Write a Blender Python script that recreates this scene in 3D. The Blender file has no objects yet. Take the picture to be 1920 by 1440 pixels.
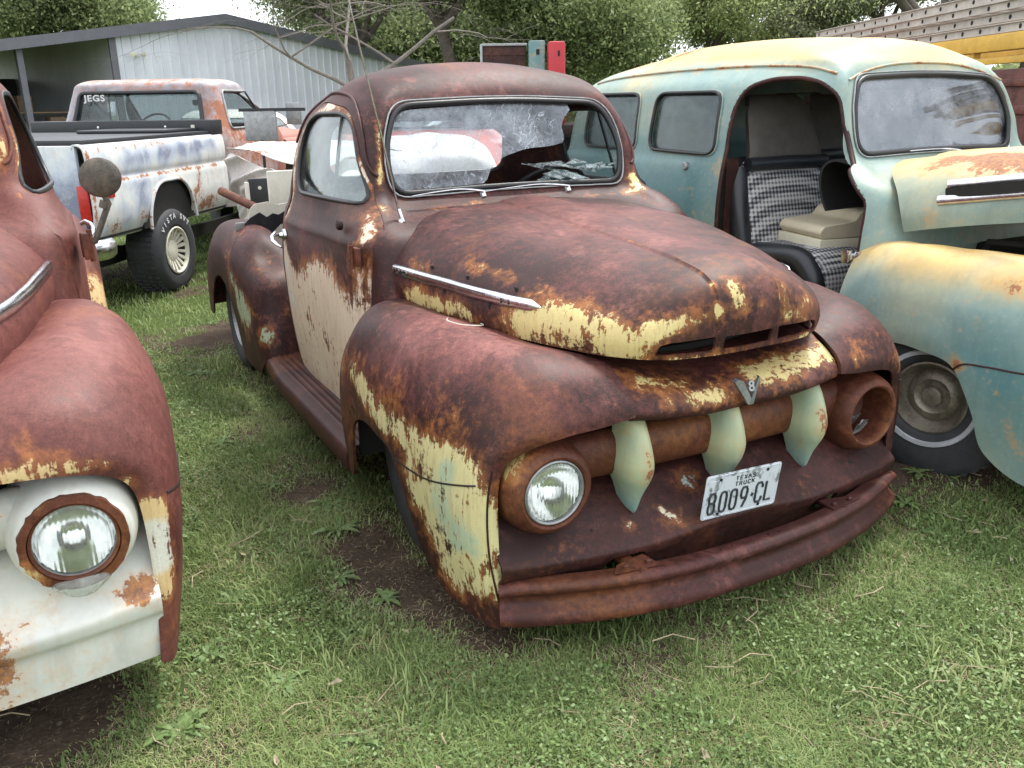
import bpy, bmesh, math, random
import numpy as np
from mathutils import Vector, Matrix
from mathutils.bvhtree import BVHTree
R = math.radians
scene = bpy.context.scene

# ------------------------------------------------------------------ camera, sky, sun
YAW, PIT, ROL, FPX = R(27.93), R(17.95), R(-0.8), 1633.0
cr_ = Vector((math.cos(YAW), -math.sin(YAW), 0)); cf_ = Vector((math.sin(YAW)*math.cos(PIT), math.cos(YAW)*math.cos(PIT), -math.sin(PIT)))
cu_ = cr_.cross(cf_)
cr2 = cr_*math.cos(ROL)+cu_*math.sin(ROL); cu2 = cu_*math.cos(ROL)-cr_*math.sin(ROL)
cam = bpy.data.objects.new('camera', bpy.data.cameras.new('camera'))
scene.collection.objects.link(cam)
CAM = Vector((-1.859, -2.113, 1.597))
M = Matrix((cr2, cu2, -cf_)).transposed().to_4x4(); M.translation = CAM
cam.matrix_world = M
cam.data.sensor_width = 36; cam.data.lens = FPX/1920*36
cam.data.clip_start = 0.05; cam.data.clip_end = 2000
scene.camera = cam
SUN_EL, SUN_AZ = 60, 62      # azimuth clockwise from +Y
world = bpy.data.worlds.new('World'); scene.world = world; world.use_nodes = True
nt = world.node_tree; nt.nodes.clear()
sky = nt.nodes.new('ShaderNodeTexSky'); sky.sky_type = 'NISHITA'; sky.sun_disc = False
sky.sun_elevation = R(SUN_EL); sky.sun_rotation = R(SUN_AZ); sky.air_density = 1.0; sky.dust_density = 1.0; sky.ozone_density = 1.0
hs = nt.nodes.new('ShaderNodeHueSaturation'); hs.inputs['Saturation'].default_value = 0.35; hs.inputs['Value'].default_value = 1.0
bgn = nt.nodes.new('ShaderNodeBackground'); bgn.inputs['Strength'].default_value = 0.15
wo = nt.nodes.new('ShaderNodeOutputWorld')
nt.links.new(sky.outputs[0], hs.inputs['Color']); wtc = nt.nodes.new('ShaderNodeTexCoord'); wn = nt.nodes.new('ShaderNodeTexNoise'); wn.inputs['Scale'].default_value = 2.5; wn.inputs['Detail'].default_value = 5; nt.links.new(wtc.outputs['Generated'], wn.inputs[0])
wr_ = nt.nodes.new('ShaderNodeValToRGB'); wr_.color_ramp.elements[0].color = (5.6, 6.0, 6.6, 1); wr_.color_ramp.elements[1].color = (9.5, 9.7, 10.0, 1); wr_.color_ramp.elements[0].position = .35; wr_.color_ramp.elements[1].position = .65; nt.links.new(wn.outputs[0], wr_.inputs[0])
wm = nt.nodes.new('ShaderNodeMix'); wm.data_type = 'RGBA'; wm.inputs[0].default_value = .78; nt.links.new(hs.outputs[0], wm.inputs[6]); nt.links.new(wr_.outputs[0], wm.inputs[7])   # thin cloud cover over the sky
nt.links.new(wm.outputs[2], bgn.inputs['Color']); nt.links.new(bgn.outputs[0], wo.inputs[0])
sun = bpy.data.objects.new('sun', bpy.data.lights.new('sun', 'SUN')); scene.collection.objects.link(sun)
sun.data.energy = 2.4; sun.data.angle = R(11); sun.data.color = (1, .96, .9)
sd = Vector((math.sin(R(SUN_AZ))*math.cos(R(SUN_EL)), math.cos(R(SUN_AZ))*math.cos(R(SUN_EL)), math.sin(R(SUN_EL))))
sun.rotation_euler = sd.to_track_quat('Z', 'Y').to_euler()
scene.view_settings.view_transform = 'Standard'; scene.view_settings.look = 'None'
scene.view_settings.exposure = 0.95; scene.view_settings.gamma = 1.0
scene.cycles.max_bounces = 8; scene.cycles.transparent_max_bounces = 24
scene.cycles.use_denoising = True

# ------------------------------------------------------------------ helpers
COL = scene.collection
rnd = random.Random(7)
def tag(o, label=None, cat=None, group=None, kind=None):
    if label: o['label'] = label
    if cat: o['category'] = cat
    if group: o['group'] = group
    if kind: o['kind'] = kind
    return o
def thing(name, label, cat, loc=(0, 0, 0), rz=0, group=None):
    o = bpy.data.objects.new(name, None); COL.objects.link(o); o.location = loc; o.rotation_euler = (0, 0, rz)
    o.empty_display_size = .2
    return tag(o, label, cat, group)
def smooth(me, ang=35):
    me.polygons.foreach_set('use_smooth', np.ones(len(me.polygons), bool))
    if ang < 180: me.set_sharp_from_angle(angle=R(ang))
def mk(name, v, f, mat, parent=None, ang=35):
    me = bpy.data.meshes.new(name); me.from_pydata([tuple(p) for p in v], [], f); me.validate(); me.update()
    if ang: smooth(me, ang)
    o = bpy.data.objects.new(name, me); COL.objects.link(o)
    if mat: me.materials.append(mat)
    if parent: o.parent = parent
    return o
def crm(P, n, period=None):
    """smooth interpolation along axis 0 with knots spaced by distance (no overshoot on uneven spacing)"""
    P = np.asarray(P, float); m = len(P); sh = (-1,)+(1,)*(P.ndim-1)
    if m == 2: t = np.linspace(0, 1, n).reshape(sh); return P[0]*(1-t)+P[1]*t
    d = np.linalg.norm(np.diff(P, axis=0), axis=-1); d = d.reshape(m-1, -1).mean(1)
    K = np.r_[0, np.cumsum(np.maximum(d, 1e-6)**.75)]
    h = np.diff(K).reshape(sh); s = np.diff(P, axis=0)/h
    T = np.empty_like(P); T[1:-1] = (s[:-1]*h[1:]+s[1:]*h[:-1])/(h[:-1]+h[1:]); T[0] = 1.5*s[0]-.5*T[1]; T[-1] = 1.5*s[-1]-.5*T[-2]
    t = np.linspace(K[0], K[-1], n) if period is None else K[period[0]]+(K[period[1]]-K[period[0]])*np.arange(n)/n
    i = np.clip(np.searchsorted(K, t, side='right')-1, 0, m-2); hh = (K[i+1]-K[i]).reshape(sh); x = ((t-K[i])/(K[i+1]-K[i])).reshape(sh)
    return (2*x**3-3*x**2+1)*P[i]+(x**3-2*x**2+x)*hh*T[i]+(-2*x**3+3*x**2)*P[i+1]+(x**3-x**2)*hh*T[i+1]
def grid(ctrl, nu, nv):
    g = crm(np.array(ctrl, float), nu); g = crm(g.transpose(1, 0, 2), nv).transpose(1, 0, 2); return g
def gnormals(g):
    du = np.gradient(g, axis=0); dv = np.gradient(g, axis=1); n = np.cross(du, dv)
    l = np.linalg.norm(n, axis=2, keepdims=True); l[l < 1e-9] = 1; return n/l
def gfaces(nu, nv, off=0, flip=False):
    f = []
    for i in range(nu-1):
        for j in range(nv-1):
            a = off+i*nv+j; q = (a, a+1, a+nv+1, a+nv); f.append(q[::-1] if flip else q)
    return f
def shell(name, g, th, mat, parent, flip=False, ang=35):
    """thick sheet from a grid of points; th>0 grows along -normal"""
    nu, nv = g.shape[:2]; n = gnormals(g)*(-1 if flip else 1)
    v = np.concatenate([g.reshape(-1, 3), (g-n*th).reshape(-1, 3)]); N = nu*nv
    f = gfaces(nu, nv, 0, flip)+gfaces(nu, nv, N, not flip)
    rim = [(i*nv) for i in range(nu)]+[(nu-1)*nv+j for j in range(1, nv)]+[i*nv+nv-1 for i in range(nu-2, -1, -1)]+[j for j in range(nv-2, 0, -1)]
    for a, b in zip(rim, rim[1:]+rim[:1]):
        q = (a, b, b+N, a+N); f.append(q[::-1] if flip else q)
    o = mk(name, v, f, mat, parent, ang)
    bm = bmesh.new(); bm.from_mesh(o.data); bmesh.ops.remove_doubles(bm, verts=bm.verts, dist=1e-5)
    bmesh.ops.recalc_face_normals(bm, faces=bm.faces); bm.to_mesh(o.data); bm.free(); smooth(o.data, ang)
    return o
def shell_ring(name, g, th, mat, parent, ang=40):
    """closed ring of columns (no seam), open at the bottom row, capped at the last row"""
    nu, nv = g.shape[:2]
    gp = np.concatenate([g[:, -1:], g, g[:, :1]], 1); n = gnormals(gp)[:, 1:-1]
    c = np.array([0, g[..., 1].mean(), 0]); 
    if (n[5]*(g[5]-c)).sum() < 0: n *= -1
    for i in range(16): w = i/15; n[-16+i] = n[-16+i]*(1-w)+np.array([0, 0, 1.])*w
    inn = g-n*th; N = nu*nv; v = np.concatenate([g.reshape(-1, 3), inn.reshape(-1, 3)]); f = []
    for L, fl in ((0, False), (N, True)):
        for i in range(nu-1):
            for j in range(nv):
                k = (j+1) % nv; q = (L+i*nv+j, L+i*nv+k, L+(i+1)*nv+k, L+(i+1)*nv+j); f.append(q[::-1] if fl else q)
        q = tuple(L+(nu-1)*nv+j for j in range(nv)); f.append(q[::-1] if fl else q)
    for j in range(nv): k = (j+1) % nv; f.append((j, j+N, k+N, k))
    o = mk(name, v, f, mat, parent, 0)
    bm = bmesh.new(); bm.from_mesh(o.data); bmesh.ops.recalc_face_normals(bm, faces=bm.faces); bm.to_mesh(o.data); bm.free(); smooth(o.data, ang); return o
def ring_grid(rows, nu, nv):
    """rows: half outlines front centre -> rear centre; returns a seamless ring grid"""
    g = np.array(rows, float); left = g[:, ::-1].copy(); left[..., 0] *= -1
    full = np.concatenate([g[:, :-1], left[:, :-1]], 1); m = full.shape[1]
    per = np.concatenate([full[:, -2:], full, full[:, :3]], 1)
    q = crm(per.transpose(1, 0, 2), nv, (2, m+2)).transpose(1, 0, 2)
    return crm(q, nu)
def mirx(g): h = np.array(g, float).copy(); h[..., 0] *= -1; return h
def fillet(pts, r, n=6):
    """closed 2D outline with rounded corners; r scalar or list"""
    pts = [np.array(p, float) for p in pts]; out = []
    rs = (list(r)+[r[-1]]*len(pts)) if hasattr(r, '__len__') else [r]*len(pts)
    for i, p in enumerate(pts):
        a, b = pts[i-1], pts[(i+1) % len(pts)]; da, db = a-p, b-p
        la, lb = np.linalg.norm(da), np.linalg.norm(db); k = min(rs[i], la*.48, lb*.48)
        if k < 1e-5: out.append(p); continue
        s, e = p+da/la*k, p+db/lb*k
        for t in np.linspace(0, 1, n): out.append((1-t)**2*s+2*t*(1-t)*p+t*t*e)
    return np.array(out)
def prism_mesh(outline, axis, a, b):
    """axis 'x': outline is (y,z); 'y': (x,z); 'z': (x,y)"""
    n = len(outline); v = []
    for s in (a, b):
        for p in outline:
            v.append({'x': (s, p[0], p[1]), 'y': (p[0], s, p[1]), 'z': (p[0], p[1], s)}[axis])
    f = [tuple(range(n))[::-1], tuple(range(n, 2*n))]+[(i, (i+1) % n, (i+1) % n+n, i+n) for i in range(n)]
    return v, f
def prism(outline, axis, a, b, name='prism', mat=None, parent=None, ang=35):
    v, f = prism_mesh(outline, axis, a, b); o = mk(name, v, f, mat, parent, 0)
    bm = bmesh.new(); bm.from_mesh(o.data); bmesh.ops.recalc_face_normals(bm, faces=bm.faces); bm.to_mesh(o.data); bm.free()
    if ang: smooth(o.data, ang)
    return o
def boolean(o, cutters, op='DIFFERENCE', keep=False, ang=35):
    par = o.parent; o.parent = None          # cut in the thing's own space
    for c in cutters:
        n0 = len(o.data.vertices); best = None
        for slf in (False, True):
            m = o.modifiers.new('b', 'BOOLEAN'); m.object = c; m.operation = op; m.solver = 'EXACT'; m.use_self = slf
            dg = bpy.context.evaluated_depsgraph_get(); dg.update()
            me = bpy.data.meshes.new_from_object(o.evaluated_get(dg)); o.modifiers.clear(); n1 = len(me.vertices)
            if n1 != n0 and n1 > (.4 if op == 'DIFFERENCE' else .02)*n0: best = me; break
            bpy.data.meshes.remove(me)
        if best is None: print('BOOLEAN FAILED', o.name, n0, n1)
        else: old = o.data; nm = old.name; o.data = best; bpy.data.meshes.remove(old); best.name = nm
    o.parent = par
    if ang: smooth(o.data, ang)
    if not keep:
        for c in cutters: d = c.data; bpy.data.objects.remove(c); bpy.data.meshes.remove(d)
    return o
def copy_obj(o, name, parent=None):
    c = o.copy(); c.data = o.data.copy(); c.name = name; COL.objects.link(c); c.parent = parent or o.parent; return c
def tube_vf(path, r, n=8, closed=False, flat=None):
    P = np.array(path, float); m = len(P); rr = np.full(m, r, float) if not hasattr(r, '__len__') else np.array(r, float)
    T = np.roll(P, -1, 0)-np.roll(P, 1, 0) if closed else np.gradient(P, axis=0)
    T /= np.maximum(np.linalg.norm(T, axis=1, keepdims=True), 1e-9)
    up = np.array([0, 0, 1.]) if abs(T[0][2]) < .9 else np.array([0, 1., 0]); v = []; N = np.cross(T[0], up); N /= np.linalg.norm(N)
    for i in range(m):
        N = N-T[i]*(N@T[i]); N /= max(np.linalg.norm(N), 1e-9); B = np.cross(T[i], N)
        for k in range(n):
            a = 2*math.pi*k/n; v.append(P[i]+rr[i]*(N*math.cos(a)+B*math.sin(a)*(flat or 1)))
    f = []
    for i in range(m if closed else m-1):
        for k in range(n):
            a, b = i*n+k, i*n+(k+1) % n; c, d = ((i+1) % m)*n+(k+1) % n, ((i+1) % m)*n+k; f.append((a, b, c, d))
    if not closed: f += [tuple(range(n))[::-1], tuple(range((m-1)*n, m*n))]
    return v, f
def tube(name, path, r, mat, parent=None, n=8, closed=False, flat=None, ang=50):
    v, f = tube_vf(path, r, n, closed, flat); return mk(name, v, f, mat, parent, ang)
class MB:
    """collects boxes, tubes and lathes into one mesh"""
    def __init__(s): s.v = []; s.f = []
    def add(s, v, f):
        o = len(s.v); s.v += [tuple(p) for p in v]; s.f += [tuple(i+o for i in q) for q in f]; return s
    def box(s, a, b, rot=None, bev=0):
        (x0, y0, z0), (x1, y1, z1) = a, b
        bm = bmesh.new(); bmesh.ops.create_cube(bm, size=1)
        bmesh.ops.scale(bm, vec=(abs(x1-x0), abs(y1-y0), abs(z1-z0)), verts=bm.verts)
        if bev: bmesh.ops.bevel(bm, geom=bm.edges[:], offset=bev, segments=2, affect='EDGES', profile=.6)
        c = Vector(((x0+x1)/2, (y0+y1)/2, (z0+z1)/2))
        if rot is not None: bmesh.ops.transform(bm, matrix=rot, verts=bm.verts)
        bmesh.ops.translate(bm, vec=c, verts=bm.verts); bm.verts.index_update()
        s.add([v.co[:] for v in bm.verts], [[v.index for v in f.verts] for f in bm.faces]); bm.free(); return s
    def tube(s, path, r, n=8, closed=False, flat=None): return s.add(*tube_vf(path, r, n, closed, flat))
    def lathe(s, prof, n, org, axis, a0=0, a1=360):
        return s.add(*lathe_vf(prof, n, org, axis, a0, a1))
    def prism(s, ol, ax, a, b): return s.add(*prism_mesh(ol, ax, a, b))
    def build(s, name, mat, parent=None, ang=35, recalc=True):
        o = mk(name, s.v, s.f, mat, parent, 0)
        if recalc:
            bm = bmesh.new(); bm.from_mesh(o.data); bmesh.ops.recalc_face_normals(bm, faces=bm.faces); bm.to_mesh(o.data); bm.free()
        if ang: smooth(o.data, ang)
        return o
def lathe_vf(prof, n, org, axis, a0=0, a1=360):
    """prof: list of (along, radius)"""
    ax = np.array(axis, float); ax /= np.linalg.norm(ax); u = np.cross(ax, [0, 0, 1.] if abs(ax[2]) < .9 else [1., 0, 0]); u /= np.linalg.norm(u); w = np.cross(ax, u)
    full = abs(a1-a0) >= 360; m = n if full else n+1; v = []; f = []
    for a, r in prof:
        for k in range(m):
            t = R(a0+(a1-a0)*k/n); v.append(np.array(org)+ax*a+(u*math.cos(t)+w*math.sin(t))*r)
    for i in range(len(prof)-1):
        for k in range(n):
            k2 = (k+1) % m if full else k+1
            f.append((i*m+k, i*m+k2, (i+1)*m+k2, (i+1)*m+k))
    return v, f
def lathe(name, prof, n, org, axis, mat, parent, ang=40): return MB().lathe(prof, n, org, axis).build(name, mat, parent, ang)
def bvh_of(o): return BVHTree.FromPolygons([v.co[:] for v in o.data.vertices], [p.vertices[:] for p in o.data.polygons])
def project(bv, outline, axis, start, direction, lift=0.0):
    """drop a 2D outline onto a surface along an axis"""
    out = []; last = None
    for p in outline:
        o = {'x': (start, p[0], p[1]), 'y': (p[0], start, p[1]), 'z': (p[0], p[1], start)}[axis]
        h = bv.ray_cast(Vector(o), Vector(direction))
        if h[0] is not None: last = h[0]+h[1]*(lift if h[1].dot(Vector(direction)) < 0 else -lift); out.append(tuple(last))
    return out
def resamp(P, n, closed=True):
    P = np.array(P, float)
    if closed: P = np.vstack([P, P[:1]])
    d = np.r_[0, np.cumsum(np.linalg.norm(np.diff(P, axis=0), axis=1))]; t = np.linspace(0, d[-1], n+1 if closed else n)
    Q = np.stack([np.interp(t, d, P[:, k]) for k in range(P.shape[1])], 1); return Q[:-1] if closed else Q
def paint(o, blobs, base=0.0, attr='paint'):
    """per-vertex paint coverage: blobs are (p, q, r, w) capsules or (p, r, w) balls in the thing's own space"""
    me = o.data; n = len(me.vertices); co = np.empty(n*3, np.float32); me.vertices.foreach_get('co', co); co = co.reshape(-1, 3)
    val = np.full(n, base, np.float32)
    for b in blobs:
        if callable(b): val += b(co).astype(np.float32); continue
        if len(b) == 3: p, r, w = b; q = p
        else: p, q, r, w = b
        p = np.array(p, float); q = np.array(q, float); d = q-p; L = d@d
        t = np.clip(((co-p)@d)/L, 0, 1)[:, None] if L > 1e-9 else 0
        dist = np.linalg.norm(co-(p+t*d), axis=1); val += w*np.exp(-(dist/r)**2)
    a = me.attributes.get(attr) or me.attributes.new(attr, 'FLOAT', 'POINT'); a.data.foreach_set('value', val)
def text_obj(txt, size, depth, name, mat, parent, loc, rot, sx=1, bold=0.0, align='CENTER', spacing=1.0):
    cu = bpy.data.curves.new(name, 'FONT'); cu.body = txt; cu.size = size; cu.extrude = depth; cu.align_x = align; cu.align_y = 'CENTER'; cu.offset = bold; cu.space_character = spacing
    cu.resolution_u = 4
    t = bpy.data.objects.new('t', cu); COL.objects.link(t)
    dg = bpy.context.evaluated_depsgraph_get(); me = bpy.data.meshes.new_from_object(t.evaluated_get(dg)); bpy.data.objects.remove(t); bpy.data.curves.remove(cu)
    me.transform(Matrix.Diagonal((sx, 1, 1, 1))); me.materials.clear(); me.materials.append(mat)
    me.transform(Matrix.Translation(loc) @ rot.to_4x4())
    o = bpy.data.objects.new(name, me); me.name = name; COL.objects.link(o)
    if parent: o.parent = parent
    return o

# ------------------------------------------------------------------ materials
class NT:
    def __init__(s, name):
        s.m = bpy.data.materials.new(name); s.m.use_nodes = True; s.t = s.m.node_tree; s.t.nodes.clear()
        s.out = s.n('ShaderNodeOutputMaterial'); s.tc = s.n('ShaderNodeTexCoord')
    def n(s, typ, **kw):
        k = s.t.nodes.new(typ)
        for a, b in kw.items(): setattr(k, a, b)
        return k
    def put(s, sock, val):
        if isinstance(val, bpy.types.NodeSocket): s.t.links.new(val, sock)
        elif isinstance(val, bpy.types.Node): s.t.links.new(val.outputs[0], sock)
        elif hasattr(val, '__len__') and len(val) == 3 and sock.type == 'RGBA': sock.default_value = (*val, 1)
        else: sock.default_value = val
    def noise(s, scale, detail=6, rough=.6, dist=0, vec=None, stretch=None, loc=None):
        k = s.n('ShaderNodeTexNoise'); k.inputs['Scale'].default_value = scale; k.inputs['Detail'].default_value = detail
        k.inputs['Roughness'].default_value = rough; k.inputs['Distortion'].default_value = dist
        v = vec or s.tc.outputs['Object']
        if stretch or loc:
            mp = s.n('ShaderNodeMapping'); s.put(mp.inputs['Vector'], v); mp.inputs['Scale'].default_value = stretch or (1, 1, 1); mp.inputs['Location'].default_value = loc or (0, 0, 0); v = mp.outputs[0]
        s.put(k.inputs['Vector'], v); return k.outputs[0]
    def math(s, op, a, b=None, c=None):
        k = s.n('ShaderNodeMath', operation=op)
        for i, x in enumerate((a, b, c)):
            if x is not None: s.put(k.inputs[i], x)
        return k.outputs[0]
    def lin(s, x, k, off): return s.math('MULTIPLY_ADD', x, k, off)
    def rng(s, x, a, b, c=0, d=1, sm=True):
        k = s.n('ShaderNodeMapRange'); k.interpolation_type = 'SMOOTHSTEP' if sm else 'LINEAR'
        s.put(k.inputs[0], x)
        for i, q in enumerate((a, b, c, d)): s.put(k.inputs[i+1], q)
        return k.outputs[0]
    def mix(s, f, a, b, mode='MIX'):
        k = s.n('ShaderNodeMix', data_type='RGBA', blend_type=mode); s.put(k.inputs[0], f); s.put(k.inputs[6], a); s.put(k.inputs[7], b); return k.outputs[2]
    def fmix(s, f, a, b):
        k = s.n('ShaderNodeMix', data_type='FLOAT'); s.put(k.inputs[0], f); s.put(k.inputs[2], a); s.put(k.inputs[3], b); return k.outputs[0]
    def ramp(s, x, stops):
        k = s.n('ShaderNodeValToRGB'); s.put(k.inputs[0], x); e = k.color_ramp.elements
        while len(e) < len(stops): e.new(.5)
        for q, (p, c) in zip(e, stops): q.position = p; q.color = (*c, 1)
        return k.outputs[0]
    def attr(s, name): k = s.n('ShaderNodeAttribute'); k.attribute_name = name; return k.outputs['Fac']
    def bump(s, h, st=.3, d=.002):
        k = s.n('ShaderNodeBump'); k.inputs['Strength'].default_value = st; k.inputs['Distance'].default_value = d; s.put(k.inputs['Height'], h); return k.outputs[0]
    def bsdf(s, **kw):
        b = s.n('ShaderNodeBsdfPrincipled')
        for k, v in kw.items(): s.put(b.inputs[k.replace('_', ' ')], v)
        s.t.links.new(b.outputs[0], s.out.inputs[0]); return s.m
def plain(name, col, rough=.6, metal=0, var=.25, scale=12, bump=.15, spec=.5, col2=None):
    k = NT(name); n1 = k.noise(scale, 8, .65); n2 = k.noise(scale*7, 4, .6)
    f = k.rng(k.math('ADD', k.lin(n1, .7, 0), k.lin(n2, .3, 0)), .3, .7)
    a = tuple(c*(1-var) for c in col); b = col2 or tuple(min(1, c*(1+var)) for c in col)
    return k.bsdf(Base_Color=k.mix(f, a, b), Roughness=k.lin(n1, .25, rough-.12), Metallic=metal, Specular_IOR_Level=spec, Normal=k.bump(n2, bump, .002))
MARO = ((.030, .010, .009), (.125, .040, .034), (.30, .118, .100))
def rusty(name, rust=MARO, orange=(.36, .13, .035), pa=(.62, .50, .22), pb=(.40, .47, .30), amp=(1.15, .55, .85), seed=0, rough=.56, soft=.05, halo=.75, mottle=2.6, speck=.5, prough=.42):
    """bare rusted steel with remains of two paint colours; coverage from the 'paint' attribute"""
    k = NT(name); L = (seed*3.1, seed*1.7, seed*.9)
    big = k.noise(mottle, 9, .62, .4, loc=L); mid = k.noise(7, 10, .68, .3, loc=L); fine = k.noise(38, 6, .7, loc=L); grit = k.noise(170, 3, .7, loc=L)
    strk = k.noise(1, 7, .7, 0, stretch=(30, 30, 4.5), loc=L); strk2 = k.noise(1, 6, .65, 0, stretch=(70, 70, 7), loc=L)
    rf = k.math('ADD', k.lin(big, .80, -.30), k.math('ADD', k.lin(fine, .62, -.26), k.lin(grit, .42, -.19)))
    rf = k.math('ADD', rf, k.attr('pale'))  # 'pale' puts sky sheen and fading into the colour, mostly on tops
    rc = k.ramp(rf, [(.12, rust[0]), (.38, rust[1]), (.68, rust[2]), (.95, tuple(c*1.25 for c in rust[2]))])
    e = k.math('ADD', k.attr('paint'), k.math('ADD', k.lin(mid, amp[0], -.5*amp[0]), k.math('ADD', k.lin(strk, amp[1], -.5*amp[1]), k.lin(fine, amp[2], -.5*amp[2]))))
    isl = k.math('MULTIPLY', k.rng(k.noise(4.2, 12, .74, .5, loc=(L[0]+2, 7, L[2])), .545, .575), .5)
    rc = k.mix(isl, rc, tuple(c*1.35 for c in rust[0]))
    pink = k.math('MULTIPLY', k.rng(k.noise(5.5, 12, .76, .2, loc=(1, L[1]+4, 3)), .56, .66), .3)  # random patches of paler pink rust
    rc = k.mix(pink, rc, tuple(c*1.15 for c in rust[2]))
    rc = k.mix(k.math('MULTIPLY', k.rng(k.noise(1.9, 8, .65, .8, loc=(L[0]+5, L[1]+3, 1)), .50, .72), k.rng(fine, .3, .7, .15, .6)), rc, tuple(c*.75 for c in orange))
    mask = k.rng(e, .5-soft, .5+soft); hal = k.rng(e, .18, .5)
    warm = k.mix(k.rng(fine, .3, .7), tuple(c*.6 for c in orange), orange)
    rc = k.mix(k.math('MULTIPLY', hal, k.math('MULTIPLY', k.rng(mid, .3, .62), halo)), rc, warm)
    tone = k.rng(k.math('ADD', k.attr('tone'), k.lin(k.noise(4.3, 6, .6, .5, loc=(9, 4, 2)), 1.2, -.6)), .38, .62)
    pc = k.mix(tone, pa, pb)
    pc = k.mix(k.rng(strk, .5, .72, 0, .45), pc, tuple(.4*a+.6*b for a, b in zip(pa, orange)))
    pc = k.mix(k.rng(strk2, .45, .75, 0, .35), pc, tuple(c*.55 for c in orange))
    pc = k.mix(k.rng(big, .5, .75, 0, .35), pc, tuple(min(.85, c*1.25+.05) for c in pa))
    pc = k.mix(k.rng(grit, .35, .75, 0, .3), pc, tuple(c*.6 for c in pa))
    # rust freckles inside the paint, denser near its edge
    fr = k.rng(k.math('ADD', k.math('ADD', fine, k.lin(strk2, .7, -.35)), k.math('ADD', k.lin(k.noise(15, 8, .7, .3, loc=L), .6, -.3), k.rng(e, .5, 1.0, .14, -.05))), .60, .67)
    mask = k.math('MULTIPLY', mask, k.math('SUBTRACT', 1.0, k.math('MULTIPLY', fr, speck*2)))
    col = k.mix(mask, rc, pc)
    h = k.math('ADD', k.lin(mask, .8, 0), k.math('ADD', k.lin(fine, .5, 0), k.lin(grit, .35, 0)))
    return k.bsdf(Base_Color=col, Roughness=k.fmix(mask, k.lin(fine, .3, rough-.15), k.lin(fine, .25, prough-.1)), Specular_IOR_Level=.32, Normal=k.bump(h, .6, .0016))
def glass(name, tint=(.85, .9, .9), rough=.02, dirt=.25, dcol=(.5, .52, .5), scale=5, crack=False, refl=.85):
    """thin pane: mostly transparent, glossy, with a film of dirt"""
    k = NT(name); tr = k.n('ShaderNodeBsdfTransparent'); k.put(tr.inputs[0], tint)
    gl = k.n('ShaderNodeBsdfGlossy'); gl.inputs['Roughness'].default_value = rough
    df = k.n('ShaderNodeBsdfDiffuse'); k.put(df.inputs[0], dcol)
    fr = k.n('ShaderNodeFresnel'); fr.inputs[0].default_value = 1.5
    m1 = k.n('ShaderNodeMixShader'); k.put(m1.inputs[0], k.math('MINIMUM', k.math('MULTIPLY', fr.outputs[0], refl), 1.0)); k.t.links.new(tr.outputs[0], m1.inputs[1]); k.t.links.new(gl.outputs[0], m1.inputs[2])
    d = k.math('MULTIPLY', k.rng(k.math('ADD', k.noise(scale, 8, .7), k.lin(k.noise(60, 3, .6), .3, -.15)), .3, .8), dirt)
    if crack:
        vo = k.n('ShaderNodeTexVoronoi'); vo.feature = 'DISTANCE_TO_EDGE'; vo.inputs['Scale'].default_value = 7; 
        mp = k.n('ShaderNodeMapping'); mp.inputs['Scale'].default_value = (1.6, .1, .8); nz = k.noise(3, 4, .6)
        va = k.n('ShaderNodeVectorMath', operation='ADD'); k.put(va.inputs[0], k.tc.outputs['Object']); k.put(va.inputs[1], k.mix(.9, (0, 0, 0), nz)); k.put(mp.inputs[0], va.outputs[0]); k.put(vo.inputs['Vector'], mp.outputs[0])
        c1 = k.math('SUBTRACT', 1.0, k.rng(vo.outputs['Distance'], .0, .012))
        scr = k.rng(k.noise(1, 6, .75, 1.5, stretch=(16, 4, 11)), .60, .66)
        patch = k.rng(k.noise(3.2, 3, .5), .45, .6)
        d = k.math('MINIMUM', 1.0, k.math('ADD', d, k.math('MAXIMUM', k.math('MULTIPLY', c1, k.math('MULTIPLY', patch, .6)), k.math('MULTIPLY', k.math('MULTIPLY', scr, patch), .45))))
    m2 = k.n('ShaderNodeMixShader'); k.put(m2.inputs[0], d); k.t.links.new(m1.outputs[0], m2.inputs[1]); k.t.links.new(df.outputs[0], m2.inputs[2])
    k.t.links.new(m2.outputs[0], k.out.inputs[0]); return k.m
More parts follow.
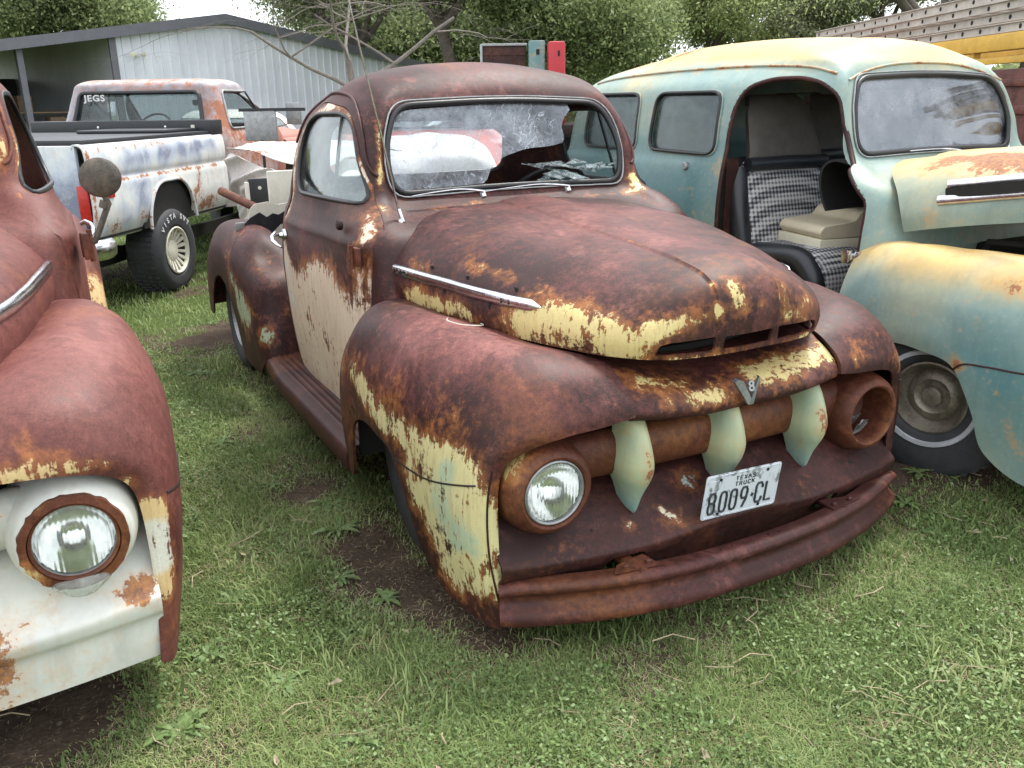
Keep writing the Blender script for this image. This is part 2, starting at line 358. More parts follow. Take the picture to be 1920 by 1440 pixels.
def wornmix(name, cols, thr, scale=(3, 8), rough=.45, rustc=(.16, .055, .03), rustamt=.35, seed=0, stretch=None, rust2=(.33, .13, .05)):
    """old paint fading between several colours, driven by 'tone', with rust where 'paint' is low"""
    k = NT(name); L = (seed*2.3, seed, seed*5.1)
    n1 = k.noise(scale[0], 6, .55, .6, loc=L); n2 = k.noise(scale[1], 10, .7, .2, loc=L); n3 = k.noise(45, 6, .7, loc=L); st = k.noise(1, 6, .65, stretch=(22, 22, 3), loc=L)
    t = k.math('ADD', k.attr('tone'), k.math('ADD', k.lin(n1, .5, -.25), k.lin(n3, .12, -.06)))
    c = k.ramp(t, [(p, q) for p, q in zip(thr, cols)])
    c = k.mix(k.rng(st, .45, .8, 0, .25), c, tuple(x*.5 for x in cols[0]))
    c = k.mix(k.rng(n3, .5, .75, 0, .10), c, (.8, .78, .68))
    c = k.mix(k.rng(n2, .35, .62, .22, 0), c, tuple(x*.55 for x in cols[1]))
    e = k.math('ADD', k.attr('rust'), k.math('ADD', k.lin(n2, 1.7, -.85), k.math('ADD', k.lin(n3, .9, -.45), k.lin(st, .6, -.3))))
    rm = k.rng(e, .5, .58, 0, 1); hm = k.rng(e, .12, .5, 0, .55)
    rc = k.mix(k.rng(n3, .35, .65), rustc, rust2)
    c = k.mix(hm, c, k.mix(.5, rust2, cols[-1])); c = k.mix(k.math('MULTIPLY', rm, k.lin(n3, .3, .8)), c, rc)
    return k.bsdf(Base_Color=c, Roughness=k.fmix(rm, k.lin(n3, .25, rough-.1), .75), Specular_IOR_Level=.5, Normal=k.bump(k.math('ADD', n3, rm), .25, .0012))
m_main = rusty('rust_with_yellow_green_paint', seed=1)
m_door = rusty('cream_paint_over_rust', pa=(.74, .61, .46), pb=(.70, .74, .70), orange=(.34, .13, .05), seed=2, amp=(.8, .75, .45), soft=.09, halo=1.0)
m_fend = rusty('rust_with_pale_green_paint', pa=(.62, .56, .29), pb=(.40, .50, .35), seed=3)
m_left = rusty('dusty_maroon_primer', rust=((.080, .024, .020), (.165, .056, .046), (.27, .112, .096)), pa=(.68, .50, .25), pb=(.7, .7, .62), orange=(.42, .15, .045), seed=4, mottle=1.4, amp=(.8, .5, .4))
m_white = wornmix('white_paint_with_rust_blooms', [(.40, .42, .38), (.66, .67, .62), (.74, .71, .58)], [.30, .48, .75], scale=(4, 10), seed=5, rust2=(.45, .20, .07))
m_panel = wornmix('teal_paint_fading_to_yellow', [(.10, .215, .23), (.235, .325, .29), (.40, .39, .25), (.66, .42, .13)], [.05, .36, .58, .88], seed=6, rust2=(.38, .16, .06))
m_bare = rusty('dark_rust', rust=((.024, .008, .007), (.075, .024, .020), (.17, .062, .050)), seed=7, pa=(.62, .55, .40), pb=(.3, .42, .42), orange=(.25, .09, .03))
m_bar = rusty('warm_brown_rust', rust=((.065, .019, .010), (.15, .046, .024), (.28, .095, .048)), seed=8, orange=(.42, .17, .05), pa=(.5, .38, .16))
m_bump = rusty('bumper_rust', rust=((.042, .013, .011), (.115, .036, .031), (.23, .088, .074)), seed=9, mottle=5)
m_green = wornmix('grille_tooth_green_paint', [(.20, .33, .33), (.34, .42, .29), (.52, .50, .26)], [.15, .5, .8], seed=3)
m_pick = wornmix('white_blue_paint_worn', [(.20, .23, .32), (.50, .56, .64), (.72, .74, .70)], [.30, .42, .55], scale=(3.5, 9), seed=11, rustc=(.19, .07, .03))
m_pick2 = wornmix('blue_red_worn_roof', [(.07, .07, .09), (.34, .34, .37), (.52, .49, .47), (.36, .14, .10)], [.25, .42, .55, .72], scale=(5, 9), seed=12, rustc=(.25, .08, .05))
m_redw = wornmix('red_and_white_worn_paint', [(.45, .09, .06), (.70, .68, .62), (.78, .76, .7)], [.3, .5, .8], seed=14)
m_creamy = plain('pale_cream_paint', (.62, .60, .50), .45, var=.12)
m_chrome = plain('pitted_chrome', (.62, .63, .65), .22, 1.0, .2, 40, .1)
m_dullmetal = plain('dull_grey_metal', (.30, .31, .31), .45, .7, .3, 18, .2)
m_black = plain('black_rubber', (.018, .018, .020), .55, 0, .3, 20, .2)
m_rubber = plain('weathered_tyre_rubber', (.035, .036, .040), .7, 0, .3, 16, .3)
m_seal = plain('old_black_seal', (.012, .012, .013), .4, 0, .3, 30, .2)
m_dark = plain('dark_interior', (.012, .011, .010), .85, 0, .3, 6, .1)
m_inner = plain('dark_brown_interior_metal', (.05, .028, .022), .75, 0, .4, 6, .2)
m_glass = glass('dusty_glass', dirt=.08, dcol=(.3, .31, .3), refl=.5)
m_crack = glass('cracked_windshield_glass', tint=(.84, .87, .9), dirt=.42, dcol=(.62, .66, .72), crack=True)
m_shard = glass('broken_glass_pieces', tint=(.8, .85, .85), dirt=.5, dcol=(.7, .75, .75), scale=30)
# ------------------------------------------------------------------ forms shared by the three round-nosed trucks (x across, y back, z up)
HOOD = [
 [(0,1.25,1.205),(.12,1.246,1.194),(.30,1.235,1.185),(.46,1.20,1.165),(.60,1.12,1.12),(.69,1.02,1.03),(.72,.98,.94),(.70,.98,.86)],
 [(0,.82,1.185),(.12,.82,1.175),(.28,.81,1.168),(.44,.80,1.152),(.57,.78,1.105),(.65,.77,1.03),(.68,.76,.95),(.672,.76,.872)],
 [(0,.455,1.157),(.12,.455,1.147),(.25,.45,1.141),(.39,.44,1.12),(.51,.43,1.072),(.59,.42,1.01),(.62,.42,.94),(.615,.42,.872)],
 [(0,.2,1.142),(.12,.2,1.133),(.23,.195,1.122),(.34,.19,1.094),(.445,.185,1.045),(.525,.18,.985),(.553,.18,.92),(.55,.18,.863)],
 [(0,.035,1.125),(.12,.04,1.117),(.215,.035,1.098),(.31,.03,1.06),(.395,.025,1.01),(.46,.02,.955),(.482,.02,.905),(.48,.03,.855)],
 [(0,-.095,1.094),(.12,-.09,1.088),(.20,-.085,1.065),(.28,-.08,1.03),(.35,-.07,.985),(.405,-.06,.94),(.425,-.05,.895),(.42,-.04,.85)],
 [(0,-.152,1.045),(.12,-.143,1.043),(.18,-.14,1.025),(.25,-.13,.99),(.315,-.12,.955),(.36,-.11,.92),(.378,-.10,.885),(.375,-.09,.848)],
 [(0,-.172,.97),(.12,-.160,.968),(.17,-.155,.955),(.23,-.15,.935),(.285,-.14,.915),(.325,-.13,.89),(.34,-.12,.87),(.335,-.115,.846)],
 [(0,-.165,.842),(.10,-.16,.842),(.15,-.157,.842),(.2,-.152,.843),(.245,-.145,.843),(.28,-.138,.844),(.30,-.13,.845),(.31,-.125,.846)]]
FENDER = [
 [(.66,1.10,.86),(.74,1.10,.85),(.82,1.08,.80),(.89,1.06,.70),(.925,1.05,.58),(.935,1.03,.44),(.935,1.0,.26)],
 [(.65,.92,.865),(.73,.92,.885),(.82,.92,.87),(.895,.92,.79),(.935,.93,.67),(.948,.94,.48),(.94,.90,.25)],
 [(.63,.80,.855),(.71,.80,.885),(.79,.81,.89),(.875,.82,.84),(.93,.84,.72),(.95,.86,.58),(.945,.87,.44)],
 [(.61,.66,.85),(.69,.67,.885),(.77,.68,.90),(.865,.69,.86),(.93,.70,.75),(.95,.72,.62),(.948,.75,.515)],
 [(.58,.52,.845),(.67,.53,.885),(.76,.54,.90),(.86,.55,.86),(.93,.56,.75),(.955,.57,.62),(.95,.60,.52)],
 [(.54,.38,.84),(.64,.39,.88),(.74,.40,.90),(.85,.41,.86),(.93,.42,.74),(.955,.43,.60),(.95,.44,.485)],
 [(.50,.25,.835),(.61,.26,.875),(.72,.27,.895),(.84,.28,.85),(.925,.30,.72),(.948,.33,.52),(.935,.345,.33)],
 [(.46,.13,.835),(.58,.13,.87),(.70,.14,.885),(.82,.15,.84),(.91,.16,.70),(.935,.20,.47),(.905,.29,.17)],
 [(.43,.02,.835),(.55,.02,.86),(.67,.02,.865),(.79,.03,.82),(.885,.05,.68),(.915,.06,.45),(.88,.15,.09)],
 [(.425,-.08,.80),(.53,-.09,.805),(.65,-.09,.80),(.77,-.07,.75),(.86,-.04,.64),(.885,-.03,.42),(.855,.03,.075)],
 [(.42,-.150,.745),(.525,-.145,.73),(.645,-.135,.715),(.76,-.105,.68),(.835,-.065,.60),(.848,-.058,.40),(.828,-.07,.08)],
 [(.42,-.158,.712),(.52,-.147,.70),(.64,-.135,.69),(.745,-.10,.66),(.812,-.06,.59),(.83,-.055,.40),(.812,-.075,.09)]]
CABR = [
 [(0,.95,.28),(.40,.95,.28),(.66,.96,.28),(.745,1.0,.28),(.785,1.09,.28),(.795,1.6,.28),(.79,2.08,.28),(.76,2.30,.28),(.60,2.42,.28),(0,2.44,.28)],
 [(0,.95,.60),(.40,.95,.60),(.67,.96,.60),(.755,1.0,.60),(.797,1.09,.60),(.825,1.6,.60),(.83,2.10,.60),(.79,2.33,.60),(.62,2.44,.60),(0,2.46,.60)],
 [(0,.95,.95),(.40,.96,.95),(.66,.98,.95),(.745,1.02,.95),(.788,1.09,.95),(.828,1.6,.95),(.835,2.12,.95),(.795,2.34,.95),(.62,2.44,.95),(0,2.46,.95)],
 [(0,1.10,1.12),(.38,1.08,1.12),(.61,1.06,1.11),(.71,1.06,1.10),(.766,1.11,1.10),(.805,1.6,1.09),(.81,2.12,1.09),(.775,2.33,1.09),(.61,2.43,1.09),(0,2.45,1.09)],
 [(0,1.285,1.195),(.36,1.27,1.19),(.58,1.235,1.175),(.655,1.19,1.175),(.712,1.195,1.175),(.775,1.65,1.17),(.778,2.12,1.17),(.745,2.32,1.17),(.60,2.42,1.17),(0,2.44,1.17)],
 [(0,1.325,1.226),(.35,1.328,1.224),(.565,1.325,1.225),(.62,1.30,1.225),(.668,1.31,1.225),(.765,1.68,1.235),(.765,2.12,1.235),(.735,2.31,1.235),(.59,2.41,1.235),(0,2.43,1.235)],
 [(0,1.375,1.41),(.34,1.38,1.41),(.58,1.385,1.41),(.608,1.375,1.41),(.636,1.385,1.41),(.712,1.66,1.41),(.725,2.12,1.41),(.69,2.30,1.41),(.55,2.39,1.41),(0,2.41,1.41)],
 [(0,1.425,1.565),(.33,1.43,1.563),(.515,1.44,1.558),(.562,1.43,1.555),(.595,1.445,1.555),(.665,1.72,1.56),(.67,2.08,1.555),(.625,2.25,1.55),(.48,2.35,1.55),(0,2.38,1.55)],
 [(0,1.46,1.65),(.31,1.475,1.645),(.475,1.49,1.64),(.515,1.49,1.637),(.552,1.505,1.635),(.61,1.78,1.64),(.60,2.0,1.635),(.55,2.14,1.63),(.42,2.27,1.63),(0,2.31,1.63)],
 [(0,1.53,1.715),(.27,1.55,1.71),(.41,1.575,1.705),(.475,1.60,1.70),(.515,1.635,1.70),(.535,1.80,1.705),(.50,1.96,1.70),(.45,2.07,1.695),(.34,2.17,1.695),(0,2.2,1.695)],
 [(0,1.65,1.762),(.16,1.67,1.76),(.23,1.69,1.757),(.27,1.72,1.755),(.29,1.76,1.755),(.30,1.83,1.757),(.29,1.9,1.755),(.26,1.97,1.752),(.18,2.02,1.75),(0,2.04,1.748)],
 [(0,1.80,1.776),(.01,1.80,1.776),(.02,1.81,1.776),(.03,1.82,1.776),(.03,1.83,1.776),(.03,1.84,1.776),(.03,1.85,1.776),(.02,1.86,1.776),(.01,1.87,1.776),(0,1.87,1.776)]]
def panel_rows():
    rows = []
    ys = {4: None}
    for i, r in enumerate(CABR):
        r = [list(p) for p in r]; z = r[5][2]
        yb = [3.86, 3.9, 3.9, 3.88, 3.87, 3.86, 3.82, 3.76, 3.66, 3.46, 3.0, 2.6][i]
        xs = [.80, .84, .845, .83, .815, .805, .785, .745, .64, .50, .30, .03][i]
        y4 = r[4][1]; yr = yb-.35 if i < 9 else yb-.5
        ang = [(min(r[4][0], xs), y4)]
        yy = [y4+(yr-y4)*t for t in (.33, .66, 1)]
        zz = [z, z+(.012 if i > 7 else 0), z]
        new = r[:5]+[[max(r[5][0], xs) if i < 9 else xs, yy[0], z+(.02 if i > 8 else 0)], [xs, yy[1], z+(.03 if i > 8 else 0)], [xs*.98, yr, z], [xs*.78, yb-.08, z], [0, yb, z]]
        if i == 10: new = [[0,1.65,1.775],[.16,1.67,1.772],[.23,1.69,1.77],[.27,1.74,1.768],[.29,1.85,1.775],[.30,2.2,1.80],[.30,2.7,1.80],[.28,3.1,1.775],[.18,3.22,1.765],[0,3.26,1.765]]
        if i == 11: new = [[0,1.85,1.80],[.02,1.87,1.80],[.03,1.9,1.80],[.04,1.95,1.805],[.04,2.0,1.81],[.04,2.3,1.822],[.04,2.6,1.82],[.03,2.8,1.81],[.02,2.85,1.808],[0,2.9,1.808]]
        rows.append(new)
    return rows
WS = [(-.560, 1.236), (0, 1.252), (.560, 1.236), (.582, 1.40), (.510, 1.585), (0, 1.608), (-.510, 1.585), (-.582, 1.40)]
WSR = [.075, .3, .075, .25, .085, .3, .085, .25]
DOOR = [(1.075, .33), (1.065, 1.0), (1.08, 1.12), (1.225, 1.195), (1.345, 1.27), (1.41, 1.36), (1.465, 1.45), (1.54, 1.53), (1.65, 1.585), (1.95, 1.612), (2.13, 1.57), (2.215, 1.44), (2.22, 1.2), (2.20, 1.0), (2.17, .33)]
OPEN3 = [(1.085, .33), (1.085, 1.06), (1.19, 1.15), (1.31, 1.235), (1.35, 1.32), (1.39, 1.42), (1.435, 1.51), (1.54, 1.575), (1.66, 1.603), (1.84, 1.602), (1.95, 1.565), (2.0, 1.47), (2.01, 1.33), (2.0, .95), (1.99, .33)]
OPENR = [.01, .04, .04, .05, .04, .04, .05, .05, .06, .06, .06, .06, .08, .1, .02]
DOORR = [.03, .1, .04, .05, .05, .04, .04, .05, .05, .08, .08, .1, .1, .06]
SWIN = [(1.325, 1.215), (2.04, 1.208), (2.12, 1.29), (2.14, 1.42), (2.10, 1.52), (1.98, 1.560), (1.70, 1.563), (1.60, 1.545), (1.53, 1.50), (1.475, 1.425), (1.41, 1.33)]
SWR = [.03, .07, .07, .07, .06, .06, .05, .05, .04, .04, .05]

def mirror_half(rows):
    g = np.array(rows, float); left = g[:, ::-1].copy(); left[..., 0] *= -1
    return np.concatenate([left[:, :-1], g], 1)
def curve_on(bv, pts, axis, start, d, lift): return project(bv, pts, axis, start, d, lift)

def make_wheel(parent, c, side, r=.345, w=.20, rim=.22, rot=0, white=False, hub='rusty', matr=None, letters=None, rimmat=None):
    """wheel centred at c; side = outward x sign; > tyre, rim"""
    t = bpy.data.objects.new('wheel', None); COL.objects.link(t); t.parent = parent; t.location = c; t.rotation_euler = (0, 0, rot); t.empty_display_size = .1
    s = side; h = w/2
    prof = [(-h*.8, rim), (-h*.95, rim+.02), (-h, (r+rim)/2), (-h*.92, r-.03), (-h*.7, r-.004), (0, r), (h*.7, r-.004), (h*.92, r-.03), (h, (r+rim)/2), (h*.95, rim+.02), (h*.8, rim), (h*.4, rim-.01), (-h*.4, rim-.01), (-h*.8, rim)]
    ty = MB().lathe(prof, 56, (0, 0, 0), (s, 0, 0))
    for k in range(48):
        a = 2*math.pi*k/48
        for q in (-.55, -.2, .2, .55):
            m = Matrix.Rotation(a+(.03 if q > 0 else 0), 3, 'X')
            b = np.array([(h*q-h*.14, -.010, r-.004), (h*q+h*.14, -.010, r-.004), (h*q+h*.14, .010, r-.004), (h*q-h*.14, .010, r-.004), (h*q-h*.14, -.008, r+.006), (h*q+h*.14, -.008, r+.006), (h*q+h*.14, .008, r+.006), (h*q-h*.14, .008, r+.006)])
            ty.add([tuple(m @ Vector(p)) for p in b], [(4, 5, 6, 7), (0, 1, 5, 4), (1, 2, 6, 5), (2, 3, 7, 6), (3, 0, 4, 7)])
    tyre = ty.build('tyre', m_rubber, t, 40)
    if white:
        lathe('whitewall', [(h*.94, rim+.032), (h+.005, rim+.036), (h+.006, rim+.052), (h*.95, rim+.056)], 56, (0, 0, 0), (s, 0, 0), m_creamy2, tyre)
    rm = rimmat or m_dullmetal
    p2 = [(h*.82, rim), (h*.86, rim-.008), (h*.6, rim-.02), (h*.35, rim-.03), (h*.2, rim*.72), (h*.42, rim*.62), (h*.5, rim*.48), (h*.38, rim*.38), (h*.35, rim*.3), (h*.62, rim*.26), (h*.70, rim*.12), (h*.70, .001)]
    rimo = lathe('rim', p2, 48, (0, 0, 0), (s, 0, 0), rm, t)
    return t, tyre, rimo

def ford_front_fender(root, s, mat, blobs, base=0, holes=None):
    g = grid(FENDER, 90, 56); n_ = gnormals(g); g = g+n_*(.0025*np.sin(g[..., 1:2]*14+s)*np.sin(g[..., 2:3]*12+1)+.0012*np.sin(g[..., 1:2]*31+g[..., 2:3]*19)); g[..., 0] *= s
    o = shell('front_fender', g, .012, mat, root, flip=(s > 0), ang=50); paint(o, blobs, base)
    return o
def ford_hood(root, mat, blobs, base=0, slots=True, rz=None):
    H = np.array(HOOD, float); wy = np.clip((.55-H[..., 1])/.5, 0, 1); H[..., 0] *= 1-.02*wy; H[..., 2] += .015*wy*np.clip((1.02-H[..., 2])/.1, 0, 1)
    g = grid(mirror_half(H), 110, 150)
    # raised creases either side of the centre band
    x = g[..., 0]; n = gnormals(g)
    c = np.exp(-((np.abs(x)-.118)/.004)**2)*.006*(g[..., 2] > .90)
    c += .005/(1+np.exp(np.clip((np.abs(x)-.118)/.002, -40, 40)))*(g[..., 2] > .90)
    c += .0022*np.sin(g[..., 1]*11+1)*np.sin(g[..., 0]*13+.7)+.0012*np.sin(g[..., 1]*27)*np.cos(g[..., 0]*23+2)
    g = g-n*(-c[..., None]) if n[40, 38, 2] > 0 else g+n*(-c[..., None])
    o = shell('hood', g, .010, mat, root, flip=(n[40, 38, 2] < 0), ang=40)
    if slots:
        cs = []
        for ol in ([(-.098, .872), (.098, .872), (.098, .915), (-.098, .915)], [(.128, .872), (.325, .876), (.315, .905), (.285, .912), (.128, .916)], [(-.128, .872), (-.325, .876), (-.315, .905), (-.285, .912), (-.128, .916)]):
            cs.append(prism(fillet(ol, .008), 'y', -.4, .02, ang=0))
        boolean(o, cs, ang=40)
    paint(o, blobs, base); return o
def ford_lamp(root, s, mat, lens='clear', blobs=(), tone=None, name='headlight', ringmat=None):
    c = (.664*s, 0, .507)
    h = lathe('headlight', [(.10, .158), (.02, .157), (-.03, .153), (-.075, .145), (-.105, .134), (-.120, .122), (-.124, .112), (-.121, .105), (-.112, .101), (-.09, .098), (-.05, .096), (.0, .09), (.03, .05), (.03, .001)], 64, c, (0, 1, 0), mat, root)
    paint(h, blobs)
    if lens:
        lathe('bezel', [(-.108, .102), (-.118, .101), (-.121, .097), (-.118, .092), (-.105, .091)], 56, c, (0, 1, 0), ringmat or m_dullmetal, h)
        prof = [(-.112-.012*math.cos(t)**1.0+.004, .092*math.sin(t)) for t in np.linspace(math.pi/2, .01, 12)]
        lathe('lens', prof, 56, c, (0, 1, 0), m_lens, h)
        lathe('reflector', [(-.100, .090), (-.07, .075), (-.04, .05), (-.02, .02), (-.018, .001)], 40, c, (0, 1, 0), m_reflect, h)
    return h
def ford_apron(root, mat, blobs, base=0, slots=True):
    ctrl = []
    xs = [0, .10, .20, .33, .5, .66, .78, .835]
    for k, (y, z) in enumerate([(.08, .475), (.0, .44), (-.06, .395), (-.125, .345), (-.165, .312), (-.182, .295), (-.176, .268), (-.160, .225), (-.150, .16), (-.14, .10)]):
        row = []
        for x in xs:
            d = .075*(x/.835)**2.4; mid = 1/(1+math.exp((x-.20)/.025))
            zz = z; yy = y+d
            if 3 <= k <= 6: zz = z+.022*mid-.012*(1-mid); yy = yy-.014*mid
            if 2 <= k <= 5: zz += .012*(x/.835)**3
            if k >= 7: yy += .006*(1-mid)
            row.append((x, yy, zz))
        ctrl.append(row)
    g = grid(mirror_half(ctrl), 60, 90)
    n = gnormals(g); o = shell('apron', g, .010, mat, root, flip=(n[10, 45, 2] < 0), ang=40)
    cs = [prism(fillet([(s*.36, .20), (s*.50, .20), (s*.49, .262), (s*.36, .262)], .02), 'y', -.4, .1, ang=0) for s in (1, -1)]
    if slots: boolean(o, cs, ang=40)
    else: [bpy.data.objects.remove(c) for c in cs]
    paint(o, blobs, base); return o
def ford_lip(root, mat, blobs, base=0):
    rows = []
    for k, (y0, z0, y1, z1) in enumerate([(.08, .80, .10, .85), (.03, .785, .0, .835), (-.06, .768, -.07, .802), (-.125, .745, -.12, .77), (-.158, .715, -.150, .742), (-.166, .690, -.158, .712), (-.158, .672, -.15, .698), (-.10, .668, -.10, .69)]):
        row = []
        for x in (0, .1, .2, .3, .42):
            t = (x/.42)**1.6; bul = -.022*math.sin(math.pi*min(x/.42, 1))*(1 if k > 2 else 0)
            row.append((x, y0*(1-t)+y1*t+bul*.8, z0*(1-t)+z1*t))
        rows.append(row)
    g = grid(mirror_half(rows), 36, 50); g[..., 0] *= .9965
    n = gnormals(g); o = shell('upper_grille_panel', g, .010, mat, root, flip=(n[6, 25, 2] < 0), ang=50); paint(o, blobs, base); return o
def ford_bar(root, mat, blobs=(), teethmat=None, tblobs=None):
    th = np.linspace(0, 2*math.pi, 33)[:-1]; v = []; f = []; nx = 40
    for i in range(nx+1):
        x = -.575+1.15*i/nx; y = -.028+.02*(x/.575)**2
        for t in th: v.append((x, y-.062*math.cos(t)*(1-.12*math.cos(t)), .553+.075*math.sin(t)))
    m = len(th)
    for i in range(nx):
        for k in range(m): f.append((i*m+k, i*m+(k+1) % m, (i+1)*m+(k+1) % m, (i+1)*m+k))
    bar = MB().add(v, f).build('grille_bar', mat, root); paint(bar, blobs)
    for xc in (-.365, 0, .365):
        hs_ = [(.690, .046, .02, -.075), (.665, .049, .048, -.08), (.62, .053, .072, -.085), (.575, .062, .090, -.083), (.53, .067, .097, -.083), (.49, .058, .088, -.082), (.455, .042, .068, -.082), (.425, .031, .050, -.083), (.395, .022, .036, -.085), (.37, .012, .022, -.087), (.362, .003, .01, -.088)]
        ctrl = []
        for z, w, d, yb in hs_:
            w *= .86; d *= .93
            ctrl.append([(xc+w*math.sin(a), yb+.05-(d+.05)*math.cos(a)**.8 if math.cos(a) > 0 else yb+.05, z) for a in np.linspace(-math.pi/2, math.pi/2, 9)])
        g = grid(ctrl, 40, 26); n = gnormals(g)
        o = shell('tooth', g, .006, teethmat, bar, flip=(n[15, 13, 1] > 0), ang=60)
        paint(o, [], .5 if tblobs is None else tblobs, 'tone'); paint(o, [((xc, -.18, .56), .07, .22)], .0, 'rust')
    return bar
def ford_bumper(root, mat, blobs=()):
    prof = [(.055, .244), (.03, .248), (.008, .250), (-.004, .246), (-.013, .236), (-.012, .222), (.002, .209), (.013, .196), (.013, .178), (.002, .163), (-.012, .150), (-.018, .130), (-.013, .113), (.0, .103), (.012, .098), (.022, .098)]
    xs = np.linspace(-.845, .845, 81); v = []; rows = []
    for x in xs:
        y = -.287+.185*abs(x/.845)**2.3; dy = .185*2.3*abs(x/.845)**1.3/.845*np.sign(x)
        nn = np.array([dy, -1, 0.]); nn /= np.linalg.norm(nn)
        end = max(0, (abs(x)-.79)/.055); sag = .012*end
        rows.append([(x-nn[0]*p*1.0, y-nn[1]*p, .0+(z-.174)*(1-.12*end**2)+.174+.01*math.sin(x*3)*.3-sag*.2) for p, z in prof])
    g = np.array(rows); g = crm(g.transpose(1, 0, 2), 48).transpose(1, 0, 2)
    rs_ = np.random.RandomState(3)
    n = gnormals(g); o = shell('bumper', g, .007, mat, root, flip=(n[40, 30, 1] > 0), ang=40)
    cs = []
    for x in (-.14, -.095, .06, .105): cs.append(prism(fillet([(x-.005, -.262), (x+.005, -.262), (x+.005, -.252), (x-.005, -.252)], .004, 4), 'z', .20, .28, ang=0))
    boolean(o, cs, ang=40); paint(o, blobs)
    for s in (-1, 1):
        bk = MB(); bk.add(*tube_vf([(s*.425, .25, .225), (s*.425, -.10, .232), (s*.425, -.19, .240), (s*.425, -.245, .248)], [.026, .026, .020, .012], 10, flat=.8))
        bk.prism([(s*.37, -.245), (s*.52, -.225), (s*.49, -.19), (s*.38, -.17)], 'z', .2505, .2575)
        bk.build('bumper_bracket', mat, o)
        for q, yy in ((.395, -.222), (.475, -.218)):
            lathe('bolt', [(0, .011), (.008, .011), (.012, .007), (.013, .001)], 6, (s*q, yy, .2575), (0, 0, 1), mat, o)
    return o
def door_parts(root, cab, bv, s, mat, blobs, base, dz=0, keepglass=True, glassmat=None):
    pass
def cut_windows(o, bv=None, both=True): pass

def ford_cab(root, mat, blobs, base=0, kind='pickup', doorblobs=(), doormat=None, doorbase=0, door_sides=(-1, 1), wsglass=None, attr='paint', wingaps=()):
    rows = CABR if kind == 'pickup' else panel_rows()
    g = ring_grid([[tuple(p) for p in r] for r in rows], 96, 200 if kind == 'pickup' else 260)
    o = shell_ring('cab' if kind == 'pickup' else 'body', g, .016, mat, root, ang=40)
    bv = bvh_of(o)
    dol = fillet(DOOR, DOORR); cs = []
    doors = []
    for s in door_sides:
        d = copy_obj(o, 'door', root)
        a = door_cutter(dol, s); boolean(d, [a], 'INTERSECT')
        cen = np.mean(dol, 0); small = cen+(dol-cen)*np.array([.990, .992])
        doors.append((s, d))
    both = [door_cutter(fillet(OPEN3, OPENR) if kind != 'pickup' and s < 0 else dol, s) for s in (-1, 1)]
    wsol = fillet(WS, WSR)
    cs = [prism(wsol, 'y', .9, 1.9, ang=0)]
    if kind == 'pickup':
        cs.append(prism(fillet([(-.52, 1.225), (.52, 1.225), (.50, 1.515), (-.50, 1.515)], .10), 'y', 2.2, 2.6, ang=0))
    else:
        for s in (-1, 1):
            for y0, y1 in ((2.08, 2.66), (2.80, 3.34)):
                cs.append(prism(fillet([(y0, 1.215), (y1, 1.225), (y1-.02, 1.535), (y0+.01, 1.535)], .07), 'x', s*.6, s*1.1, ang=0))
        cs.append(prism(fillet([(-.5, 1.2), (.5, 1.2), (.5, 1.48), (-.5, 1.48)], .08), 'y', 3.6, 4.2, ang=0))
    boolean(o, cs+both, ang=40); paint(o, blobs, base, attr)
    # windshield seal and glass
    rp = resamp(wsol, 120)
    path = project(bv, rp, 'y', .9, (0, 1, 0), .004)
    tube('windshield_seal', path, .013, m_seal, o, 8, True)
    tube('seal_trim', project(bv, resamp(wsol*1.0+np.sign(wsol-np.array([0, 1.42]))*np.array([.016, .016]), 120), 'y', .9, (0, 1, 0), .007), .004, m_dullmetal, o, 6, True)
    if kind == 'pickup':
        rw = resamp(fillet([(-.52, 1.225), (.52, 1.225), (.50, 1.515), (-.50, 1.515)], .10), 70)
        tube('rear_window_seal', project(bv, rw, 'y', 2.8, (0, -1, 0), .003), .012, m_seal, o, 8, True)
    outs = []
    for s, d in doors:
        hol = fillet(SWIN, SWR); boolean(d, [door_cutter(hol, s)], ang=40)
        sh = np.array([s*.004, 0, 0])
        for v in d.data.vertices: v.co.x += s*.005
        cen = np.mean(dol, 0)
        for v in d.data.vertices:
            v.co.y = 1.62+(v.co.y-1.62)*.9915; v.co.z = .97+(v.co.z-.97)*.9935
        # pressed belt line
        for v in d.data.vertices:
            y, z = v.co.y, v.co.z; zb = 1.085-.012*(y-1.6)
            v.co.x += s*(.007*math.exp(-((z-zb+.012)/.014)**2)-.010/(1+math.exp(-(z-zb-.004)/.006)))*(1 if z < 1.2 else max(0, 1-(z-1.2)/.12))
        paint(d, doorblobs, doorbase)
        p = project(bv, resamp(hol, 90), 'x', s*1.2, (-s, 0, 0), -.006)
        tube('window_seal', p, .011, m_seal, d, 8, True)
        outs.append((s, d, hol))
    return o, bv, outs, wsol
XIN = ([.2, 1.05, 1.12, 1.235, 1.41, 1.56, 1.62], [.70, .70, .70, .655, .626, .585, .545])
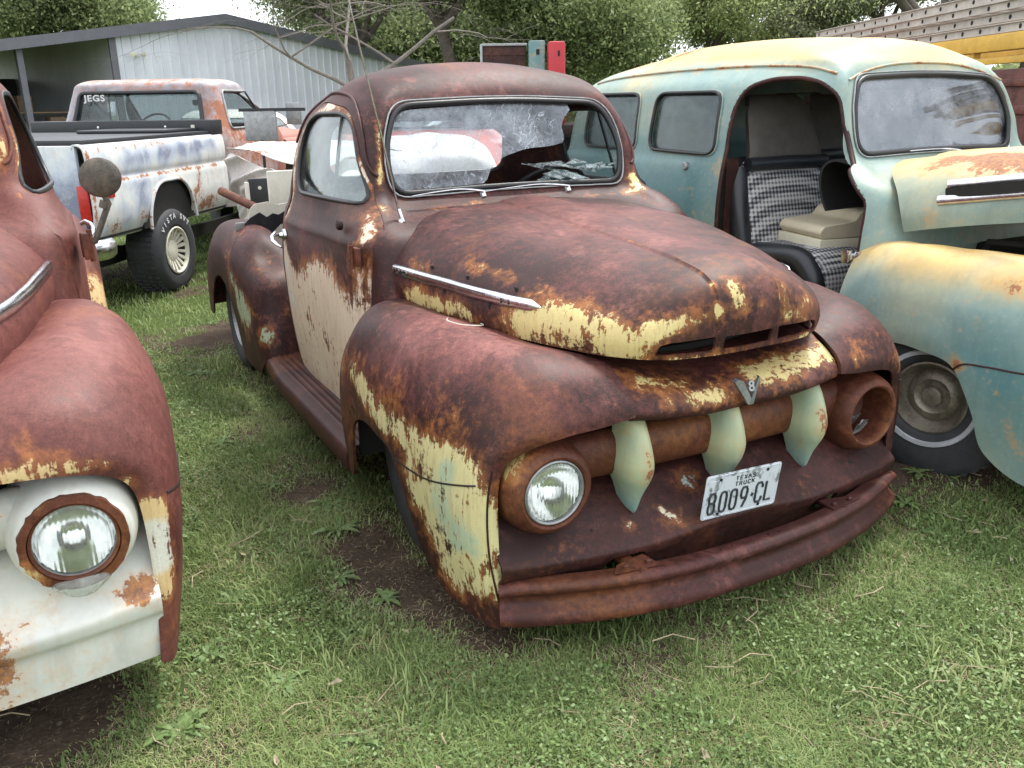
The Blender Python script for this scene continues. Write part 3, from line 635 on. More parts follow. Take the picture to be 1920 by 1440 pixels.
def door_cutter(ol, s):
    """cutter built in level slices so that its inner face stays behind the windshield pillar"""
    ol = np.array(ol); z0, z1 = ol[:, 1].min(), ol[:, 1].max(); t = np.linspace(0, math.pi, 90); zs = z0+(z1-z0)*(1-np.cos(t))/2; zs[0] += 2e-4; zs[-1] -= 2e-4
    v = []; f = []; q = np.vstack([ol, ol[:1]])
    for z in zs:
        ys = [a[0]+(b[0]-a[0])*(z-a[1])/(b[1]-a[1]) for a, b in zip(q[:-1], q[1:]) if (a[1]-z)*(b[1]-z) <= 0 and abs(a[1]-b[1]) > 1e-9]
        xi = float(np.interp(z, *XIN)); v += [(s*xi, min(ys), z), (s*xi, max(ys), z), (s*1.1, max(ys), z), (s*1.1, min(ys), z)]
    n = len(zs)
    for i in range(n-1):
        for k in range(4): f.append((4*i+k, 4*i+(k+1) % 4, 4*i+4+(k+1) % 4, 4*i+4+k))
    f += [(0, 1, 2, 3), (4*n-4, 4*n-3, 4*n-2, 4*n-1)]
    return MB().add(v, f).build('cutter', None, None, 0)
def rail_on(bv, pts, s, lift=.004, n=90):
    return project(bv, crm(pts, n), 'x', s*1.3, (-s, 0, 0), lift)
def cencut(ol, k): c = np.mean(ol, 0); return c+(ol-c)*k
def pane_from(bv, outline, axis, start, d, inset, name, mat, parent, clip=None, th=.004):
    """glass pane: outline triangulated by a fine grid and dropped on the body surface, moved inwards"""
    from mathutils.geometry import delaunay_2d_cdt
    ol = [tuple(p) for p in resamp(outline, 90)]; mn = np.min(ol, 0); mx = np.max(ol, 0)
    pts = [Vector(p) for p in ol]; n0 = len(pts); h = .05
    for x in np.arange(mn[0]+h/2, mx[0], h):
        for y in np.arange(mn[1]+h/2, mx[1], h): pts.append(Vector((x, y)))
    vo, eo, fo, _, _, _ = delaunay_2d_cdt(pts, [], [list(range(n0))], 1, 1e-5)
    V = []; dv = Vector(d)
    for p in vo:
        o = Vector({'x': (start, p[0], p[1]), 'y': (p[0], start, p[1])}[axis]); hh = bv.ray_cast(o, dv)
        V.append((hh[0] if hh[0] is not None else o+dv)+dv*inset)
    m = len(V); v2 = [tuple(p) for p in V]+[tuple(p+dv*th) for p in V]
    f = [tuple(x) for x in fo]+[tuple(i+m for i in x)[::-1] for x in fo]
    edge = {}
    for x in fo:
        for a, b in zip(x, list(x[1:])+[x[0]]): edge[(a, b)] = 1
    for (a, b) in list(edge):
        if (b, a) not in edge: f.append((b, a, a+m, b+m))
    used = sorted({i for x in f for i in x}); mp = {a: b for b, a in enumerate(used)}
    return MB().add([v2[i] for i in used], [tuple(mp[i] for i in x) for x in f]).build(name, mat, parent, 50)
def interior(root, seatmat, wheel_x=.36, rear=2.38, dash=True, seat=True, dark=None):
    dk = dark or m_inner
    if dash:
        ctrl = [[(x, y, z) for x in np.linspace(-.595, .595, 9)] for y, z in ((1.385, 1.19), (1.43, 1.20), (1.50, 1.20), (1.545, 1.17), (1.555, 1.10), (1.53, 1.02), (1.50, .97))]
        g = grid(ctrl, 20, 24); g[..., 1] -= (np.abs(g[..., 0])/.7)**4*.05
        shell('dashboard', g, .012, dk, root, ang=60)
        b = MB(); b.lathe([(-.012, .03), (.0, .034), (.0, .001)], 12, (wheel_x, 1.70, 1.15), (0, .6, .8))
        th = np.linspace(0, 2*math.pi, 41)[:-1]; ax = Vector((0, .72, .69)).normalized(); u = Vector((1, 0, 0)); w = ax.cross(u); c = Vector((wheel_x, 1.70, 1.15))
        b.tube([tuple(c+u*.21*math.cos(t)+w*.21*math.sin(t)) for t in th], .012, 8, True)
        for t in (0, math.pi): b.tube([tuple(c), tuple(c+u*.21*math.cos(t)+w*.21*math.sin(t))], .008, 6)
        b.tube([tuple(c), (wheel_x, 1.42, .90)], .018, 8); b.build('steering_wheel', m_black, root)
    if seat:
        bk = [[(x, y, z) for x in np.linspace(-.66, .66, 7)] for y, z in ((2.05, .55), (2.12, .66), (2.20, .85), (2.27, 1.02), (2.30, 1.08), (2.35, 1.08), (2.38, 1.0))]
        shell('seat_back', grid(bk, 20, 20), .03, seatmat, root, ang=60)
        cs = [[(x, y, z) for x in np.linspace(-.66, .66, 7)] for y, z in ((1.62, .50), (1.60, .60), (1.64, .66), (1.80, .68), (2.05, .655), (2.14, .64))]
        shell('seat_cushion', grid(cs, 20, 20), .03, seatmat, root, ang=60)
    fl = MB(); fl.box((-.76, 1.0, .30), (.76, rear, .33)); fl.build('cab_floor', m_dark, root)
m_creamy2 = plain('whitewall_rubber', (.42, .43, .46), .6, var=.15)
def lens_mat():
    k = NT('headlight_lens'); w = k.n('ShaderNodeTexWave'); w.wave_type = 'BANDS'; w.bands_direction = 'X'; w.inputs['Scale'].default_value = 26; k.put(w.inputs['Vector'], k.tc.outputs['Object'])
    w2 = k.n('ShaderNodeTexWave'); w2.bands_direction = 'Z'; w2.inputs['Scale'].default_value = 6; k.put(w2.inputs['Vector'], k.tc.outputs['Object'])
    b = k.bump(k.math('ADD', w.outputs[1], k.lin(w2.outputs[1], .6, 0)), .5, .004)
    gl = k.n('ShaderNodeBsdfGlass'); gl.inputs['Roughness'].default_value = .08; gl.inputs['IOR'].default_value = 1.25; k.put(gl.inputs['Color'], (.93, .95, .93)); k.put(gl.inputs['Normal'], b)
    df = k.n('ShaderNodeBsdfDiffuse'); k.put(df.inputs[0], (.62, .63, .58)); mx = k.n('ShaderNodeMixShader'); k.put(mx.inputs[0], k.rng(k.noise(20, 6, .7), .35, .8, .10, .4))
    k.t.links.new(gl.outputs[0], mx.inputs[1]); k.t.links.new(df.outputs[0], mx.inputs[2]); k.t.links.new(mx.outputs[0], k.out.inputs[0]); return k.m
m_lens = lens_mat()
m_reflect = plain('silvered_reflector', (.85, .86, .85), .12, 1.0, .05, 10, .02)
# ================================================================== THE RUSTY PICKUP IN THE MIDDLE
T1 = thing('rusty_pickup', 'rusty maroon old pickup in the centre with yellow paint patches, cracked windshield and licence plate', 'truck')
f = ford_front_fender(T1, -1, m_fend, [((-.957, .86, .68), (-.97, .50, .59), .06, .58), ((-.96, .40, .60), (-.90, .0, .585), .06, .55), ((-.955, .7, .72), (-.88, .0, .68), .12, .26), ((-.955, .28, .45), (-.90, .0, .48), .10, .58), ((-.94, .14, .33), (-.86, -.06, .38), .14, .60), ((-.90, .10, .20), (-.85, -.05, .22), .09, .50), ((-.95, 1.0, .6), (-.93, 1.02, .75), .06, .45)], .02)
paint(f, [((-.92, .12, .44), (-.88, .0, .36), .12, .55), ((-.91, .08, .58), .07, .5), ((-.9, 0, .22), .07, -.4)], .05, 'tone'); paint(f, [((-.75, .5, .9), (-.7, .0, .85), .24, .20), ((-.93, .45, .76), .08, .1), ((-.85, -.02, .68), .08, -.12)], 0, 'pale')
f2 = ford_front_fender(T1, 1, m_fend, [((.5, -.12, .74), (.82, -.06, .68), .05, .55), ((.6, -.1, .8), .1, .15)], .0)
paint(f2, [((.75, .4, .9), .4, .20)], 0, 'pale')
h = ford_hood(T1, m_main, [((-.70, .88, .915), (-.637, .50, .915), .05, .70), ((-.55, .26, .92), (-.40, -.08, .89), .095, .72), ((-.50, .12, .98), (-.42, -.02, .97), .05, .30), ((-.69, .90, 1.04), (-.66, .80, 1.03), .045, .50), ((-.59, .60, 1.07), (-.529, .385, 1.049), .035, .45), ((-.32, -.12, .955), (-.14, -.156, .98), .042, .60), ((-.05, -.14, 1.06), (-.05, -.165, 1.0), .045, .66), ((.04, -.167, 1.0), .022, .45), ((.15, -.14, 1.02), (.17, -.155, .95), .045, .55), ((.27, -.13, .97), (.25, -.14, .94), .045, .6), ((-.28, -.15, .858), (.28, -.14, .862), .018, .72), ((-.56, .2, 1.0), .08, .15), ((-.122, .75, 1.175), (-.122, .3, 1.145), .008, .22), ((-.122, .3, 1.145), (-.122, -.08, 1.09), .009, .40), ((-.122, -.12, 1.07), (-.122, -.16, .99), .012, .55), ((.122, -.09, 1.09), (.122, -.155, 1.0), .010, .5)], .0)
paint(h, [((-.04, -.15, 1.0), .05, .35)], .0, 'tone'); paint(h, [((0, .9, 1.2), (-.1, .25, 1.15), .33, .20), ((-.1, -.05, 1.08), .14, -.06), ((-.5, .3, 1.05), .12, -.08)], 0, 'pale')  # 'pale' hood centre: skylight on the top painted in along with fading
lp = ford_lip(T1, m_main, [((-.40, -.06, .80), (-.12, -.13, .76), .07, .50), ((-.3, -.17, .735), (0, -.19, .72), .035, .45), ((.08, -.12, .76), (.41, -.12, .77), .08, .72)], .0); paint(lp, [], .0, 'tone')
ap = ford_apron(T1, m_bare, [((-.39, -.12, .335), .028, .6), ((-.27, -.10, .36), (-.20, -.18, .292), .010, .55), ((-.26, -.13, .33), .05, .38), ((-.12, -.06, .40), .06, .7), ((.3, -.15, .33), .06, .3), ((-.62, -.1, .33), .05, .2)], .0); paint(ap, [((-.12, -.05, .40), .08, 1.0)], -.3, 'tone')
bar = ford_bar(T1, m_bar, [], m_green)
for k in bar.children:
    x0_ = sum(v.co.x for v in k.data.vertices)/len(k.data.vertices)
    paint(k, [lambda c: -.42*np.clip((.50-c[:, 2])/.12, 0, 1), ((x0_+.05, -.15, .56), .035, .3), ((x0_-.05, -.12, .62), .04, -.15)], .62, 'tone'); paint(k, [((x0_-.01, -.18, .59), (x0_+.02, -.18, .50), .035, .42), ((x0_, -.1, .66), .04, .2)], .06, 'rust')
hl = ford_lamp(T1, -1, m_bar, blobs=[((-.80, -.08, .58), (-.72, -.06, .645), .05, .62)])
hr = ford_lamp(T1, 1, m_bar, lens=None)
bl = MB()
rs = random.Random(5)
for k in range(5):
    a = rs.uniform(-.9, .9); c = Vector((.64+rs.uniform(-.03, .04), -.085+.02*k, .435+rs.uniform(0, .03))); u = Vector((math.cos(a), .3*rs.uniform(-1, 1), math.sin(a))).normalized()*.045; w = u.cross(Vector((0, 1, .3))).normalized()*.02
    bl.add([c-u, c-w*.8, c+w*.8+u*.3, c+u, c+w+Vector((0, .01, 0))], [(0, 1, 3, 2), (0, 4, 3)])
bl.build('broken_reflector', m_dullmetal, hr)
bp = ford_bumper(T1, m_bump, [])
# running boards
for s in (-1, 1):
    ctrl = []
    for y in (.99, 1.2, 1.5, 1.8, 2.1, 2.42, 2.50):
        w = 1.0 if y < 2.4 else .97
        ctrl.append([(s*x*w if x > .8 else s*x, y, z) for x, z in ((.76, .335), (.80, .325), (.86, .322), (.915, .318), (.945, .305), (.955, .275), (.950, .235), (.935, .205), (.91, .20))])
    g = grid(ctrl, 50, 64)
    rib = sum(np.exp(-((np.abs(g[..., 0])-q)/.006)**2) for q in (.80, .83, .86, .89))*.005
    g[..., 2] += rib*(g[..., 2] > .30); n = gnormals(g)
    o = shell('running_board', g, .008, m_bare, T1, flip=(n[20, 10, 2] < 0)); paint(o, [], 0); paint(o, [], .10, 'pale')
# rear fenders
def rear_fender(root, s, mat, blobs, base=0, dent=False):
    c0 = [(.70, 2.42, .30), (.70, 2.47, .50), (.70, 2.58, .69), (.70, 2.78, .83), (.70, 3.05, .90), (.70, 3.4, .91), (.70, 3.75, .84), (.70, 3.97, .67), (.70, 4.07, .45), (.70, 4.08, .3)]
    c1 = [(.79, 2.42, .30), (.79, 2.47, .50), (.79, 2.58, .71), (.79, 2.78, .865), (.79, 3.05, .935), (.79, 3.4, .94), (.79, 3.75, .87), (.79, 3.98, .69), (.79, 4.08, .45), (.79, 4.08, .3)]
    c2 = [(.87, 2.42, .30), (.87, 2.48, .49), (.875, 2.59, .69), (.88, 2.79, .84), (.88, 3.06, .905), (.88, 3.4, .915), (.88, 3.75, .845), (.88, 3.96, .67), (.88, 4.06, .45), (.87, 4.07, .3)]
    c3 = [(.92, 2.44, .29), (.93, 2.52, .46), (.935, 2.65, .62), (.94, 2.85, .74), (.945, 3.08, .80), (.945, 3.4, .81), (.94, 3.72, .75), (.94, 3.90, .61), (.93, 4.01, .44), (.92, 4.05, .3)]
    c5 = [(.93, 2.55, .20), (.935, 2.80, .19), (.935, 2.98, .22), (.945, 3.07, .40), (.95, 3.22, .55), (.95, 3.42, .60), (.95, 3.62, .55), (.945, 3.78, .42), (.94, 3.88, .28), (.93, 3.99, .25)]
    c4 = [tuple((a+b)/2+(.012 if i == 0 else 0) for i, (a, b) in enumerate(zip(p, q))) for p, q in zip(c3, c5)]
    ctrl = [list(r) for r in zip(c0, c1, c2, c3, c4, c5)]
    g = grid(ctrl, 80, 44)
    if dent:
        d = np.linalg.norm((g-np.array([.80, 2.70, .84]))*np.array([1, .8, 1]), axis=2); g[..., 2] -= .05*np.exp(-(d/.10)**2); g[..., 1] += .03*np.exp(-(d/.10)**2)
        d = np.linalg.norm((g-np.array([.86, 2.62, .66]))*np.array([1, 1, 1]), axis=2); g[..., 1] -= .03*np.exp(-(d/.09)**2)
    g[..., 0] *= s; n = gnormals(g)
    o = shell('rear_fender', g, .010, mat, root, flip=(n[40, 8, 2] < 0), ang=55); paint(o, blobs, base); return o
r1 = rear_fender(T1, -1, m_fend, [((-.93, 3.1, .8), .12, .45), ((-.955, 3.0, .65), (-.94, 2.7, .5), .10, .55), ((-.904, 2.47, .43), .07, .7), ((-.769, 2.48, .54), .04, .6), ((-.95, 2.85, .45), .15, .45), ((-.80, 2.7, .84), .08, .35)], .02, True); paint(r1, [], .75, 'tone')
r2 = rear_fender(T1, 1, m_main, [], .05)
cab, bv1, doors1, wsol = ford_cab(T1, m_main, [((-.59, 1.41, 1.52), (-.625, 1.34, 1.26), .020, .62), ((-.65, 1.24, 1.19), .055, .6), ((.64, 1.31, 1.26), (.62, 1.28, 1.21), .06, .80), ((-.42, 1.25, 1.19), (-.2, 1.27, 1.2), .022, .5), ((.3, 1.27, 1.2), (.55, 1.26, 1.2), .022, .4), ((-.60, 1.7, 1.62), .06, .15)], .0,
    doormat=m_door, doorblobs=[lambda c: .86/(1+np.exp(np.clip((c[:, 2]-.91-.05*np.sin(c[:, 1]*9))/.035, -30, 30))), ((-.84, 2.12, .98), (-.83, 2.15, .6), .07, .35), ((-.77, 1.12, 1.12), (-.66, 1.40, 1.36), .05, .62), ((-.77, 1.15, .98), .09, .4), ((-.669, 1.44, 1.535), (-.66, 1.83, 1.6), .04, .42), ((-.66, 1.83, 1.6), (-.72, 2.18, 1.45), .045, .55), ((-.74, 2.19, 1.38), (-.80, 2.19, 1.1), .045, .6), ((-.838, 1.80, .66), (-.82, 1.45, .56), .045, -.28), ((-.82, 1.6, .42), (-.82, 1.2, .45), .05, -.18)], doorbase=.08)
paint(cab, [((-.60, 1.39, 1.5), (-.66, 1.2, 1.2), .06, .6), ((.66, 1.33, 1.2), .08, .2)], 0, 'tone'); paint(cab, [((-.1, 1.6, 1.7), .3, .06)], 0, 'pale')
for s, d, hol in doors1:
    if s < 0: d.data.materials.clear(); d.data.materials.append(m_door); paint(d, [((-.83, 1.25, .85), .25, .35), ((-.8, 2.1, .8), (-.8, 1.9, .4), .2, .45), ((-.8, 1.7, .8), .2, -.2)], .0, 'tone'); d['label'] = 'cream door rusted brown under its window'
    pane_from(bv1, hol, 'x', s*1.2, (-s, 0, 0), .012, 'window_glass', m_glass, d)
    dv = MB(); dv.tube([(s*.655, 1.68, 1.55), (s*.735, 1.62, 1.22)], .008, 6); dv.build('vent_divider', m_seal, d)
door1 = [d for s, d, h_ in doors1 if s < 0][0]
# curved chrome pull handle, lock, hinge
hd = tube('handle', [(-.865, 2.135, 1.00), (-.885, 2.13, 1.01), (-.905, 2.11, 1.00), (-.912, 2.07, .985), (-.905, 2.02, .972), (-.895, 1.985, .965)], [.009, .012, .011, .010, .008, .004], m_chrome, door1, 10)
lathe('lock_cup', [(0, .03), (.012, .028), (.015, .015), (.03, .012)], 20, (-.838, 2.13, 1.0), (-1, 0, 0), m_chrome, door1)
lathe('lock_knob', [(0, .022), (.012, .022), (.02, .018), (.022, .001)], 16, (-.800, 1.33, 1.135), (-1, 0, .1), m_bare, door1)
hg = MB(); 
hg.prism(fillet([(1.10, 1.075), (1.10, 1.015), (1.145, 1.02), (1.175, 1.045), (1.145, 1.07)], .008), 'x', -.835, -.822)
hg.box((-.842, 1.045, 1.01), (-.822, 1.10, 1.08), bev=.004); hg.tube([(-.848, 1.075, 1.0), (-.848, 1.075, 1.09)], .008, 8); hg.build('hinge', m_bar, door1)
DRIP = [(1.13, 1.175), (1.24, 1.225), (1.335, 1.295), (1.395, 1.38), (1.445, 1.465), (1.52, 1.55), (1.63, 1.612), (1.76, 1.638), (1.92, 1.642), (2.1, 1.615), (2.21, 1.53), (2.26, 1.42)]
for s in (-1, 1):
    dr = rail_on(bv1, DRIP, s)
    t = tube('drip_rail', dr, .0075, m_main, T1, 8); paint(t, [], 0)
# windshield: the left part still holds cracked glass, the rest has fallen in
gl = fillet([(-.565, 1.25), (-.14, 1.262), (-.10, 1.33), (-.045, 1.365), (-.03, 1.372), (.08, 1.40), (.20, 1.405), (.29, 1.42), (.275, 1.50), (.345, 1.565), (.33, 1.585), (0, 1.594), (-.515, 1.568), (-.59, 1.41)], [.1, .02, .02, .02, .01, .03, .03, .03, .03, .01, .01, .2, .1, .2])
ws = pane_from(bv1, gl, 'y', .9, (0, 1, 0), .006, 'windshield', m_crack, T1)
# shards lying on the dash
sh = MB(); rs = random.Random(11)
for k in range(13):
    c = Vector((.28+rs.uniform(-.2, .22), 1.36+rs.uniform(0, .1), 1.258+.006*k)); n_ = rs.choice((3, 4, 4)); a0 = rs.uniform(0, 6); tl = Matrix.Rotation(rs.uniform(.1, .6), 3, 'X') @ Matrix.Rotation(rs.uniform(-.3, .3), 3, 'Y')
    ps = [c+tl @ Vector((math.cos(a0+6.28*q/n_)*rs.uniform(.05, .13), math.sin(a0+6.28*q/n_)*rs.uniform(.03, .06), 0)) for q in range(n_)]
    sh.add([p for p in ps]+[p+Vector((0, 0, .004)) for p in ps], [tuple(range(n_))[::-1], tuple(range(n_, 2*n_))]+[(q, (q+1) % n_, (q+1) % n_+n_, q+n_) for q in range(n_)])
tag(sh.build('glass_shards', m_shard, None, 0), 'broken windshield pieces lying on the dash of the central truck', 'broken glass')
interior(T1, m_inner)
mr = MB(); mr.box((-.12, -.012, -.045), (.12, .012, .045), bev=.011)
mo = mr.build('rear_view_mirror', m_dullmetal, T1, 50); mo.data.transform(Matrix.Translation((-.02, 1.56, 1.525)) @ Matrix.Rotation(.1, 4, 'X'))
# wipers
for s, xa, xb in ((-1, -.20, -.52), (1, .22, -.19)):
    zz = 1.232; w = MB()
    w.tube([(xa, 1.245, 1.215), (xa, 1.262, 1.238)], .012, 8)
    P = crm([(xa, 1.25, 1.240), ((xa*.7+xb*.3), 1.268, 1.252), ((xa*.4+xb*.6), 1.27, 1.248), (xb, 1.268, 1.236)], 16)
    w.tube(P, [.010, .010, .0095, .009, .008, .007, .0065, .006, .006, .0055, .005, .005, .0045, .004, .004, .003], 8, flat=.6)
    w.build('wiper', m_chrome, T1)
an = MB(); an.tube([(-.615, 1.17, 1.13), (-.60, 1.165, 1.155)], .016, 10); an.tube([(-.60, 1.165, 1.15), (-.612, 1.175, 1.20)], .008, 8)
an.box((-.66, 1.13, 1.128), (-.56, 1.16, 1.14), bev=.004); P = [(-.612, 1.175, 1.19), (-.66, 1.16, 1.42), (-.72, 1.14, 1.68), (-.787, 1.11, 1.965)]
P = crm(P, 20); an.tube(P, np.linspace(.0048, .0032, 20), 6); an.lathe([(0, .001), (.002, .004), (.006, .004), (.008, .001)], 8, tuple(P[-1]), (0, 0, 1)); an.build('antenna', m_chrome, T1)
# hood spear on each side with raised lettering
def spear(root, s, L=((.706, .985, 1.0), (.525, .195, .985)), mat=None):
    a = np.array(L[0]); b = np.array(L[1]); n_ = 26; v = []; rows = []
    bvh = bvh_of([c for c in root.children if c.name.split('.')[0] == 'hood'][0])
    for i in range(n_):
        t = i/(n_-1); p = a+(b-a)*t; p[0] *= s
        hh = bvh.ray_cast(Vector((s*1.2, p[1], p[2])), Vector((-s, 0, 0))); x = hh[0].x if hh[0] else p[0]; nn = hh[1] if hh[0] else Vector((s, 0, 0))
        if nn.x*s < 0: nn = -nn
        w = .0205*(1 if t < .93 else max(.02, (1-((t-.93)/.07)**2)**.5 if t < 1 else .02)); d = .020*(1 if t < .93 else max(.1, 1-((t-.93)/.07)**1.5))
        row = []
        for q, e in ((-1, 0), (-1, .45), (-.75, .8), (-.3, 1), (.3, 1), (.75, .8), (1, .45), (1, 0)):
            row.append((x+nn.x*d*e+s*.002, p[1]+nn.y*d*e, p[2]+w*q))
        rows.append(row)
    v = [p for r in rows for p in r]; f = gfaces(n_, 8)+[tuple(range(8)), tuple(range((n_-1)*8, n_*8))[::-1]]
    o = MB().add(v, f).build('side_spear', m_chrome, root, 40); 
    return o, rows
sp, rows = spear(T1, -1)
spear(T1, 1)
def spear_text(txt, i, size, o, rows):
    c = (Vector(rows[i][3])+Vector(rows[i][4]))/2; d = (Vector(rows[i+1][3])-Vector(rows[i-1][3])).normalized(); z = Vector((0, 0, 1)); nx = z.cross(d).normalized()
    if nx.x > 0: nx = -nx
    z = d.cross(nx)*-1 if (d.cross(nx)).z < 0 else d.cross(nx)
    xx = z.cross(nx).normalized(); M3 = Matrix((xx, z, nx)).transposed()
    text_obj(txt, size, .002, 'lettering', m_bare2, o, c+nx*.001, M3, 1.5, 0)
m_bare2 = plain('dark_grey_lettering', (.09, .08, .08), .5, .6, .2, 30)  # dark grey for the raised lettering and the groove line
spear_text('FORD', 2, .026, sp, rows); spear_text('F-1', 21, .024, sp, rows)
gv = MB(); A = Vector(rows[5][4]); B = Vector(rows[18][4]); gv.tube([tuple(A+Vector((-.001, 0, .004))), tuple(B+Vector((-.001, 0, .004)))], .0025, 6); gv.build('groove_line', m_bare2, sp)
# emblem: a V with an 8 between its arms
em = MB(); c = Vector((.0, -.186, .738))
for s in (-1, 1):
    em.add([tuple(c+Vector(p)) for p in [tuple(.84*w_ for w_ in q_) for q_ in ((s*.0, -.008, -.062), (s*.012, -.014, -.058), (s*.062, .012, .030), (s*.048, .004, .040), (s*.036, -.004, .034), (0, -.014, -.035), (s*.0, .012, -.062), (s*.062, .03, .03), (s*.048, .028, .04))]], [(0, 1, 5), (1, 2, 4, 5), (2, 3, 4), (0, 6, 7, 2, 1), (2, 7, 8, 3)])
emo = em.build('emblem', m_dullmetal, T1, 30)
text_obj('8', .046, .005, 'numeral', m_dullmetal, emo, c+Vector((0, -.004, .008)), Matrix.Rotation(R(75), 3, 'X'), 1.1, .001)
# licence plate
PM = Matrix.Rotation(R(88), 3, 'X') @ Matrix.Rotation(0, 3, 'Z'); PM = Matrix.Rotation(R(5.5), 3, 'X') @ Matrix.Rotation(R(90), 3, 'X') @ Matrix.Rotation(R(-2.3), 3, 'Z')
pc_ = Vector((-.020, -.205, .402))
def plate_mat():
    k = NT('worn_plate_paint'); n1 = k.noise(9, 8, .65, 1.5); n2 = k.noise(60, 5, .7); a = k.rng(k.math('ADD', n1, k.lin(n2, .25, -.12)), .52, .60)
    c = k.mix(a, (.60, .64, .70), (.34, .36, .42)); return k.bsdf(Base_Color=c, Roughness=k.lin(n2, .2, .32), Metallic=k.lin(a, .5, .1), Normal=k.bump(n2, .15, .001))
pv, pf = prism_mesh(fillet([(-.157, -.078), (.157, -.078), (.157, .078), (-.157, .078)], .012), 'z', -.001, .001)
b = MB().add([tuple(pc_+PM @ Vector(p)) for p in pv], pf)
rimp = fillet([(-.151, -.072), (.151, -.072), (.151, .072), (-.151, .072)], .010)
b.tube([tuple(pc_+PM @ Vector((x, y, .001))) for x, y in rimp], .0018, 6, True)
for x0, x1, y0, y1 in ((-.142, -.095, .018, .056),): b.tube([tuple(pc_+PM @ Vector(p)) for p in ((x0, y0, .001), (x1, y0, .001), (x1, y1, .001), (x0, y1, .001))], .001, 6, True)
pl = b.build('licence_plate', plate_mat(), T1, 30)
m_ink = plain('embossed_ink', (.025, .028, .035), .5, 0, .3, 60)
def seg_char(ch, x, y, w, h, r, mb):
    """rounded embossed characters drawn as thick strokes"""
    import math as m_
    S = {'0': [[(0, .2), (0, .8), (.15, .97), (.5, 1), (.85, .97), (1, .8), (1, .2), (.85, .03), (.5, 0), (.15, .03), (0, .2)]],
         '8': [[(.12, .53), (0, .68), (0, .85), (.2, 1), (.8, 1), (1, .85), (1, .68), (.88, .53), (1, .38), (1, .15), (.8, 0), (.2, 0), (0, .15), (0, .38), (.12, .53), (.88, .53)]],
         '9': [[(1, .72), (1, .85), (.8, 1), (.2, 1), (0, .85), (0, .62), (.2, .46), (.8, .46), (1, .62), (1, .72), (.95, .45), (.4, 0)]],
         'C': [[(1, .74), (1, .86), (.8, 1), (.2, 1), (0, .86), (0, .14), (.2, 0), (.8, 0), (1, .14), (1, .26)]],
         'L': [[(0, 1), (0, 0), (1, 0)]], 'T': [[(0, 1), (1, 1)], [(.5, 1), (.5, 0)]], 'E': [[(1, 1), (0, 1), (0, 0), (1, 0)], [(0, .5), (.8, .5)]],
         'X': [[(0, 0), (1, 1)], [(0, 1), (1, 0)]], 'A': [[(0, 0), (0, .5), (.5, 1), (1, .5), (1, 0)], [(0, .4), (1, .4)]], 'S': [[(1, .85), (.8, 1), (.2, 1), (0, .8), (.2, .55), (.8, .45), (1, .2), (.8, 0), (.2, 0), (0, .15)]],
         'R': [[(0, 0), (0, 1), (.8, 1), (1, .8), (.8, .5), (0, .5)], [(.5, .5), (1, 0)]], 'U': [[(0, 1), (0, .15), (.2, 0), (.8, 0), (1, .15), (1, 1)]], 'K': [[(0, 0), (0, 1)], [(1, 1), (0, .45)], [(.35, .6), (1, 0)]]}
    for st in S[ch]: mb.tube([tuple(pc_+PM @ Vector((x+w*a, y+h*b_, .0016))) for a, b_ in st], r, 8)
for i, (ch, x) in enumerate(zip('8009', (-.134, -.088, -.045, -.001))):
    q = MB(); seg_char(ch, x, -.060, .025, .072, .0042, q); q.build('character', m_ink, pl)
for ch, x in zip('CL', (.062, .104)):
    q = MB(); seg_char(ch, x, -.054, .026, .070, .0042, q); q.build('character', m_ink, pl)
for row, word in ((.044, 'TEXAS'), (.024, 'TRUCK')):
    q = MB()
    for i, ch in enumerate(word): seg_char(ch, -.033+i*.0175, row, .0095, .0135, .0016, q)
    q.build('small_lettering', m_ink, pl)
q = MB(); q.prism([(0, 0), (.1, 0), (.1, .1)], 'z', 0, .001); q = MB()
tx = [(-.2, 1), (.15, 1), (.15, .55), (.9, .45), (1, -.05), (.75, -.35), (.35, -.9), (.2, -1), (-.05, -.35), (-.4, -.5), (-.9, .05), (-.2, .1)]
n_ = len(tx); q.add([tuple(pc_+PM @ Vector((.046+a*.0085, -.022+b_*.0085, z))) for z in (.001, .0025) for a, b_ in tx], [tuple(range(n_))[::-1], tuple(range(n_, 2*n_))]+[(i, (i+1) % n_, (i+1) % n_+n_, i+n_) for i in range(n_)])
q.build('state_shape', m_ink, pl)
for x, y in ((-.098, .058), (.098, .060), (-.09, -.066), (.082, -.064)):
    q = MB(); q.lathe([(0, .0055), (.003, .0055), (.0035, .001)], 12, tuple(pc_+PM @ Vector((x, y, 0))), tuple(PM @ Vector((0, 0, 1)))); q.build('plate_screw', m_dark, pl)
# wheels
for s in (-1, 1):
    w, ty, ri = make_wheel(T1, (s*.73, .60, .35), s, r=.355, w=.19, rot=0, rim=.19, rimmat=m_dark)
    w2, t2, r2_ = make_wheel(T1, (s*.78, 3.46, .35), s, r=.355, w=.19)
    if s < 0:
        for i, ch in enumerate('TIGER'):
            a = R(172-i*9); rr = .30; cpos = Vector((-.097, math.cos(a)*rr*-1 if 0 else -math.cos(a)*-rr, math.sin(a)*rr))
            cpos = Vector((-.096, -math.sin(R(58+i*9))*rr*1.0, math.cos(R(58+i*9))*rr))
            ang = R(58+i*9); t_ = Vector((0, -math.cos(ang), -math.sin(ang))); n_ = Vector((0, -math.sin(ang), math.cos(ang)))
            if i < 2: text_obj(ch, .042, .001, 'tyre_lettering', m_creamy2, ty, cpos, Matrix((t_, n_, Vector((-1, 0, 0)))).transposed(), 1, .001)
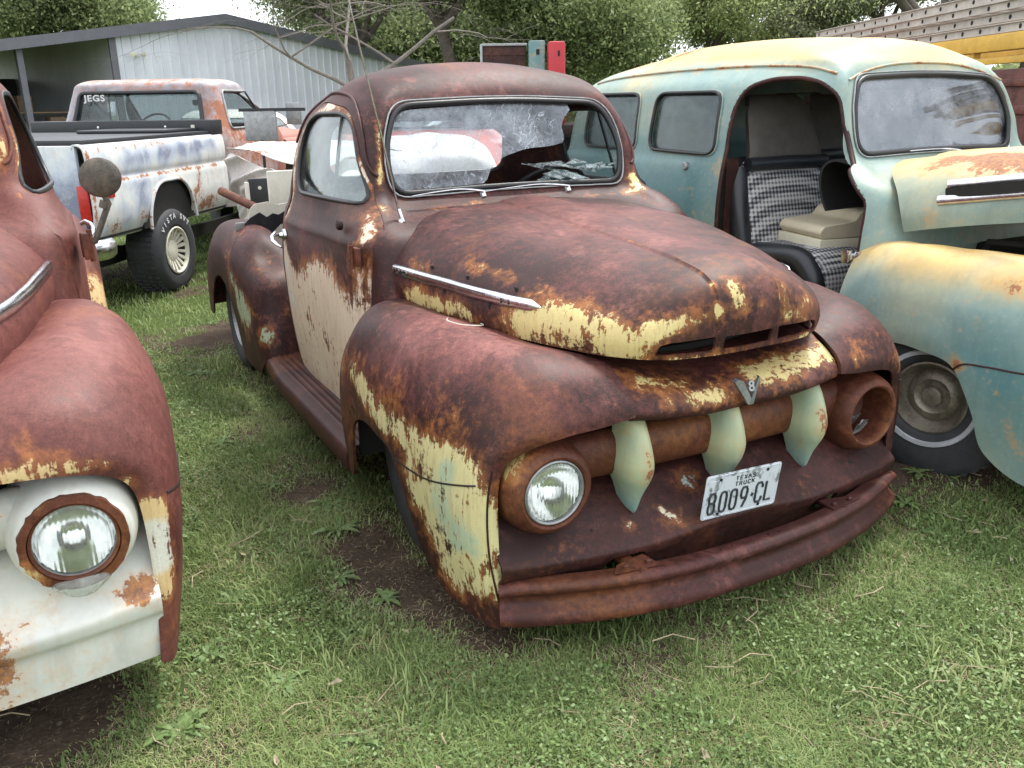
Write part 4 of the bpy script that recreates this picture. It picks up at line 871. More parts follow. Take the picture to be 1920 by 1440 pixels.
# dark inner panels: fender wells, radiator support, frame
iw = MB()
for s in (-1, 1):
    iw.box((s*.60-.01, .2, .12), (s*.60+.01, 1.0, .83)); iw.box((s*.60, .97, .28), (s*.90, .985, .70)); iw.box((s*.40-.03, .1, .22), (s*.40+.03, 4.1, .32))
    iw.box((s*.655-.01, 2.6, .3), (s*.655+.01, 4.0, .62))
iw.build('inner_panel', m_dark, T1)
iw = MB(); iw.box((-.80, .10, .12), (.80, .12, .82)); iw.build('radiator_support', m_dark, T1)
# fender seams
for s in (-1, 1):
    fb = bvh_of(f if s < 0 else f2)
    P = rail_on(fb, [(.435, .475), (.40, .490), (.32, .49), (.22, .495), (.12, .512), (.02, .535), (-.045, .552)], s, .0005, 60)
    tube('panel_seam', P, .0032, m_seal, f if s < 0 else f2, 6)
# stray wire on the fender
wr = tube('loose_wire', crm([(-.665, .56, .885), (-.70, .52, .905), (-.735, .45, .914), (-.715, .39, .912), (-.69, .36, .912), (-.65, .37, .905), (-.625, .43, .895)], 30), .0022, m_creamy, None, 6)
tag(wr, 'short pale wire lying across the top of the central rusty fender', 'wire')
# bed floor behind the cab
bd = MB(); bd.box((-.66, 2.52, .58), (.66, 4.05, .64)); bd.box((-.66, 4.03, .50), (.66, 4.06, .82)); bd.box((-.665, 2.50, .55), (.665, 2.53, .90)); o = bd.build('bed', m_bare, T1); paint(o, [], 0)

# small holes, bolts and slots in the sheet metal
hbv = bvh_of(h)
for y, z in ((.771, 1.030), (.559, 1.024), (.325, 1.018), (.66, .968), (.40, .958)):
    hh = hbv.ray_cast(Vector((-1.3, y, z)), Vector((1, 0, 0)))
    if hh[0]: b = MB(); p_ = hh[0]; b.box((p_.x-.002, p_.y-.008, p_.z-.011), (p_.x+.004, p_.y+.008, p_.z+.011), bev=.001); b.build('trim_hole', m_dark, h)
abv = bvh_of(ap)
for x, z, r_ in ((-.66, .345, .009), (-.52, .34, .005), (.60, .33, .008), (-.30, .205, .006), (.28, .21, .006), (-.76, .36, .005), (-.05, .235, .005), (.16, .24, .005)):
    hh = abv.ray_cast(Vector((x, -1, z)), Vector((0, 1, 0)))
    if hh[0]: b = MB(); b.lathe([(-.002, .001), (-.002, r_), (.0012, r_), (.0012, .001)], 14, tuple(hh[0]), tuple(hh[1] if hh[1].y < 0 else -hh[1])); b.build('bolt_hole', m_dark, ap)
for s_, fo in ((-1, f), (1, f2)):
    fbv = bvh_of(fo); P = project(fbv, crm([(s_*.845, .60), (s_*.86, .5), (s_*.862, .4), (s_*.855, .3), (s_*.84, .2), (s_*.83, .14)], 30), 'y', -.6, (0, 1, 0), .001)
    if len(P) > 6: b = tube('panel_edge', P, .0035, m_bare, fo, 6); paint(b, [], .0)
# ================================================================== THE PICKUP ON THE LEFT
T2 = thing('maroon_pickup', 'dusty maroon old pickup at the left edge with white front panels and a round mirror', 'truck', (-2.576, .171, .097))
wl = lambda c: .9*np.exp(-((c[:, 2]-.42)/.22)**4)*np.clip((c[:, 0]-.805)/.02, 0, 1)*np.clip((.0-c[:, 1])/.05, 0, 1)
F2 = ford_front_fender(T2, 1, m_left, [((.45, -.16, .72), (.76, -.12, .69), .028, .6), ((.62, -.14, .74), .09, .28), ((.80, -.08, .62), .03, .7), ((.845, -.06, .53), (.845, -.06, .30), .035, .95), ((.86, -.05, .52), (.86, -.05, .25), .08, .25)], 0)
paint(F2, [((.845, -.06, .42), .12, 1.3)], -.3, 'tone'); paint(F2, [((.7, .35, .9), .4, .22), ((.8, .1, .7), .15, -.12)], .05, 'pale')
F2b = ford_front_fender(T2, -1, m_left, [], 0); paint(F2b, [], .1, 'pale')
H2 = ford_hood(T2, m_left, [((.60, .1, .9), .1, .1)], 0, slots=False); paint(H2, [], .12, 'pale')
L2 = ford_lip(T2, m_left, [((-.4, -.16, .72), (.45, -.16, .72), .035, .55)], .1); paint(L2, [], .05, 'pale')
A2 = ford_apron(T2, m_white, [], 0, slots=False); paint(A2, [], .5, 'tone'); paint(A2, [((.42, -.15, .25), .12, .62), ((.45, -.15, .14), .05, .4), ((.62, -.12, .42), .05, .35), ((.79, -.1, .33), .05, .75), ((.3, -.15, .34), .07, .5), ((.1, -.17, .3), .15, .5)], .15, 'rust')
B2 = ford_bar(T2, m_white, [], m_white)
paint(B2, [], .35, 'tone'); paint(B2, [], .2, 'rust')
HL2 = ford_lamp(T2, 1, m_white, name='headlight'); paint(HL2, [], .5, 'tone'); paint(HL2, [], .08, 'rust')
ring = MB(); rs = random.Random(4); c = Vector((.664, -.125, .507)); N_ = 60
v = []; f = []
for k in range(N_):
    a = 2*math.pi*k/N_; ro = .122+rs.uniform(-.003, .003)*(1 if .6 < a < 5 else .3); ri = .103
    for r_, y_ in ((ri, .0), (ri, -.012), (ro, -.010+rs.uniform(-.002, .002)), (ro, .006)): v.append((c.x+r_*math.cos(a), c.y+y_, c.z+r_*math.sin(a)))
for k in range(N_):
    k2 = (k+1) % N_
    for q in range(4): f.append((k*4+q, k*4+(q+1) % 4, k2*4+(q+1) % 4, k2*4+q))
o = MB().add(v, f).build('retaining_ring', m_bar, HL2, 40); paint(o, [((.60, -.13, .62), .03, .7), ((.72, -.13, .62), .025, .6), ((.56, -.13, .45), .04, .6)], .0)
lathe('lens_rim', [(-.108, .1045), (-.125, .1035), (-.130, .100), (-.127, .094), (-.115, .092)], 56, (.664, 0, .507), (0, 1, 0), m_bar, HL2)
pk = MB(); g = [[(.664+w*math.sin(a), -.132-d*max(0, math.cos(a)), z) for a in np.linspace(-1.57, 1.57, 9)] for z, w, d in ((.415, .062, .008), (.40, .066, .022), (.385, .05, .022), (.37, .03, .016), (.362, .008, .004))]
gg = grid(g, 14, 16); shell('parking_lamp', gg, .004, m_lens, T2, flip=(gnormals(gg)[7, 8, 1] > 0), ang=60)
C2, bv2, doors2, _ = ford_cab(T2, m_left, [((.62, 1.36, 1.30), (.59, 1.44, 1.53), .035, .42), ((.67, 1.27, 1.21), (.63, 1.37, 1.4), .025, .5)], 0, doormat=m_left, doorblobs=[((.66, 1.45, 1.42), (.68, 1.38, 1.3), .04, .55), ((.83, 2.17, .7), (.83, 2.17, .4), .03, .8)], doorbase=0)
paint(C2, [], .08, 'pale')
for s, d, hol in doors2:
    paint(d, [], .08, 'pale')
    if s < 0: pane_from(bv2, hol, 'x', s*1.2, (-s, 0, 0), .012, 'window_glass', m_glass, d)
d2 = [d for s, d, h_ in doors2 if s > 0][0]
tube('handle', [(.865, 2.135, 1.00), (.885, 2.13, 1.01), (.905, 2.11, 1.00), (.912, 2.07, .985), (.905, 2.02, .972), (.895, 1.985, .965)], [.009, .012, .011, .010, .008, .004], m_chrome, d2, 10)
pane_from(bv2, fillet(WS, WSR), 'y', .9, (0, 1, 0), .006, 'windshield', m_glass, T2)
hg = MB(); hg.prism(fillet([(1.10, 1.09), (1.10, 1.00), (1.155, 1.01), (1.19, 1.045), (1.155, 1.08)], .01), 'x', .822, .838)
hg.box((.825, 1.045, 1.0), (.85, 1.10, 1.09), bev=.005); hg.tube([(.852, 1.075, .99), (.852, 1.075, 1.10)], .009, 8); hg.build('hinge', m_bar, d2)
m_mirr = plain('dirty_grey_mirror_back', (.075, .075, .07), .6, .2, .5, 25, .4, col2=(.16, .13, .10))
mi = MB(); mi.tube([(.84, 1.14, 1.045), (.87, 1.14, 1.05), (.885, 1.14, 1.08), (.93, 1.12, 1.18), (0.905, 1.105, 1.250)], .011, 10); mi.tube([(.912, 1.125, 1.165), (.920, 1.122, 1.19)], .016, 10)
mo = mi.build('side_mirror', m_mirr, T2)
lathe('mirror_head', [(-.020, .001), (-.020, .015), (-.014, .045), (-.006, .062), (.002, .068), (.006, .066), (.006, .001)], 40, (0.915, 1.10, 1.270), (.15, 1, .08), m_mirr, mo)
sp2, rows2 = spear(T2, 1)
R2 = rear_fender(T2, 1, m_left, [((.94, 2.6, .6), .15, .7), ((.9, 2.5, .5), .15, .3)], 0)
interior(T2, m_dark, dark=m_dark)
iw = MB(); iw.box((.595, .2, .12), (.605, 1.0, .83)); iw.box((-.80, .10, .12), (.80, .12, .82)); iw.box((.60, 1.03, .25), (.9, 1.05, .80)); iw.box((-.66, 2.5, .3), (.655, 4.0, .60)); iw.build('inner_panel', m_dark, T2)
P = rail_on(bvh_of(F2), [(.435, .475), (.40, .490), (.32, .49), (.22, .495), (.12, .512), (.02, .535), (-.045, .552)], 1, .0005, 60); tube('panel_seam', P, .0032, m_seal, F2, 6)
for s in (1, -1): make_wheel(T2, (s*.745, .62, .275), s, r=.355, w=.19); make_wheel(T2, (s*.745, 3.46, .275), s, r=.355, w=.19)
for s in (1, -1):
    dr = rail_on(bv2, DRIP, s)
    t = tube('drip_rail', dr, .0075, m_left, T2, 8); paint(t, [], 0.25)

# ================================================================== THE PANEL TRUCK ON THE RIGHT
T3 = thing('panel_truck', 'teal and yellow faded panel truck on the right with its side door missing', 'truck', (2.164, -.472, .097))
up = lambda z0, w, k: (lambda c: k/(1+np.exp(np.clip(-(c[:, 2]-z0)/w, -50, 50))))
def t3paint(o, extra=(), base=.40, rust=0, rb=()):
    paint(o, list(extra), base, 'tone'); paint(o, list(rb), rust, 'rust')
f3 = ford_front_fender(T3, -1, m_panel, [], 0); t3paint(f3, [up(.80, .03, .46), ((-.93, .3, .55), .2, -.25), ((-.9, .05, .4), .3, -.20), ((-.9, .9, .7), .12, -.12)], .42, .0, [((-.9, .30, .83), (-.88, .05, .80), .07, .55), ((-.95, .42, .50), .035, .6), ((-.82, .6, .89), .05, .35), ((-.93, .25, .42), (-.9, .15, .2), .03, .45)])
f3b = ford_front_fender(T3, 1, m_panel, [], 0); t3paint(f3b, [up(.80, .03, .46)], .42)
H3 = ford_hood(T3, m_panel, [], 0, slots=False); t3paint(H3, [up(1.10, .03, .36)], .42, 0, [((-.45, .9, 1.15), (-.42, .2, 1.09), .17, .80), ((.3, .9, 1.17), (.3, .2, 1.12), .2, .5), ((-.6, .35, 1.0), .08, .5), ((-.68, .85, .9), .05, .3)])
s3 = [spear(T3, -1, ((.70, .80, 1.045), (.60, .10, 1.05))), spear(T3, -1, ((.70, .82, .985), (.60, .10, .99)))]
dk = MB(); dk.prism(fillet([(.79, .995), (.79, 1.035), (.2, 1.04), (.2, 1.0)], .01), 'x', -.685, -.665); do = dk.build('vent_slot', m_dark, T3)
hp = Vector((0, 1.22, 1.17)); RM = Matrix.Translation(hp+Vector((0, 0, .035))) @ Matrix.Rotation(R(-8.5), 4, 'X') @ Matrix.Translation(-hp)
for o in [H3, do, s3[0][0], s3[1][0]]: o.data.transform(RM)
for o in (s3[0][0], s3[1][0], do): o.parent = H3
L3 = ford_lip(T3, m_panel, [], 0); t3paint(L3, [], .6)
A3 = ford_apron(T3, m_panel, [], 0); t3paint(A3, [], .3); 
for s in (-1, 1): h3 = ford_lamp(T3, s, m_panel); t3paint(h3, [], .4)
B3, bv3, doors3, ws3 = ford_cab(T3, m_panel, [], 0, kind='panel', door_sides=(1,), doormat=m_panel)
vb = lambda c: -.20*np.exp(-((c[:, 2]-1.0)/.25)**2)*np.clip((c[:, 1]-1.3)/.5, 0, 1)
t3paint(B3, [up(1.685, .014, .50), vb, lambda c: .18*np.exp(-((c[:, 1]-2.95)/.10)**2)*(c[:, 2] > 1.1), lambda c: -.10*np.exp(-((c[:, 1]-2.4)/.25)**2)*(c[:, 2] < 1.7)*(c[:, 2] > 1.5), lambda c: -.12*np.clip((c[:, 1]-1.9)/.3, 0, 1)*(c[:, 2] < 1.3), lambda c: .10*np.exp(-((c[:, 1]-1.35)/.15)**2)*(c[:, 2] > 1.62)], .40, 0, [((-.50, 2.15, 1.75), .05, .6), ((-.4, 3.1, 1.76), (-.3, 2.5, 1.79), .07, .5), ((-.72, 3.3, 1.66), .05, .6), ((-.62, 1.9, 1.655), (-.66, 3.2, 1.65), .02, .3), ((-.8, 2.02, .5), (-.82, 2.02, 1.2), .03, .4)])
# pressed belt line on the sides of the body
for v in B3.data.vertices:
    if v.co.y > 2.19 and abs(v.co.x) > .7 and v.co.z < 1.24:
        s_ = math.copysign(1, v.co.x); zb = 1.172; v.co.x += s_*(.016/(1+math.exp((v.co.z-zb)/.008)))*min(1, (v.co.y-2.19)/.05)*max(0, 1-max(0, zb-.25-v.co.z)/.3)
for s, d, hol in doors3:
    d.data.materials.clear(); d.data.materials.append(m_panel); t3paint(d, [], .3); pane_from(bv3, hol, 'x', s*1.2, (-s, 0, 0), .012, 'window_glass', m_glass, d)
pane_from(bv3, ws3, 'y', .9, (0, 1, 0), .006, 'windshield', glass('hazy_windshield_glass', tint=(.80, .84, .88), dirt=.40, dcol=(.55, .58, .64)), T3)
m_pglass = glass('filmed_side_glass', tint=(.45, .5, .5), dirt=.30, dcol=(.42, .52, .52))
for s in (-1, 1):
    for y0, y1 in ((2.08, 2.66), (2.80, 3.34)):
        ol = fillet([(y0, 1.215), (y1, 1.225), (y1-.02, 1.535), (y0+.01, 1.535)], .07)
        pane_from(bv3, ol, 'x', s*1.2, (-s, 0, 0), .014, 'side_window', m_pglass, T3)
        tube('window_seal', project(bv3, resamp(ol, 70), 'x', s*1.2, (-s, 0, 0), .003), .011, m_seal, T3, 8, True)
        t = tube('window_trim', project(bv3, resamp(cencut(ol, 1.045), 70), 'x', s*1.2, (-s, 0, 0), .004), .005, m_panel, T3, 6, True); paint(t, [], .4, 'tone'); paint(t, [], .15, 'rust')
# gutter
for s in (-1, 1):
    g1 = rail_on(bv3, [(1.50, 1.605), (1.62, 1.635), (1.9, 1.655), (2.3, 1.658), (2.8, 1.65), (3.2, 1.625), (3.4, 1.60)], s) if 1 else project(bv3, [(1.10, 1.19), (1.10, 1.24), (1.12, 1.38), (1.18, 1.49), (1.26, 1.575), (1.36, 1.62), (1.5, 1.645), (1.9, 1.652), (2.3, 1.655), (2.8, 1.645), (3.2, 1.62), (3.4, 1.59)], 'x', s*1.3, (-s, 0, 0), .004)
    t = tube('gutter', g1, .0065, m_panel, T3, 8); t3paint(t, [], .35, .45)
ga = project(bv3, [(x, 1.575+.082*(1-(abs(x)/.565)**2.6)) for x in np.linspace(-.565, .565, 40)], 'y', .9, (0, 1, 0), .003)
t = tube('gutter', crm(ga, 60), .006, m_panel, T3, 8); t3paint(t, [], .45, .42)
# door jamb
jo = resamp(fillet(OPEN3, OPENR), 140); jp = project(bv3, jo, 'x', -1.2, (1, 0, 0), -.012)
t = tube('door_jamb', jp, .013, m_bare, T3, 8, True); paint(t, [], .0)
jb = MB(); jb.box((-.80, 1.985, .33), (-.72, 2.0, 1.2)); o = jb.build('latch_pillar', m_bare, T3); paint(o, [], .0)
hg = MB(); hg.box((-.825, 1.06, .79), (-.805, 1.10, .84), bev=.004); hg.box((-.85, 1.085, .80), (-.815, 1.10, .83), bev=.003); hg.box((-.855, 1.09, .785), (-.835, 1.13, .845), bev=.004); hg.build('hinge', m_chrome, T3)
lathe('fuel_cap', [(0, .022), (.02, .022), (.024, .018), (.024, .001)], 20, (-.835, 2.27, 1.15), (-1, 0, 0), m_dullmetal, T3)
rf3 = rear_fender(T3, -1, m_panel, []); t3paint(rf3, [], .3)
ib = MB(); ib.box((-.76, 1.0, .30), (.76, 3.8, .33)); ib.build('floor', m_inner, T3); hb = MB(); hb.box((-.595, .2, .12), (-.605, 1.0, .80)); hb.box((-.64, .97, .30), (.64, .985, 1.08)); hb.box((-.90, .97, .28), (-.60, .985, .70)); hb.build('inner_panel', m_dark, T3)
lg = MB(); lg.box((-.64, .1, .795), (-.57, 1.0, .815), bev=.004); lg.box((-.60, .1, .74), (-.585, 1.0, .80)); o = lg.build('fender_ledge', m_bare, T3); paint(o, [], .15)
en = MB(); en.box((-.2, .3, .4), (.2, .95, .85), bev=.03); en.lathe([(0, .16), (.10, .17), (.12, .1), (.12, .001)], 24, (0, .62, .88), (0, 0, 1)); en.tube([(-.3, .9, .6), (-.45, .7, .9), (-.35, .4, .9)], .015, 8); en.build('engine', m_dark, T3)
w3, t3, r3 = make_wheel(T3, (-.80, .60, .30), -1, r=.345, w=.19, rim=.155, rot=R(16), white=True, rimmat=plain('dusty_steel_rim', (.20, .17, .13), .5, .6, .35, 12, .2, col2=(.36, .32, .26)))
make_wheel(T3, (.78, .60, .30), 1, r=.355); make_wheel(T3, (-.76, 3.1, .30), -1, r=.355); make_wheel(T3, (.76, 3.1, .30), 1, r=.355)
P = rail_on(bvh_of(f3), [(.435, .475), (.40, .505), (.30, .52), (.20, .525), (.10, .535), (.02, .555)], -1, .0008, 60); tube('panel_seam', P, .004, m_bare, f3, 6)
for s in (-1,):
    w = MB(); w.tube(crm([(.12, 1.25, 1.228), (.02, 1.262, 1.246), (-.30, 1.27, 1.25)], 12), [.009]*6+[.005]*6, 8, flat=.6); w.tube([(.12, 1.245, 1.215), (.12, 1.25, 1.235)], .014, 8); w.build('wiper', m_chrome, T3)
dsh = grid([[(x, y, z) for x in np.linspace(-.595, .595, 9)] for y, z in ((1.385, 1.19), (1.43, 1.20), (1.50, 1.20), (1.545, 1.17), (1.555, 1.10), (1.53, 1.02), (1.50, .97))], 20, 24); dsh[..., 1] -= (np.abs(dsh[..., 0])/.7)**4*.05
shell('dashboard', dsh, .012, m_dark, T3, ang=60)
# seats
def plaid():
    k = NT('black_white_plaid_cloth'); out = None
    for d in ('X', 'Z', 'Y'):
        w = k.n('ShaderNodeTexWave'); w.bands_direction = d; w.inputs['Scale'].default_value = 13; k.put(w.inputs['Vector'], k.tc.outputs['Object']); a = k.rng(w.outputs[1], .35, .65)
        out = a if out is None else k.math('ADD', out, a)
    w2 = k.noise(260, 2, .6); c = k.ramp(k.math('MULTIPLY', k.math('ADD', out, k.lin(w2, .8, -.4)), .33), [(.12, (.03, .03, .035)), (.45, (.20, .20, .21)), (.8, (.55, .54, .52))]); return k.bsdf(Base_Color=c, Roughness=.9, Normal=k.bump(w2, .4, .002))
m_plaid = plaid(); m_vinyl = plain('black_vinyl', (.016, .018, .022), .38, 0, .3, 14, .2)
def seat(x0, x1, y0, name, label):
    t = thing(name, label, 'seat', (2.164, -.472, .097)); xc = (x0+x1)/2; w = (x1-x0)/2
    cu = [[(xc+w*math.sin(a)*k, y, z+.02*math.cos(a)) for a in np.linspace(-1.45, 1.45, 9)] for y, z, k in ((y0+.02, .50, .86), (y0-.02, .56, .92), (y0-.01, .66, .95), (y0+.05, .715, .95), (y0+.25, .72, .94), (y0+.50, .69, .93), (y0+.56, .60, .9))]
    shell('cushion', grid(cu, 26, 22), .04, m_plaid, t, ang=60)
    for s in (-1, 1): 
        b = MB(); P = crm([(xc+s*w*.96, y0+.02, .50), (xc+s*w*.98, y0-.0, .62), (xc+s*w*.97, y0+.08, .715), (xc+s*w*.97, y0+.3, .725), (xc+s*w*.97, y0+.55, .70)], 24); b.tube(P, [.05]*4+[.062]*16+[.05]*4, 12)
        b.box((xc+s*w*.88-.05, y0+.03, .46), (xc+s*w*.88+.05, y0+.55, .68), bev=.03); b.build('bolster', m_vinyl, t)
    bk = [[(xc+w*.86*math.sin(a)*k, y+.03-.03*math.cos(a), z) for a in np.linspace(-1.45, 1.45, 9)] for y, z, k in ((y0+.50, .70, 1), (y0+.55, .9, 1), (y0+.60, 1.08, .98), (y0+.62, 1.15, .93), (y0+.60, 1.19, .88), (y0+.63, 1.30, .80), (y0+.67, 1.42, .72), (y0+.70, 1.47, .55), (y0+.75, 1.46, .5))]
    g = grid(bk, 40, 22); lower = g[:22]; up_ = g[21:]
    shell('backrest', lower, .05, m_plaid, t, ang=60); shell('headrest', up_, .05, plain('grey_brown_vinyl', (.075, .065, .055), .6) if 'grey_brown_vinyl' not in bpy.data.materials else bpy.data.materials['grey_brown_vinyl'], t, ang=60)
    b = MB(); b.tube([(xc-w*.85, y0+.57, 1.165), (xc, y0+.545, 1.17), (xc+w*.85, y0+.57, 1.165)], .036, 12); b.build('top_roll', m_vinyl, t)
    for s in (-1, 1):
        b = MB(); P = crm([(xc+s*w*.93, y0+.52, .66), (xc+s*w*.96, y0+.57, .90), (xc+s*w*.90, y0+.63, 1.14)], 16); b.tube(P, .055, 12); b.build('bolster', m_vinyl, t)
    b = MB(); b.box((xc-w*.8, y0+.65, .55), (xc+w*.8, y0+.70, 1.2), bev=.02); b.build('back_shell', m_vinyl, t)
    b = MB(); b.box((xc-w*.7, y0+.1, .33), (xc+w*.7, y0+.5, .50), bev=.01); b.build('pedestal', m_dullmetal, t)
    return t
seat(-.72, -.06, 1.40, 'bucket_seat', 'plaid seat with black bolsters seen through the missing door of the panel truck')
seat(.08, .66, 1.72, 'bucket_seat', 'dark seat farther inside the panel truck, behind the plaid seat')
# cash register on the seat
m_beige = plain('aged_beige_plastic', (.60, .53, .38), .45, 0, .10, 5, .08); m_beige2 = plain('pale_beige_plastic', (.70, .66, .50), .45, 0, .08, 5, .08)
cr0 = thing('cash_register', 'beige cash register with a drawer resting on the plaid seat of the panel truck', 'cash register', (2.164-.31, -.472+1.62, .097+.735), R(-12))
b = MB(); b.box((-.26, -.19, 0), (.26, .19, .085), bev=.008); b.build('drawer_box', m_beige2, cr0)
b = MB(); b.box((-.02, -.197, .015), (.245, -.188, .075), bev=.004); dr = b.build('drawer_front', m_beige2, cr0); b = MB(); b.box((.22, -.203, .03), (.236, -.196, .06), bev=.002); b.build('pull', m_dark, dr)
b = MB(); b.prism(fillet([(-.24, .088), (-.265, .115), (-.24, .150), (-.06, .168), (-.03, .215), (.19, .235), (.235, .21), (.24, .088)], [.005, .02, .02, .02, .02, .02, .02, .005]), 'y', -.185, .185); o = b.build('machine_body', m_beige, cr0, 30)
mdf = o.modifiers.new('bevel', 'BEVEL'); mdf.width = .012; mdf.segments = 3; mdf.limit_method = 'ANGLE'; mdf.angle_limit = R(60)
b = MB(); b.box((.0, -.10, .222), (.17, .10, .238), bev=.006); b.build('keypad_cover', plain('olive_keypad', (.42, .40, .26), .6), cr0)
b = MB()
b.tube([(.05, -.192, .135), (.12, -.197, .14), (.18, -.192, .135)], .007, 8); b.build('paper_slot', m_dark, cr0)

# ================================================================== A RED AND WHITE TRUCK BEHIND, SEEN THROUGH THE CAB
T4 = thing('old_truck', 'white-hooded truck with a red cab parked behind the central rusty pickup', 'truck', (1.25, 4.75, .12), R(-13))
for s in (-1, 1): o = ford_front_fender(T4, s, m_redw, []); paint(o, [], .6, 'tone'); paint(o, [((s*.9, .3, .8), .2, .3)], .1, 'rust')
o = ford_hood(T4, m_redw, [], 0, slots=False); paint(o, [lambda c: -.5*(c[:, 0] > .35)], .62, 'tone'); paint(o, [], 0, 'rust')
o = ford_lip(T4, m_redw, []); paint(o, [], .1, 'tone')
for k in (1, -1): ford_lamp(T4, k, m_redw)
o = ford_apron(T4, m_redw, []); paint(o, [], .1, 'tone'); ford_bumper(T4, m_bump)
C4, bv4, d4, w4_ = ford_cab(T4, m_redw, [], 0, doormat=m_redw)
paint(C4, [lambda c: -.45*(c[:, 2] > 1.0)], .55, 'tone'); paint(C4, [((.7, 1.3, 1.3), .2, .3)], .0, 'rust')
for s, d, hol in d4: d.data.materials.clear(); d.data.materials.append(m_redw); paint(d, [lambda c: -.4*(c[:, 2] > 1.1)], .55, 'tone'); paint(d, [], .25, 'rust')
pane_from(bv4, w4_, 'y', .9, (0, 1, 0), .006, 'windshield', m_glass, T4); interior(T4, m_inner)
for s in (-1, 1): make_wheel(T4, (s*.745, .62, .27), s, r=.355); make_wheel(T4, (s*.745, 3.46, .27), s, r=.355); rear_fender(T4, s, m_redw, [])

# ================================================================== WHITE AND BLUE PICKUP BEHIND ON THE LEFT
AZ = R(35); T5 = thing('pickup_truck', 'white and blue worn pickup seen from behind with a black bed cover and big tyres', 'truck', (-.82, 6.2, 0), -AZ)
def bedprof(y, inset=0):
    P = [(-.10, .60), (-.06, .64), (-.02, .72), (.0, .84), (.0, .96), (-.004, 1.04), (-.022, 1.08), (-.010, 1.11), (-.002, 1.16), (-.004, 1.25), (-.02, 1.315), (-.05, 1.335), (-.10, 1.335), (-.105, 1.30)]
    return [(x-inset, y, z-.045*(y+1.2)/2.4*0) for x, z in P]
g = grid([bedprof(y, i) for y, i in ((-1.20, .0), (-1.17, -.0), (-.8, 0), (-.4, 0), (0, 0), (.4, 0), (.8, 0), (1.18, 0))], 80, 60); n = gnormals(g)
bs = shell('bed_side', g, .012, m_pick, T5, flip=(n[40, 25, 0] < 0), ang=40)
arch = fillet([(-.42, .4), (.42, .4), (.42, .74), (.26, .99), (-.22, .99), (-.40, .78)], [0, 0, .15, .2, .2, .15])
boolean(bs, [prism(arch, 'x', -.3, .2, ang=0)])
paint(bs, [lambda c: .05*np.sin(c[:, 1]*19+np.sin(c[:, 2]*9)), ((0, -.6, 1.2), (0, .9, 1.25), .07, -.17), ((0, .1, .85), (0, .9, .9), .2, .15), ((0, -.5, .85), .25, -.12)], .52, 'tone')
paint(bs, [((0, -.9, 1.06), (0, 1.0, 1.06), .022, .62), ((0, .46, .85), (0, .42, .62), .05, .55), ((0, -.48, .70), .09, .5), ((0, .85, .70), (0, .6, .72), .10, .52), ((0, -1.17, .7), (0, -1.17, 1.3), .035, .5), ((0, .55, .95), .07, .55), ((0, -.9, .66), .12, .45), ((0, .0, 1.3), (0, -1, 1.3), .03, .35)], .13, 'rust')
fl = MB(); P = [(0.004, y, z) for y, z in resamp(arch, 60) if z > .60]; P = sorted(P, key=lambda p: math.atan2(p[2]-.6, -p[1])); fl.tube(P, .014, 8) if len(P) > 3 else None; o = fl.build('arch_lip', m_pick, bs); paint(o, [], .5, 'tone'); paint(o, [], .35, 'rust')
g2 = g.copy(); g2[..., 0] = -1.94-g2[..., 0]; n = gnormals(g2); o = shell('bed_side', g2, .012, m_pick, T5, flip=(n[40, 25, 0] > 0), ang=40); paint(o, [], .5, 'tone'); paint(o, [], .05, 'rust')
tg = MB(); tg.box((-1.86, -1.20, .72), (-.08, -1.16, 1.33), bev=.012); o = tg.build('tailgate', m_pick, T5); paint(o, [up(1.05, .02, .3)], .2, 'tone'); paint(o, [], .05, 'rust')
b = MB(); b.box((-1.90, -1.15, 1.325), (-.05, 1.22, 1.37), bev=.015); b.box((-1.0, .3, 1.37), (-.16, .95, 1.40), bev=.012); b.box((-1.92, 1.0, 1.33), (-.03, 1.24, 1.47), bev=.012); b.build('bed_cover', m_vinyl, T5)
for xx in (-.5, -1.2): b = MB(); b.lathe([(0, .012), (.004, .012), (.005, .001)], 10, (xx, .995, 1.41), (0, -1, 0)); b.build('snap', m_chrome, T5)
b = MB(); b.box((-.235, .985, 1.385), (-.20, .998, 1.425), bev=.003); b.build('white_tag', m_creamy, T5)
m_redlens = plain('red_lens', (.42, .02, .015), .25, 0, .2, 20)
b = MB(); b.box((-.10, -1.225, .78), (-.02, -1.195, 1.04), bev=.01); b.build('tail_light', m_redlens, T5)
b = MB(); b.box((.0, -1.02, .93), (.012, -.90, 1.01), bev=.006); b.build('side_marker', m_redlens, T5)
b = MB(); b.add(*tube_vf(crm([(-1.95, -1.22, .56), (-1.8, -1.36, .56), (-.97, -1.40, .56), (-.15, -1.36, .56), (.0, -1.18, .56), (.0, -1.05, .56)], 50), .05, 10, flat=1.6)); o = b.build('rear_bumper', m_chrome, T5)
b = MB(); b.box((-1.88, -1.15, .62), (-.06, 1.2, .70)); b.box((-.5, -.6, .3), (-.44, 4.2, .42)); b.box((-1.5, -.6, .3), (-1.44, 4.2, .42)); b.box((-.42, -.45, .62), (-.04, .45, 1.0)); b.lathe([(0, .05), (1.7, .05)], 12, (-1.8, 0, .36), (1, 0, 0)); b.build('underbody', m_dark, T5)
